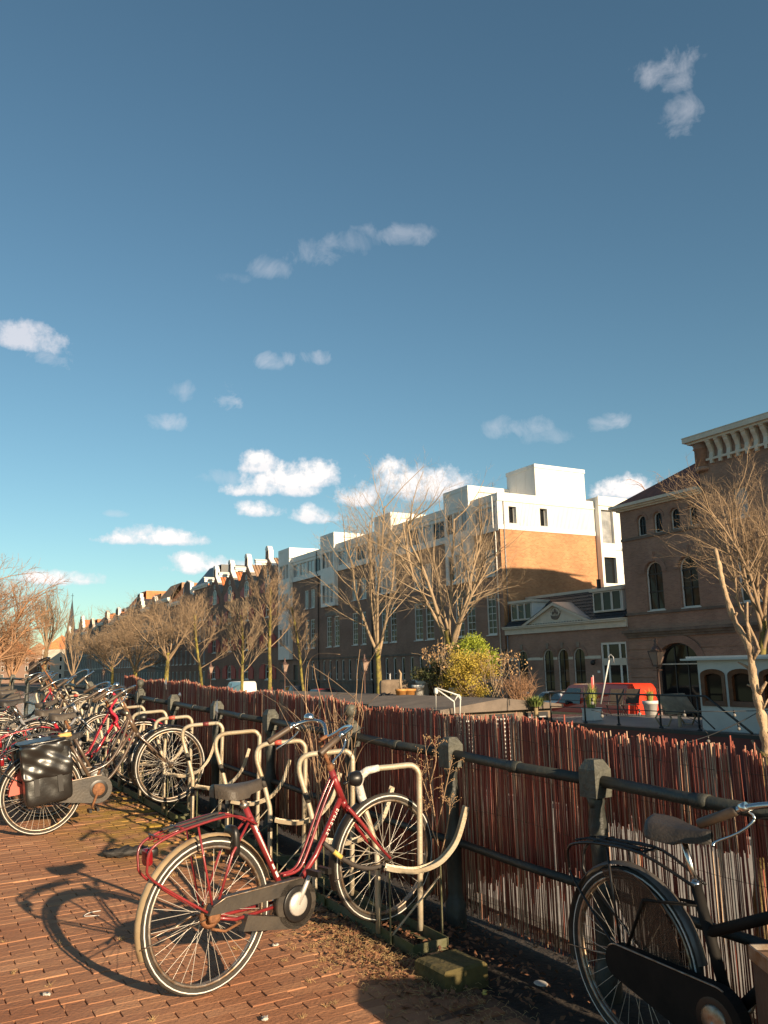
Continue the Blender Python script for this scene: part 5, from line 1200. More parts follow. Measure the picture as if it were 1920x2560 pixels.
# ================================================================== railing along the quay
M['iron_green'] = mat('green_iron', (.021,.024,.022), .5, col2=(.042,.043,.036), vscale=7, bump=.35, bscale=25)
M['iron_cap'] = mat('weathered_green_iron', (.105,.103,.08), .6, col2=(.05,.05,.042), vscale=14, bump=.4, bscale=40)
FXp, REEDX = 3.05, 3.185
o = thing('canal_railing', 'dark green cast iron railing with two pipe rails along the canal', 'railing', (FXp, 4.229, gz(4.229)))
oy = 4.229; og = gz(oy)
pys = [.55, 1.83, 3.05, 4.24, 5.48, 6.93, 8.27, 9.70, 11.12, 12.67, 14.1, 16.0, 18.0, 20.3, 22.6, 25, 28]
balls = {5.48, 11.12, 18.0}
def post(y):
    mb = MB(); z = gz(y)-og; yy = y-oy
    pr = [(.055,-.3),(.062,0),(.062,.1),(.05,.12),(.043,.16),(.045,.40),(.054,.42),(.054,.47),(.044,.50),(.038,.60),(.047,.74),(.036,.82),(.042,.85),(.036,.87)]
    mb.lathe(pr, 12, (0,yy,z))
    p = obj('post', mb, M['iron_green'], o)
    mb = MB(); w = .054
    mb.add([(-w,yy-w,z+.87),(w,yy-w,z+.87),(w,yy+w,z+.87),(-w,yy+w,z+.87),(-w,yy-w,z+1.0),(w,yy-w,z+1.0),(w,yy+w,z+1.0),(-w,yy+w,z+1.0),(-w*.55,yy-w*.55,z+1.045),(w*.55,yy-w*.55,z+1.045),(w*.55,yy+w*.55,z+1.045),(-w*.55,yy+w*.55,z+1.045)],
           [(0,3,2,1),(0,1,5,4),(1,2,6,5),(2,3,7,6),(3,0,4,7),(4,5,9,8),(5,6,10,9),(6,7,11,10),(7,4,8,11),(8,9,10,11)])
    mb.lathe([(.02,.82),(.026,.845),(.034,.87)], 8, (-.02,yy,z))
    if y in balls: mb.lathe([(.042,1.03),(.044,1.045),(.026,1.06),(.020,1.075),(.030,1.085),(.041,1.10),(.045,1.125),(.041,1.15),(.027,1.166),(.001,1.172)], 16, (0,yy,z))
    obj('post_cap', mb, M['iron_cap'], p)
for y in pys: post(y)
for (h, r, nm) in ((.945,.028,'top_rail'),(.445,.022,'lower_rail')):
    for a, b in zip(pys, pys[1:]):
        mb = MB(); za, zb = gz(a)-og+h, gz(b)-og+h; m_ = (a+b)/2-oy; sag = -.006
        mb.tube([(0,a-oy+.055,za),(0,m_,(za+zb)/2+sag),(0,b-oy-.055,zb)], r, 10); 
        if h > .9: mb.tube([(0,m_-.04,(za+zb)/2+sag),(0,m_+.04,(za+zb)/2+sag)], r+.005, 10)
        obj(nm, mb, M['iron_green'], o)

# ================================================================== reed screens behind the railing
def reed_mat():
    m = bpy.data.materials.new('reed'); m.use_nodes = True; t = m.node_tree; b = t.nodes['Principled BSDF']; b.inputs['Roughness'].default_value = .8; b.inputs['Specular IOR Level'].default_value = .25
    g = t.nodes.new('ShaderNodeNewGeometry'); r = t.nodes.new('ShaderNodeValToRGB'); e = r.color_ramp.elements
    e[0].color = (.32,.085,.058,1); e[1].color = (.68,.46,.31,1); e[0].position = 0
    for p, c in ((.35,(.41,.115,.078,1)),(.62,(.36,.10,.068,1)),(.80,(.52,.24,.16,1))):
        x = e.new(p); x.color = c
    t.links.new(g.outputs['Random Per Island'], r.inputs[0])
    s_ = t.nodes.new('ShaderNodeSeparateXYZ'); t.links.new(g.outputs['Position'], s_.inputs[0])
    nz = t.nodes.new('ShaderNodeTexNoise'); nz.inputs['Scale'].default_value = 3; t.links.new(g.outputs['Position'], nz.inputs['Vector'])
    mx = t.nodes.new('ShaderNodeMix'); mx.data_type = 'RGBA'; mx.blend_type = 'MULTIPLY'; mx.inputs[0].default_value = .55
    t.links.new(r.outputs[0], mx.inputs[6]); t.links.new(nz.outputs[1], mx.inputs[7]); 
    mp = t.nodes.new('ShaderNodeMix'); mp.data_type = 'RGBA'; mp.inputs[0].default_value = .6; t.links.new(mx.outputs[2], mp.inputs[6]); t.links.new(r.outputs[0], mp.inputs[7])
    t.links.new(mp.outputs[2], b.inputs['Base Color']); return m
M['reed'] = reed_mat(); M['reed_pale'] = mat('split_reed', (.62,.44,.29), .75, var=.3, vscale=20); M['wire'] = mat('wire', (.16,.09,.06), .5, metal=.5)  # pale split reeds also carry painted sunlight on reed edges
rr = random.Random(17)
def hnoise(y): return .016*math.sin(y*2.1)+.012*math.sin(y*5.3+1)+.008*math.sin(y*13.7)
def reed_screen(label, y0, y1, hbase):
    yc = (y0+y1)/2; o = thing('reed_screen', label, 'reed screen', (REEDX, yc, gz(yc)), None, 'reed screens tied to the railing'); og_ = gz(yc)
    A, Bk = MB(), MB()
    y = y0
    while y < y1:
        bad = (y < 3.25)                                        # worn thin near the tree, mat behind it lifted
        gap = rr.random()
        if gap > (.22 if bad else .08):
            r = rr.uniform(.0022,.0040); h = hbase+hnoise(y)+rr.gauss(0,.008)
            if rr.random() < .04: h -= rr.uniform(.02,.08)
            g0 = rr.uniform(.0,.05); x = rr.uniform(-.006,.006); tl = rr.gauss(0,.012); bw = rr.gauss(0,.006)
            if 4.55 < y < 4.85: tl += -.05*(4.85-y)/.3
            z = gz(y)-og_
            mbq = Bk if rr.random() < .12 else A
            mbq.tube([(x,y-yc,z+g0),(x+bw,y-yc+tl*.4,z+h*.5),(x+rr.gauss(0,.004),y-yc+tl+rr.gauss(0,.004),z+h)], [r*1.05,r,r*.9], 4, smooth=True)
        y += rr.uniform(.0047,.0070)
    obj('reeds', A, M['reed'], o, kind='stuff'); obj('split_sunlit_reeds', Bk, M['reed_pale'], o, kind='stuff')
    C2 = MB(); y = y0
    while y < y1:                                               # second, denser layer of the mat
        bad = (y < 3.25); r = rr.uniform(.003,.005); h = hbase+hnoise(y)-.03+rr.gauss(0,.02); z = gz(y)-og_; lo = .02
        if bad: lo = .72+rr.gauss(0,.008)
        elif y < 4.6: lo = max(.02, .44-.25*(y-3.25))+rr.gauss(0,.05)
        elif rr.random() < .12: lo = rr.uniform(.1,.8)
        if rr.random() < (.97 if not bad else .92): C2.tube([(.016,y-yc,z+lo),(.018,y-yc+rr.gauss(0,.008),z+h)], r, 3, smooth=True)
        y += rr.uniform(.0052,.0072)
    obj('backing_reeds', C2, M['reed'], o, kind='stuff')
    mb = MB()
    for hh in (.12,.38,.62,.86,1.06):
        mb.tube([(-.008,yy-yc,gz(yy)-og_+hh+.006*math.sin(yy*7)) for yy in [y0+(y1-y0)*k/30 for k in range(31)]], .0011, 4)
    obj('binding_wires', mb, M['wire'], o)
reed_screen('near red brown reed screen, thin and full of bright gaps behind the black bicycle', .3, 4.72, 1.165)
reed_screen('far red brown reed screen behind the row of bicycle racks', 4.7, 12.45, 1.17)

# ================================================================== bicycle racks
M['galv'] = mat('galvanised_steel', (.54,.47,.36), .45, metal=.25, col2=(.40,.31,.20), vscale=5, bump=.15, bscale=60)
M['galv_dark'] = mat('mossy_galvanised_steel', (.15,.135,.085), .7, metal=.2, col2=(.09,.095,.035), vscale=7, bump=.3, bscale=40)
M['tape'] = mat('black_tape', (.05,.042,.034), .7)
M['plastic_torn'] = mat('torn_plastic', (.62,.58,.52), .35, var=.25, vscale=25, bump=.5, bscale=60)
M['sticker_red'] = mat('red_sticker', (.50,.09,.06), .5); M['sticker_dark'] = mat('dark_sticker', (.16,.03,.03), .5)
HD = Vector((.917,-.40,0)).normalized(); HPn = Vector((.40,.917,0)).normalized()
hoop_prof = [(0,.03),(0,.25),(0,.43),(-.012,.50),(-.05,.64),(-.088,.76),(-.097,.82),(-.085,.868),(-.05,.893),(0,.903),(.10,.908),(.19,.914),(.225,.905),(.248,.875),(.252,.83),(.248,.6),(.242,.35),(.235,.03)]
def rack(label, hoops, first=False):
    y0, y1 = hoops[0]-.30, hoops[-1]+.45
    o = thing('bike_rack', label, 'bicycle rack', (2.63, hoops[0], gz(hoops[0]))); org = Vector(o.location)
    L_ = lambda x, y, h: Vector((x, y, gz(y)+h)) - org
    for x, sg in ((2.525,-1),(2.745,1)):
        mb = MB(); a, b = L_(x, y0, .03), L_(x, y1, .03); mb.bar(a, b, .005, .06); mb.bar(a+Vector((-sg*.022,0,-.027)), b+Vector((-sg*.022,0,-.027)), .044, .005); obj('base_rail', mb, M['galv_dark'], o)
    for y in (y0+.006, y1-.006):
        mb = MB(); mb.bar(L_(2.53, y, .028), L_(2.74, y, .028), .005, .055); obj('cross_bar', mb, M['galv_dark'], o)
    for i, y in enumerate(hoops):
        jit = random.Random(int(y*100)); L0 = L_(2.515, y+.035, 0)
        P3 = lambda u, h: L0 + HD*u + Vector((0,0,h))
        mb = MB(); mb.tube(smooth_path([P3(u,h) for u,h in hoop_prof], 2), .0165, 10); hp = obj('hoop', mb, M['galv'], o)
        for (h0, h1) in ((.60,.665),(.30,.36)) if i or not first else ((.36,.385),):
            if jit.random() < .85 or first:
                q0 = P3(-.036 if h0 > .5 else 0, h0); q1 = P3(-.060 if h0 > .5 else 0, h1); mb = MB(); mb.tube([q0, q1], .0178, 10); obj('tape_band', mb, M['tape'], hp)
        # wheel tray: curved channel, its supports and brace
        off = -HPn*.12
        tp = smooth_path([P3(u,h)+off for u,h in ((.03,.385),(.08,.372),(.20,.358),(.32,.39),(.40,.455),(.455,.54),(.505,.69))], 5)
        mb = MB(); V = []
        for k, p in enumerate(tp):
            t = (tp[min(k+1,len(tp)-1)]-tp[max(k-1,0)]).normalized(); nrm = HPn.cross(t).normalized()
            if nrm.z < 0: nrm = -nrm
            for (a, b) in ((-.030,.024),(-.026,0),(.026,0),(.030,.024),(.026,.026),(.022,.005),(-.022,.005),(-.026,.026)): V.append(p + HPn*a + nrm*b)
        n = 8; mb.add(V, [(k*n+j, k*n+(j+1) % n, (k+1)*n+(j+1) % n, (k+1)*n+j) for k in range(len(tp)-1) for j in range(n)]); mb.f.append(tuple(range(n))); mb.sm.append(False); e0 = (len(tp)-1)*n; mb.f.append(tuple(reversed(range(e0,e0+n)))); mb.sm.append(False)
        tr = obj('wheel_tray', mb, M['galv'], o)
        for (u, h) in ((.05,.37),(.335,.395)):
            mb = MB(); a = P3(u, h)+off; b = Vector((a.x, a.y, L_(0, (a+org).y, .01).z)); mb.bar(a, b, .028, .006, HD); obj('support', mb, M['galv_dark'], tr)
        mb = MB(); a = P3(.06,.05)+off; b = P3(.335,.34)+off; mb.bar(a, b, .02, .005); obj('brace', mb, M['galv'], tr)
        # low tray at the other side of the slot
        tp2 = smooth_path([P3(u,h)-off*2.3 for u,h in ((-.06,.16),(.02,.10),(.15,.07),(.28,.10),(.38,.20))], 4)
        mb = MB()
        for k in range(len(tp2)-1): mb.bar(tp2[k], tp2[k+1], .055, .006)
        lt = obj('low_wheel_tray', mb, M['galv_dark'], o)
        if first and i == 0:
            mb = MB(); pts = [P3(-.055,.69),P3(-.083,.75),P3(-.098,.82),P3(-.086,.868),P3(-.045,.894),P3(.02,.906)]; mb.tube(pts, [.020,.026,.024,.027,.023,.019], 9); obj('torn_plastic', mb, M['plastic_torn'], hp)
        if i == 2 and first:
            mb = MB(); mb.tube([P3(.03,.906),P3(.08,.909)], .0185, 10); obj('sticker', mb, M['sticker_red'], hp)
        if i == 4 and first:
            mb = MB(); mb.tube([P3(.08,.908),P3(.13,.911)], .0185, 10); obj('sticker', mb, M['sticker_dark'], hp)
        if i == 0 and not first:
            mb = MB(); mb.tube([P3(.03,.906),P3(.09,.909)], .0185, 10); obj('sticker', mb, M['sticker_red'], hp)
    return o
rack('galvanised bike rack holding the dark red bicycle, end resting by a concrete block', [4.2,4.98,5.68,6.52,7.36], True)
rack('galvanised bike rack holding the black bicycle with shiny pannier', [8.2,9.04,9.88,10.72,11.56])
rack('galvanised bike rack farthest away near the bridge', [12.7,13.5,14.3,15.1])
M['moss_concrete'] = mat('mossy_concrete', (.14,.105,.035), .95, col2=(.06,.052,.02), vscale=6, bump=.7, bscale=30)
o = thing('concrete_block', 'mossy concrete block at the end of the near bike rack', 'concrete block', (2.53,3.58,gz(3.58)))
mb = MB(); w_, b_ = .128, .012; V = []
for (k, z) in ((w_,-.03),(w_,.082-b_),(w_-b_,.082)):
    for (i, j) in ((-1,-1),(0,-1.02),(1,-1),(1.015,0),(1,1),(0,1.01),(-1,1),(-1.01,0)): V.append((i*k+.003*math.sin(9*i+5*z*9), j*k+.003*math.cos(7*j+z*30), z+.002*math.sin(5*i+4*j)))
mb.add(V, [(r*8+k, r*8+(k+1) % 8, r*8+8+(k+1) % 8, r*8+8+k) for r in range(2) for k in range(8)]+[tuple(16+k for k in range(8))]); obj('block', mb, M['moss_concrete'], o)

# ================================================================== bicycles
M['rubber'] = mat('tyre', (.028,.026,.024), .75, col2=(.06,.048,.036), vscale=20, bump=.4, bscale=120)
M['rubber_dusty'] = mat('dusty_tyre', (.055,.046,.037), .85, col2=(.032,.028,.024), vscale=16, bump=.4, bscale=120)
M['chrome'] = mat('chrome', (.72,.70,.67), .22, metal=1., var=.12, vscale=14)
M['spoke'] = mat('spoke_steel', (.66,.60,.52), .35, metal=.3)
M['alloy'] = mat('alloy', (.70,.66,.60), .4, metal=.5, var=.12, vscale=20)
M['chrome_dull'] = mat('dull_chrome', (.46,.42,.37), .42, metal=.9, col2=(.30,.19,.11), vscale=22)
M['stripe'] = mat('reflective_stripe', (.78,.74,.68), .5)
M['black_paint'] = mat('black_paint', (.008,.008,.009), .38, col2=(.018,.015,.013), vscale=18)
M['case_black'] = mat('black_chain_case', (.010,.010,.010), .7, spec=.15, col2=(.020,.017,.015), vscale=7)
M['grey_plastic'] = mat('worn_grey_plastic', (.032,.028,.025), .5, col2=(.065,.052,.04), vscale=5, bump=.1, bscale=50)
M['saddle_grey'] = mat('worn_saddle', (.05,.04,.032), .55, col2=(.085,.066,.05), vscale=8, bump=.25, bscale=90)
M['saddle_black'] = mat('black_saddle', (.022,.019,.017), .5, col2=(.045,.036,.03), vscale=8, bump=.25, bscale=90)
M['grip'] = mat('rubber_grip', (.05,.036,.026), .5, col2=(.11,.07,.045), vscale=14)
M['frame_red'] = mat('red_frame_paint', (.26,.026,.028), .38, col2=(.15,.014,.016), vscale=9, coat=.25)
M['frame_red_bright'] = mat('bright_red_frame_paint', (.42,.018,.028), .3, var=.2, vscale=4, coat=.5)
M['frame_silver'] = mat('silver_frame_paint', (.42,.40,.39), .35, metal=.5, var=.15, vscale=5)
M['frame_brown'] = mat('dark_bronze_frame_paint', (.06,.045,.035), .35, col2=(.13,.08,.05), vscale=8, coat=.3)
M['rust'] = mat('rusty_metal', (.30,.13,.055), .75, metal=.3, col2=(.17,.075,.035), vscale=25, bump=.4, bscale=60)
M['cream_fender'] = mat('cream_mudguard', (.46,.34,.20), .45, col2=(.30,.20,.11), vscale=6)
M['grey_fender'] = mat('grey_mudguard', (.16,.14,.125), .4, metal=.5, var=.25, vscale=8)
M['red_fender'] = mat('red_mudguard', (.36,.02,.03), .35, coat=.3)
M['tail_red'] = mat('tail_light', (.20,.008,.012), .12, spec=.8)
M['pvc'] = mat('black_pvc', (.016,.014,.013), .3, spec=.6, bump=.3, bscale=6)
M['pvc_matt'] = mat('black_webbing', (.03,.027,.025), .7)
M['guard'] = mat('smoked_dress_guard', (.085,.05,.034), .4, spec=.3, col2=(.04,.028,.022), vscale=5, bump=.3, bscale=12)
M['guard'].node_tree.nodes['Principled BSDF'].inputs['Alpha'].default_value = .62
M['foam'] = mat('torn_foam', (.55,.36,.12), .9)
M['flower_red'] = mat('red_garland', (.45,.02,.05), .7)
M['chain_lock'] = mat('lock_sleeve', (.05,.04,.034), .7, bump=.3)
M['yellow_tag'] = mat('yellow_tag', (.55,.42,.10), .6)
M['box_wood'] = mat('dark_box_wood', (.085,.045,.025), .75, var=.35, vscale=5, bump=.3)
M['lettering'] = mat('white_lettering', (.72,.66,.60), .5)
M['orange_tag'] = mat('orange_reflector', (.62,.16,.02), .4)
def bicycle(name, label, contact, heading, pitch=0., lean=0., frame='frame_red', style='double', fender='cream_fender', tyre='rubber', steer=0., case='grey_plastic', saddle='saddle_grey', saddle_h=.93,
            carrier='frame_red', bag=False, crate=None, guard=False, bars='sweep', bar_m='chrome', torn=False, bar_h=1.04, lamp=True, WB=1.12, detail=True, full_case=False, extra_low=0., post_m='chrome', wheel_red=False, garland=False, group='bicycles parked at the racks', front_fender=True, stx=0., rlight=True, ff=None, ts=1., crank_m='alloy', st_z=.80):
    R = .345
    o = thing(name, label, 'bicycle', group=group)
    o.matrix_world = Matrix.Translation((contact[0],contact[1],gz(contact[1])+extra_low)) @ Matrix.Rotation(heading,4,'Z') @ Matrix.Rotation(lean,4,'X') @ Matrix.Translation((0,0,R)) @ Matrix.Rotation(-pitch,4,'Y') @ Matrix.Translation((0,0,-R))
    HT, HB, FH, BB = Vector((.80,0,.87)), Vector((.865,0,.70)), Vector((WB,0,R)), Vector((.46,0,.285))
    ST = Vector((.235+stx,0,.80)); SZ = st_z; SU = (ST-BB).normalized()
    hax = (HT-HB).normalized(); SM = Matrix.Translation(HT) @ Matrix.Rotation(steer,4,hax) @ Matrix.Translation(-HT)
    def put(nm, mbq, m_, par=o, st=False, kind=None):
        if st: mbq.xform(SM)
        return obj(nm, mbq, M[m_], par, kind=kind)
    def wheel(c, st):
        c = Vector(c); f_ = lambda u,v: (c.x+u, c.y, c.z+v); N = 48 if detail else 30
        def ringm(r, t, n, y=0.): 
            q = MB(); q.tube([(c.x+r*math.cos(2*math.pi*k/N), c.y+y, c.z+r*math.sin(2*math.pi*k/N)) for k in range(N)], t, n, closed=True); return q
        w = put('wheel', ringm(.326,.0195,8), tyre, st=st)
        q = ringm(.303,.0085,6,.009); r2 = ringm(.303,.0085,6,-.009); q.add(r2.v, r2.f, True); put('rim', q, 'chrome_dull', w, st)
        q = ringm(.329,.0042,4,.0172); r2 = ringm(.329,.0042,4,-.0172); q.add(r2.v, r2.f, True); put('reflective_stripe', q, 'stripe', w, st)
        q = MB(); n = 36 if detail else 24
        for k in range(n):
            a = 2*math.pi*k/n; sg = 1 if k % 2 else -1; b = a + (.62 if (k//2) % 2 else -.62)
            q.tube([(c.x+.024*math.cos(b), c.y+sg*.03, c.z+.024*math.sin(b)), (c.x+.298*math.cos(a), c.y, c.z+.298*math.sin(a))], .00135, 3, cap=False)
        put('spokes', q, 'spoke', w, st, kind='stuff')
        q = MB(); q.lathe([(.008,-.055),(.03,-.034),(.018,-.028),(.018,.028),(.03,.034),(.008,.055)], 10, c, (0,1,0)); put('hub', q, 'chrome_dull', w, st)
        return w
    rw = wheel((0,0,R), False); wheel(FH, True)
    if wheel_red:
        for sg in (-1, 1):
            q = MB(); q.prism([(.27*math.cos(a),R+.27*math.sin(a)) for a in [rad(8+16.4*k) for k in range(11)]], lambda u,v:(u,sg*.04,v), lambda u,v:(u,sg*.043,v)); put('dress_guard', q, 'sticker_red')
    def mudguard(c, a0, a1, st, m_):
        q = MB(); n = 22; V = []
        for k in range(n+1):
            a = a0+(a1-a0)*k/n
            for j in range(7):
                t = -1+2*j/6; r = .366-.012*t*t; V.append((c.x+r*math.cos(a), t*.027, c.z+r*math.sin(a)))
        q.add(V, [(k*7+j, k*7+j+1, (k+1)*7+j+1, (k+1)*7+j) for k in range(n) for j in range(6)], True)
        g = put('mudguard', q, m_, st=st)
        q = MB()
        for sg in (-1, 1): q.tube([(c.x,sg*.05,c.z),(c.x+.36*math.cos(a1-.15),sg*.03,c.z+.36*math.sin(a1-.15))], .0028, 4)
        put('mudguard_stay', q, 'chrome_dull', g, st); return g
    mudguard(Vector((0,0,R)), rad(12), rad(196), False, fender)
    if ff: mudguard(FH, rad(118), rad(196), True, ff)
    elif front_fender: mudguard(FH, rad(48), rad(198), True, fender)
    # frame
    if st_z < .8: ST = BB+SU*((st_z-BB.z)/SU.z)
    q = MB(); q.tube([BB, ST+SU*.0], .0165*ts, 10); q.tube([HB-hax*.01, HT+hax*.01], .0195*ts, 10)
    q.lathe([(.026,-.036),(.026,.036)], 12, BB, (0,1,0))
    if style == 'double':
        low = BB+SU*.12
        for y in (-.017,.017):
            q.tube(smooth_path([HT-hax*.035+Vector((0,y,0)), Vector((.72,y,.705)), Vector((.60,y,.50)), Vector((.53,y,.42)), low+Vector((.02,y*.7,.02))], 4), .0085, 7)
        q.tube([HB+hax*.02, Vector((.66,0,.46)), BB], .0155, 9)
    elif style == 'loop':
        q.tube(smooth_path([HT-hax*.03, Vector((.72,0,.64)), Vector((.60,0,.49)), Vector((.45,0,.44)), BB+SU*.16], 5), .0135, 8); q.tube(smooth_path([HB+hax*.02, Vector((.74,0,.52)), Vector((.6,0,.36)), BB], 5), .0145, 8)
    elif style == 'low':
        q.tube([HB+hax*.06, BB+SU*.27], .0205, 9); q.tube([HB+hax*.0, BB], .0205, 9)
    else:
        q.tube([HT-hax*.03, ST-SU*.06], .0135, 8); q.tube([HB+hax*.02, BB], .0155, 8)
    fr = put('frame', q, frame)
    q = MB()
    for sg in (-1, 1):
        q.tube([BB+Vector((-.02,sg*.03,0)), Vector((.12,sg*.055,.30)), Vector((.0,sg*.06,R-.002))], .0085, 7); q.tube([ST-SU*.07+Vector((0,sg*.014,0)), Vector((.12,sg*.055,.60)), Vector((0,sg*.06,R))], .0068, 7)
    put('rear_stays', q, frame)
    if detail and style == 'double':                              # lettering strip along the down tube
        q = MB(); a, b = HB+hax*.02, Vector((.66,0,.46)); d = (b-a).normalized(); u = d.cross(Vector((0,1,0))).normalized(); rl = random.Random(5); t = .07
        for k in range(8):
            for sg in (-1, 1):
                p = a+d*t+Vector((0,sg*.0158,0)); 
                for (du, dv, L2, al) in ((0,0,.018,0),(.006,.006,.01,1),(.006,-.006,.01,1)):
                    if rl.random() < .85: q.obox(p+d*du+u*dv, (u if al == 0 else d), (d if al == 0 else u), Vector((0,1,0)), L2/2, .0018, .0008)
            t += .019
        put('lettering', q, 'lettering', fr)
        q = MB(); rl = random.Random(8)
        for k in range(7):
            p = BB+SU*(.16+.045*k); L2 = rl.uniform(.012,.03)
            q.obox(p+Vector((0,-.0166,0)), SU, Vector((0,1,0)).cross(SU), Vector((0,1,0)), L2, rl.uniform(.002,.006), .0008)
        put('paint_chips', q, 'lettering', fr)
    # fork
    q = MB(); q.tube([HB, HB-hax*.04], .021, 8)
    for sg in (-1, 1): q.tube(smooth_path([HB-hax*.03+Vector((0,sg*.02,0)), HB.lerp(FH,.4)+Vector((-.01,sg*.05,0)), HB.lerp(FH,.75)+Vector((-.012,sg*.056,0)), FH+Vector((0,sg*.057,0))], 4), [.0115]*4+[.010]*4+[.008]*5, 7)
    put('fork', q, frame, st=True)
    # stem and handlebar
    top = HT + hax*(bar_h-HT.z)/hax.z
    q = MB(); q.tube([HT, top], .0115, 8); q.lathe([(.019,0),(.022,.02),(.018,.04)], 10, HT, hax); q.tube([top, top+Vector((.05,0,.012))], .013, 8)
    stm = put('stem', q, 'rust' if post_m == 'rust' or style == 'double' else 'chrome_dull', st=True)
    c = top+Vector((.05,0,.012))
    for_g = []
    if bars == 'sweep': half = [Vector((0,0,0)), Vector((.02,.05,.02)), Vector((.045,.11,.055)), Vector((.035,.19,.065)), Vector((-.02,.232,.058)), Vector((-.09,.252,.035)), Vector((-.215,.272,-.025))]
    else: half = [Vector((0,0,0)), Vector((.01,.1,.01)), Vector((.0,.2,.02)), Vector((-.05,.27,.02)), Vector((-.16,.30,.01))]
    q = MB(); full = [c+Vector((h.x,-h.y,h.z)) for h in reversed(half)] + [c+h for h in half[1:]]; q.tube(smooth_path(full, 4), .0108, 9); hb = put('handlebar', q, bar_m, stm, True)
    for sg in (-1, 1):
        g0, g1 = c+Vector((half[-2].x,sg*half[-2].y,half[-2].z)), c+Vector((half[-1].x,sg*half[-1].y,half[-1].z)); d = (g1-g0).normalized()
        q = MB(); q.tube([g0-d*.0, g0+d*.01, g1, g1+d*.006], [.014,.0165,.0175,.015], 10); put('grip', q, 'grip', stm, True)
        if detail:
            q = MB(); l0 = g0-d*.025; q.tube(smooth_path([l0+Vector((0,0,-.004)), l0+Vector((.03,-sg*.01,-.03)), l0+d*.05+Vector((.035,sg*.01,-.055)), l0+d*.13+Vector((.035,sg*.02,-.06)), l0+d*.15+Vector((.05,sg*.03,-.065))], 3), .0052, 6); q.lathe([(.017,-.012),(.017,.012)], 10, l0, d); put('brake_lever', q, 'chrome', stm, True)
            q = MB(); q.tube(smooth_path([l0+Vector((.03,0,-.03)), c+Vector((.16,sg*.13,.04)), c+Vector((.13,sg*.03,-.12)), HB+Vector((.03,sg*.02,.05))], 5), .0024, 5); put('brake_cable', q, 'black_paint', stm, True)
    if detail:
        p = c+Vector((-.01,.17,.09)); q = MB(); q.lathe([(.028,-.012),(.030,0),(.027,.012),(.018,.021),(.001,.025)], 14, p, (.1,.1,1)); put('bell', q, 'chrome', stm, True)
    if lamp:
        p = HB+Vector((.09,0,.10)); q = MB(); q.lathe([(.012,-.05),(.034,-.03),(.042,0),(.043,.02),(.036,.028),(.001,.03)], 14, p, (1,0,-.12)); q.tube([HB+Vector((.01,0,.08)), p+Vector((-.03,0,0))], .008, 6); put('headlamp', q, 'black_paint', st=True)
    # saddle
    sc = ST + SU*((saddle_h-.055-ST.z)/SU.z) 
    q = MB(); q.tube([ST-SU*.03, sc], .0128, 10); q.lathe([(.02,-.012),(.02,.012)], 10, ST, SU); put('seat_post', q, post_m)
    def saddle_mesh():
        q = MB(); n, m_ = 18, 10; V = []
        for i in range(n+1):
            t = i/n; x = -.135+.275*t
            w = .107*math.sqrt(max(.0,1-((.22-t)/.235)**2)) if t < .22 else .107*(1-((t-.22)/.78))**1.3+.024*math.sin(min(1,(t-.22)/.5)*1.57)
            w = max(w, .012) if 0 < i < n else .004
            zt = .052+.012*((t-.55)/.5)**2+(.012*(1-t))
            zb = zt-.064 if t < .6 else zt-.05
            for j in range(m_+1):
                a = math.pi*j/m_; cs, sn = math.cos(a), math.sin(a)
                V.append((sc.x+x, w*math.copysign(abs(cs)**.7,cs), sc.z-.02+zb+(zt-zb)*(abs(sn)**.55)))
        q.add(V, [(i*(m_+1)+j, i*(m_+1)+j+1, (i+1)*(m_+1)+j+1, (i+1)*(m_+1)+j) for i in range(n) for j in range(m_)], True)
        q.add([V[i*(m_+1)] for i in range(n+1)]+[V[i*(m_+1)+m_] for i in range(n+1)], [(i,i+1,n+2+i,n+1+i) for i in range(n)], True)
        return q
    sd_ = put('saddle', saddle_mesh(), saddle)
    q = MB()
    for sg in (-1, 1): q.tube([sc+Vector((-.1,sg*.05,.0)), sc+Vector((-.04,sg*.022,-.022)), sc+Vector((.05,sg*.02,-.02)), sc+Vector((.11,sg*.008,.005))], .0035, 5)
    q.lathe([(.018,-.025),(.018,.025)], 8, sc+Vector((0,0,-.012)), (0,1,0))
    for sg in (-1, 1): q.tube([sc+Vector((-.09+.006*math.sin(k*1.6),sg*.055+.006*math.cos(k*1.6),-.025+.0045*k)) for k in range(10)], .003, 4)
    put('saddle_rails', q, 'chrome_dull', sd_)
    if torn:
        q = MB(); q.softbox(sc+Vector((-.03,-.05,.035)), (.06,.035,.022), 5, 3, .004, 3); put('foam_patch', q, 'foam', sd_)
    # crank, chain case, pedals
    cy = -.065
    def circ(cx_, cz_, r, a0, a1, n): return [(cx_+r*math.cos(a0+(a1-a0)*k/n), cz_+r*math.sin(a0+(a1-a0)*k/n)) for k in range(n+1)]
    ext = lambda poly, y0, y1, q: q.prism(poly, lambda u,v:(u,y0,v), lambda u,v:(u,y1,v))
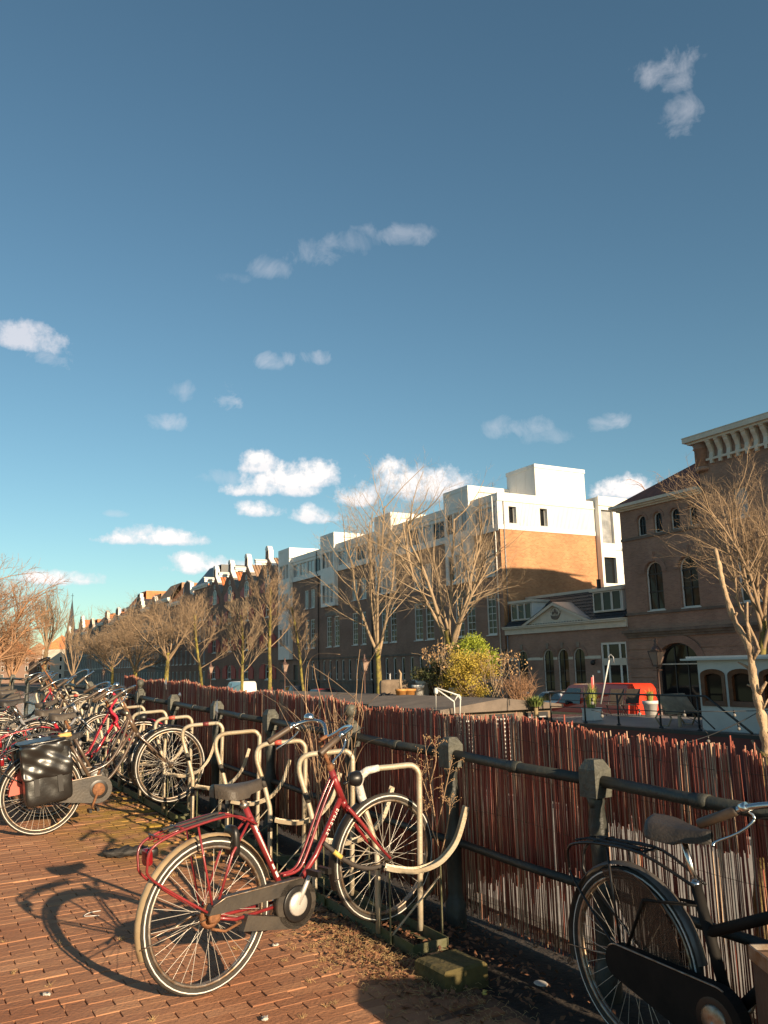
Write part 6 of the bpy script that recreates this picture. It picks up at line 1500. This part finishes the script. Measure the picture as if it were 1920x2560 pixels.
    if case:
        q = MB(); a = math.atan2(BB.z-R, BB.x)
        if full_case:
            ext(circ(BB.x,BB.z,.118,-1.75,1.45,14)+circ(.0,R,.062,1.6,4.5,10), cy-.03, cy+.022, q)
        else:
            up_ = [(-.02,R+.055),(.05,R+.078)]+[(BB.x-.03,BB.z+.118)]+circ(BB.x,BB.z,.118,1.6,.2,8)+[(BB.x+.05,BB.z+.05),(BB.x-.06,BB.z+.055),(.04,R+.012),(-.04,R+.02)]
            lo_ = [(.14,R-.10)]+[(.17,R-.035),(BB.x-.10,BB.z-.035),(BB.x-.05,BB.z-.05),(BB.x+.06,BB.z-.03)]+circ(BB.x,BB.z,.118,-.1,-1.6,8)
            ext(up_, cy-.022, cy+.022, q); ext(lo_, cy-.022, cy+.022, q); q.lathe([(.118,-.022),(.118,.022)], 24, (BB.x,cy,BB.z), (0,1,0))
        cc = put('chain_case', q, case)
        q = MB(); 
        if full_case: pl = circ(BB.x,BB.z,.120,1.2,1.45,4)+circ(0,R,.064,1.6,2.4,4)
        else: pl = [(BB.x+.03,BB.z+.119),(BB.x-.03,BB.z+.12),(.05,R+.08),(-.02,R+.057)]
        q.tube([(u,cy-.028,v) for u,v in pl], .004, 5); put('case_edge', q, 'chrome_dull', cc)
        q = MB(); q.lathe([(.086,.024),(.088,.027),(.080,.030),(.05,.031)], 24, (BB.x,cy,BB.z), (0,-1,0)); put('case_ring', q, 'black_paint', cc)
    q = MB(); q.lathe([(.052,.022),(.058,.03),(.05,.038),(.02,.042)], 20, (BB.x,cy,BB.z), (0,-1,0)); ca = rad(58) if style == 'double' else rad(-118)
    ch = Vector((math.cos(ca),0,math.sin(ca)))
    ck = put('crank', q, crank_m)
    for sg in (-1, 1):
        a = BB+Vector((0,sg*.095,0)); b = a+ch*(.17*(1 if sg < 0 else -1))+Vector((0,sg*.012,0)); q = MB(); q.tube([a+Vector((0,-sg*.03,0)),a,b], [.014,.014,.0095], 8); put('crank_arm', q, crank_m, ck)
    for sg in (-1, 1):
        b = BB+Vector((0,sg*.107,0))+ch*(.17*(1 if sg < 0 else -1)); q = MB(); q.tube([b, b+Vector((0,sg*.10,0))], .006, 6)
        for dx in (-.032,.032): q.box(b.x+dx-.011, b.x+dx+.011, b.y+sg*.015 if sg > 0 else b.y-.105, b.y+sg*.105 if sg > 0 else b.y-.015, b.z-.014, b.z+.014)
        put('pedal', q, 'black_paint', ck)
    # carrier
    if carrier:
        q = MB(); cz = .775
        for sg in (-1, 1):
            q.tube(smooth_path([Vector((.285+stx,sg*.03,.70)), Vector((.13,sg*.058,cz)), Vector((-.10,sg*.06,cz-.005)), Vector((-.235,sg*.06,cz-.028)), Vector((-.30,sg*.055,cz-.06)), Vector((-.315,sg*.045,cz-.125)), Vector((-.285,sg*.04,cz-.20)), Vector((-.02,sg*.062,R+.02))], 4), .0062, 6)
            q.tube([(-.06,sg*.06,cz-.01),(.0,sg*.064,R)], .0055, 6)
        for x in (.1,-.02,-.14,-.25): q.tube([(x,-.06,cz-(.0 if x > -.15 else .018)),(x,.06,cz-(.0 if x > -.15 else .018))], .005, 6)
        for y in (-.022,.022): q.tube([(.12,y,cz),(-.10,y,cz-.005),(-.27,y,cz-.035)], .0045, 5)
        cr_ = put('carrier', q, carrier)
        if not bag:
            q = MB()
            for y in (-.03,.03): q.bar((.10,y,cz+.012),(-.2,y,cz-.004),.022,.007)
            put('carrier_straps', q, 'pvc_matt', cr_)
        if rlight:
            q = MB(); q.softbox((-.292,0,cz-.10), (.016,.03,.038), 5, 5); put('rear_light', q, 'tail_red')
            q = MB(); q.softbox((-.265,0,cz-.085), (.022,.024,.022), 4, 5); put('light_housing', q, 'black_paint')
    q = MB(); q.tube(smooth_path([Vector((.02,.065,R-.01)),Vector((-.05,.07,R-.01)),Vector((-.14,.075,R-.04))],3), .006, 6); put('kickstand', q, 'chrome_dull')
    if not full_case and detail:
        q = MB(); q.lathe([(.045,-.04),(.06,-.03),(.05,-.02)], 12, (0,0,R), (0,1,0)); q.softbox((-.005,-.072,R), (.03,.014,.022), 4, 4); put('axle_bracket', q, 'rust')
        q = MB(); q.tube([(-.02,-.07,R-.045),(.05,-.07,R-.075),(.14,-.07,R-.06)], .007, 5); put('chain', q, 'rust')
        q = MB(); q.softbox((.155,0,.645), (.022,.055,.075), 5, 3.5); put('wheel_lock', q, 'black_paint')
    if guard:
        for sg in (-1, 1):
            q = MB(); pts = [(.05,.44)]+[(.30*math.cos(a),R+.345*math.sin(a)) for a in [rad(x) for x in (112,95,78,62,45,30,12)]]+[(.30,.30),(.2,.30)]
            ext(pts, sg*.045, sg*.048, q); put('dress_guard', q, 'guard')
    if bag:
        for sg in (-1, 1):
            q = MB(); q.softbox((.03,sg*.15,.52), (.19,.07,.24), 18, 12, .004, 7+sg, .3); pb_ = put('pannier', q, 'pvc')
            q = MB(); q.softbox((.03,sg*.178,.635), (.205,.05,.145), 26, 14, .0075, 9+sg, .33); put('pannier_flap', q, 'pvc', pb_)
            for x in (-.07,.12):
                q = MB(); q.box(x-.02, x+.02, sg*.218, sg*.230, .36, .50); put('pannier_strap', q, 'pvc_matt', pb_)
        q = MB(); q.softbox((.03,0,.787), (.19,.19,.012), 8, 6, .002, 3); put('pannier_bridge', q, 'pvc')
    if crate:
        cc_ = HT+Vector((.22,0,.12)); q = MB(); w, l, h = .20, .16, .26
        for (a, b, c2, d2) in ((-l,l,-w,-w+.008),(-l,l,w-.008,w),(-l,-l+.008,-w,w),(l-.008,l,-w,w)):
            for k in range(4): q.box(cc_.x+a, cc_.x+b, c2, d2, cc_.z+k*h/4, cc_.z+(k+.8)*h/4)
        q.box(cc_.x-l, cc_.x+l, -w, w, cc_.z-.01, cc_.z); put('front_crate', q, crate, st=True)
    if garland:
        q = MB(); rg = random.Random(4)
        for k in range(26):
            t = k/25; p = c+Vector((.06+.03*math.sin(t*9), -.12+.06*t, -.02-.32*t)); q.softbox(p, (.016,.016,.014), 3, 2, .003, k)
        put('garland', q, 'flower_red', st=True)
    return o
red1 = bicycle('bicycle', 'dark red bicycle with cream mudguards standing nearest in the near bike rack', (1.456,4.036), rad(11.0), pitch=rad(4.3), frame='frame_red', style='double', fender='cream_fender', tyre='rubber_dusty', steer=rad(-7), WB=1.13, ff='black_paint', post_m='chrome_dull', saddle_h=.925)
bicycle('bicycle', 'black bicycle with shiny black double pannier and torn saddle', (1.36,7.98), rad(1.5), pitch=rad(7.5), frame='frame_brown', style='loop', fender='black_paint', tyre='rubber', case='grey_plastic', full_case=True, saddle='saddle_black', saddle_h=.82, carrier='black_paint', bag=True, torn=True, wheel_red=True, crank_m='rust', bar_h=1.05, lamp=False, bar_m='chrome_dull', WB=1.15)
bicycle('bicycle', 'bicycle with wide dark saddle on a brownish seat post behind the pannier bicycle', (1.52,8.75), rad(-3), pitch=rad(5), frame='frame_brown', style='double', fender='black_paint', saddle_h=.96, carrier='black_paint', post_m='rust', detail=False, steer=rad(12))
bicycle('bicycle', 'bright red bicycle with red mudguards and a red garland on the handlebar', (1.50,9.35), rad(3), pitch=rad(6), frame='frame_red_bright', style='double', fender='red_fender', saddle_h=.96, carrier='frame_red_bright', detail=False, garland=True, steer=rad(-14), case='black_paint')
bicycle('bicycle', 'bicycle with silver frame tube and high black saddle', (1.30,10.25), rad(0), pitch=rad(7), frame='frame_silver', style='mens', fender='black_paint', saddle='saddle_black', saddle_h=1.02, carrier='black_paint', detail=False, steer=rad(10), bar_h=1.08)
bicycle('bicycle', 'black bicycle with its front wheel lifted high against the railing', (1.86,11.35), rad(8), pitch=rad(14), frame='black_paint', style='loop', fender='black_paint', saddle_h=.9, carrier='black_paint', detail=False, steer=rad(-8))
bicycle('bicycle', 'bicycle with rusty upright stem and raised dark handlebar', (1.55,12.25), rad(-4), pitch=rad(13), frame='frame_brown', style='loop', fender='black_paint', saddle_h=.92, carrier='black_paint', detail=False, bar_m='black_paint', post_m='rust', bar_h=1.22, steer=rad(-10))
for (x, y, hd, pt, fm, lab, sh) in ((1.62,13.3,2,6,'black_paint','black bicycle in the farthest rack, first beyond the raised handlebar',.93),(1.7,14.1,-3,6,'frame_red_bright','red bicycle in the farthest rack',.95),(1.75,15.0,4,5,'black_paint','black bicycle in the farthest rack, nearest the bridge',.97)):
    bicycle('bicycle', lab, (x,y), rad(hd), pitch=rad(pt), frame=fm, style='mens' if sh > .96 else 'double', fender='black_paint', saddle_h=sh, carrier='black_paint', detail=False, steer=rad(8))
bicycle('bicycle', 'black bicycle with dark chain case and dress guard parked along the reed screen', (2.735,2.585), rad(-91.5), pitch=rad(-1.7), frame='case_black', style='low', ts=1.3, st_z=.70, fender='grey_fender', tyre='rubber_dusty', case='case_black', full_case=True, saddle='saddle_black', saddle_h=.925, carrier='black_paint', guard=True, steer=rad(7), bar_h=1.0, bars='sweep', stx=.07, rlight=False, crank_m='chrome_dull', group='bicycles leaning along the reed screen')
# cabinet-shaped block added just outside the view to shade the black bicycle
o = thing('unseen_shade_cabinet', 'unseen grey green cabinet added to shade the black bicycle', 'shade blocker', (2.68, .55, gz(.55)))
mb = MB(); mb.box(-.38,.36,-.18,.18,.06,.9); mb.box(-.40,.38,-.20,.20,.9,.95); obj('case', mb, M['iron_cap'], o)
mb = MB(); mb.box(-.36,.34,-.16,.16,0,.06); obj('plinth', mb, M['quay_stone'], o)
for x in (-.36, 0.0):
    mb = MB(); mb.box(x,x+.34,-.19,-.182,.1,.86); d_ = obj('door', mb, M['iron_cap'], o)
    mb = MB(); mb.box(x+.28,x+.30,-.215,-.19,.45,.55); obj('handle', mb, M['black_iron'], d_)
# brown box standing by the front wheel of the black bicycle (cropped by the picture's edge)
o = thing('wooden_box', 'brown wooden box with pale metal edge standing before the black bicycle', 'box', (2.50, 1.66, gz(1.66)), (0,0,rad(-32)))
mb = MB(); mb.box(-.17,.17,-.02,.0,0,.68); mb.box(-.17,.17,-.26,-.24,0,.68); mb.box(-.17,-.15,-.24,-.02,0,.68); mb.box(.15,.17,-.24,-.02,0,.68); mb.box(-.15,.15,-.24,-.02,.55,.57); obj('boards', mb, M['box_wood'], o)
mb = MB(); mb.box(-.178,-.171,-.268,.008,.655,.695); mb.box(-.178,.178,.001,.008,.655,.695); mb.box(-.178,.178,-.268,-.261,.655,.695); obj('metal_edge', mb, M['chrome_dull'], o)
# sleeve lock from the red frame to the rack hoop
o = thing('bike_lock', 'dark sleeve lock hanging between the red bicycle and the rack hoop', 'bicycle lock', (2.2,4.17,gz(4.17)+.5)); org = Vector(o.location)
Md = red1.matrix_world; pA = Md @ Vector((.70,-.02,.515)); pB = Vector((2.52,4.21,gz(4.21)+.40))
mid = (pA+pB)/2+Vector((0,-.03,-.06)); pts = smooth_path([pA-org, (pA.lerp(mid,.5)-org)+Vector((0,-.02,-.012)), mid-org, (mid.lerp(pB,.55)-org)+Vector((0,-.01,-.02)), pB-org+Vector((.02,-.02,-.012))], 5)
mb = MB(); mb.tube(pts, .0125, 8); obj('sleeve', mb, M['chain_lock'], o)
mb = MB(); mb.tube(pts[3:6], .0131, 8); obj('tag', mb, M['yellow_tag'], o)

# ================================================================== plants and litter on the quay
def X_at(px, py, Xp): d = pixdir(px, py); return CAM + d*(Xp/d.x)
M['twig_dry'] = mat('dry_twig', (.42,.27,.16), .85, var=.3, vscale=12)
o = thing('dry_shrub', 'leafless dry shrub with long arching twigs between railing and rack', 'shrub', tuple(X_at(815,2120,2.95))); org = Vector(o.location); mb = MB()
tw = [[(815,2100),(790,1950),(768,1787),(763,1719),(770,1661),(794,1635),(850,1636)],[(800,2080),(790,1850),(760,1753),(727,1709),(693,1671),(654,1658)],[(805,2090),(780,1860),(741,1791),(678,1748),(632,1721)],[(850,2050),(870,1900),(890,1743),(893,1680),(900,1623)],[(840,2080),(880,1900),(903,1743),(910,1685),(934,1637),(956,1601)],
      [(770,2040),(765,1800),(772,1661)],[(772,1661),(837,1705),(900,1762),(908,1800)],[(790,2080),(815,1950),(822,1850),(805,1760),(790,1700),(784,1660)],[(825,2100),(830,1960),(845,1860),(835,1760),(820,1690),(838,1668)],[(835,2100),(870,1960),(905,1870),(940,1848),(954,1846)],
      [(800,2060),(770,1990),(740,1930),(725,1960),(720,2010)],[(790,2030),(760,1900),(745,1890),(735,1930)],[(815,2060),(850,1900),(880,1800),(905,1790),(900,1830)],[(845,1990),(835,1800),(838,1740),(860,1735),(890,1745),(905,1790)]]
rt = random.Random(23)
for k in range(26):
    x0 = rt.uniform(770,870); tw.append([(x0,2090+rt.uniform(-40,40)),(x0+rt.gauss(0,18),1960),(x0+rt.gauss(0,35),1850),(x0+rt.gauss(0,50),1760+rt.uniform(-30,40))])
for k, pth in enumerate(tw):
    Xp = 2.93+rt.uniform(-.08,.09); r = rt.uniform(.0026,.0042) if k < 14 else rt.uniform(.0016,.003)
    pts = smooth_path([X_at(x,y,Xp+rt.uniform(-.015,.015))-org for x,y in pth], 4); mb.tube(pts, [r*(1-.6*i/len(pts)) for i in range(len(pts))], 5)
obj('twigs', mb, M['twig_dry'], o)
o = thing('dried_weed', 'tall dried weed with seed heads beside the near railing post', 'weed', tuple(X_at(1105,2330,2.88))); org = Vector(o.location); mb = MB(); sh = MB()
P2 = lambda x,y: X_at(x,y,2.88)-org
mains = [[(1105,2335),(1100,2200),(1092,2080),(1078,1980),(1065,1880),(1060,1840)],[(1092,2080),(1110,1990),(1130,1900)],[(1085,2040),(1060,1960),(1040,1900)],[(1100,2150),(1120,2060),(1125,2010)],[(1075,1960),(1090,1900),(1085,1860)],[(1098,2120),(1075,2060),(1058,2010)]]
for pth in mains:
    pts = smooth_path([P2(*q) for q in pth], 4); mb.tube(pts, [.0042*(1-.55*i/len(pts)) for i in range(len(pts))], 5)
    for j in range(9):
        b = pts[int(len(pts)*rt.uniform(.45,.98))]; e = b+Vector((rt.gauss(0,.035),rt.gauss(0,.03),rt.uniform(.01,.08))); mb.tube([b,(b+e)/2+Vector((0,0,.006)),e], .0013, 3)
        for m_ in range(6): sh.softbox(e+Vector((rt.gauss(0,.008),rt.gauss(0,.008),rt.gauss(0,.006))), (.0032,.0032,.0036), 1, 2)
obj('stalks', mb, M['twig_dry'], o); obj('seed_heads', sh, M['leaf_dry'], o, kind='stuff')
# cut tree behind the screen (right edge)
M['bark_pale'] = mat('peeling_pale_bark', (.50,.36,.22), .8, col2=(.27,.18,.11), vscale=9, bump=.6, bscale=40)
M['bark_green'] = mat('green_mossy_bark', (.20,.155,.045), .9, col2=(.07,.05,.03), vscale=8, bump=.7, bscale=40)
o = thing('pruned_tree', 'pale pruned tree limb with cut stubs rising behind the reed screen', 'tree', tuple(X_at(1905,2400,3.42))); org = Vector(o.location)
P2 = lambda x,y,Xq=3.40: X_at(x,y,Xq)-org
mb = MB(); pts = smooth_path([P2(1912,2420),P2(1900,2250),P2(1906,2100),P2(1893,1980),P2(1915,1880)], 4); mb.tube(pts, [.030,.030,.031,.028,.03]+[.028]*(len(pts)-5), 9); obj('trunk', mb, M['bark_green'], o)
mb = MB(); pts = smooth_path([P2(1918,1890),P2(1910,1820),P2(1897,1760),P2(1884,1700),P2(1878,1650),P2(1870,1610),P2(1840,1560),P2(1822,1510),P2(1806,1455),P2(1797,1410),P2(1788,1372)], 4)
n = len(pts); rk = random.Random(9); mb.tube(pts, [(.022-.0125*i/n)*(1+.26*rk.uniform(-1,1)) for i in range(n)], 9)
for (a, b, r0, r1) in (((1876,1605),(1868,1505),.009,.005),((1882,1650),(1898,1625),.008,.007),((1898,1625),(1885,1590),.007,.004),((1872,1670),(1845,1655),.008,.004),((1890,1720),(1868,1712),.007,.004),((1897,1735),(1916,1705),.010,.005),((1905,1775),(1920,1748),.007,.003),((1832,1545),(1842,1532),.006,.005),((1862,1590),(1868,1586),.007,.006),((1808,1460),(1800,1450),.005,.004),((1905,1890),(1880,1850),.008,.006),((1915,1880),(1925,1830),.012,.009)):
    A, Bp = P2(*a), P2(*b); mb.tube([A, A.lerp(Bp,.5)+Vector((rk.gauss(0,.004),rk.gauss(0,.004),0)), Bp], [r0,(r0+r1)/2,r1], 6)
obj('limb', mb, M['bark_pale'], o)
# leaf litter, straw and moss along the foot of the rack (uncountable)
M['litter_leaf'] = mat('fallen_leaves', (.26,.115,.055), .85, col2=(.12,.055,.03), vscale=14); M['litter_pale'] = mat('pale_straw', (.50,.33,.15), .85, var=.3, vscale=20)
rl = random.Random(31); A, Bm = MB(), MB()
def leaf(mb, x, y, s_, lift):
    a = rl.uniform(0,6.28); n = Vector((rl.gauss(0,.55), rl.gauss(0,.55), 1)).normalized(); t = Vector((math.cos(a), math.sin(a), 0)); t = (t-n*t.dot(n)).normalized(); b = n.cross(t); c = Vector((x,y,gz(y)+lift)); cu = rl.uniform(-.35,.6)*s_
    mb.add([c-t*s_, c-t*s_*.2+b*s_*.5+n*cu*.5, c+t*s_+n*cu*.3, c-t*s_*.2-b*s_*.5+n*cu*.5], [(0,1,3),(1,2,3)])
for k in range(2600):
    y = rl.choice([rl.uniform(2.0,12), rl.uniform(3.1,5.2), rl.gauss(4.15,.45)]); c = rl.random()
    x = (2.62+abs(rl.gauss(0,.30)) if c < .5 else rl.gauss(2.36,.12)) if y > 3.0 else 2.35+abs(rl.gauss(0,.4))
    x = min(x, 3.36); leaf(A, x, y, rl.uniform(.008,.024), rl.uniform(.004,.02))
for k in range(60): leaf(A, rl.uniform(.5,2.4), rl.uniform(3,11), rl.uniform(.006,.014), .006)
for k in range(1500):
    y = rl.choice([rl.uniform(3.0,4.9), rl.gauss(4.05,.4)]); x = rl.gauss(2.36,.13); a = rl.uniform(0,3.14); L2 = rl.uniform(.008,.04); z = gz(y)+rl.uniform(.003,.022)
    Bm.tube([(x,y,z),(x+L2*math.cos(a)*.5,y+L2*math.sin(a)*.5,z+rl.uniform(0,.014)),(x+L2*math.cos(a),y+L2*math.sin(a),z+rl.uniform(-.002,.01))], .0009, 3, cap=False)
for k in range(46):                                          # little tufts in the joints
    x, y = rl.uniform(.6,2.3), rl.uniform(3.0,6.5)
    if rl.random() < .6: x, y = rl.gauss(2.1,.15), rl.uniform(3.2,4.6)
    for j in range(12): a = rl.uniform(0,6.28); L2 = rl.uniform(.006,.03); Bm.tube([(x+rl.gauss(0,.008),y+rl.gauss(0,.008),gz(y)-.002),(x+L2*math.cos(a),y+L2*math.sin(a),gz(y)+rl.uniform(.004,.022))], .0008, 3, cap=False)
f1 = obj('leaf_litter', A, M['litter_leaf'], kind='stuff'); tag(f1, 'brown fallen leaves heaped along the foot of the bike racks', 'leaves')
f2 = obj('straw_litter', Bm, M['litter_pale'], kind='stuff'); tag(f2, 'pale dry straw and grass tufts scattered among the leaves', 'straw')
# single bits of litter
M['paper'] = mat('dirty_paper', (.55,.50,.44), .8, var=.2, vscale=30)
def gnd(px, py, h=0.):
    d = pixdir(px, py); t = (h-CAM.z)/(d.z-SLOPE*d.y); return CAM + d*t
p = gnd(1352, 2459, .015); o = obj('paper_disc', (lambda q: (q.lathe([(.03,.004),(.034,.0),(.001,.003)], 14), q)[1])(MB()), M['paper'], loc=p); o.rotation_euler = (.1,.06,0); tag(o, 'small round white paper disc on the dark earth below the reed screen', 'litter')
for k, (px, py, lab) in enumerate(((688,2362,'pale crumpled scrap of paper on the bricks right of the red rear wheel'),(662,2545,'pale flat scrap of paper on the bricks at the bottom edge'),(116,2485,'pale brown scrap beside the wheel shadow'),(1212,2482,'yellow leaf on the dark earth beside the concrete block'))):
    p = gnd(px, py, .012); q = MB(); q.softbox((0,0,0), (.018,.013,.005), 4, 2.5, .003, k); o = obj('paper_scrap', q, M['paper'] if k != 3 else M['yellow_tag'], loc=p); o.rotation_euler = (0,0,k*1.3); tag(o, lab, 'litter', 'bits of litter on the quay')
p = gnd(235, 2285, .006); q = MB(); q.tube(smooth_path([(.05,.05,0),(-.02,.03,.004),(-.06,-.01,0),(-.02,-.05,.004),(.02,-.05,0)],4), .0022, 5); o = obj('wire_loop', q, M['stripe'], loc=p); tag(o, 'thin pale bent wire lying in the shadow of the red bicycle wheel', 'wire')
p = gnd(315, 2133, .02); q = MB(); q.softbox((0,0,.012), (.17,.06,.03), 9, 2.6, .008, 12); o = obj('black_rag', q, M['pvc_matt'], loc=p); o.rotation_euler = (0,0,rad(-8)); tag(o, 'crumpled black rag lying on the bricks behind the red carrier', 'rag')
# grey tin-foil pennants tied to the railing
M['foil'] = mat('grey_foil', (.5,.48,.46), .3, metal=.4, var=.2, vscale=20)
for (px, py, w_, h_, lab) in ((418,1708,.10,.16,'grey pointed scrap of plastic on the railing cap near the corner ball'),(545,1775,.12,.22,'pale torn plastic bag hanging from a railing post'),(452,1737,.16,.06,'grey flat plastic scrap on the top rail')):
    p = X_at(px, py, 2.98); q = MB(); q.add([(-.01,0,-h_*.5),(.01,w_*.5,-h_*.4),(.0,w_*.2,h_*.5),(-.02,-w_*.5,-h_*.1),(-.03,w_*.05,0)], [(0,1,4),(1,2,4),(2,3,4),(3,0,4)]); o = obj('plastic_scrap', q, M['foil'], loc=p); tag(o, lab, 'plastic', 'plastic scraps on the railing')
print('OBJ', len(bpy.data.objects), 'TRIS', sum(len(me.polygons) for me in bpy.data.meshes))
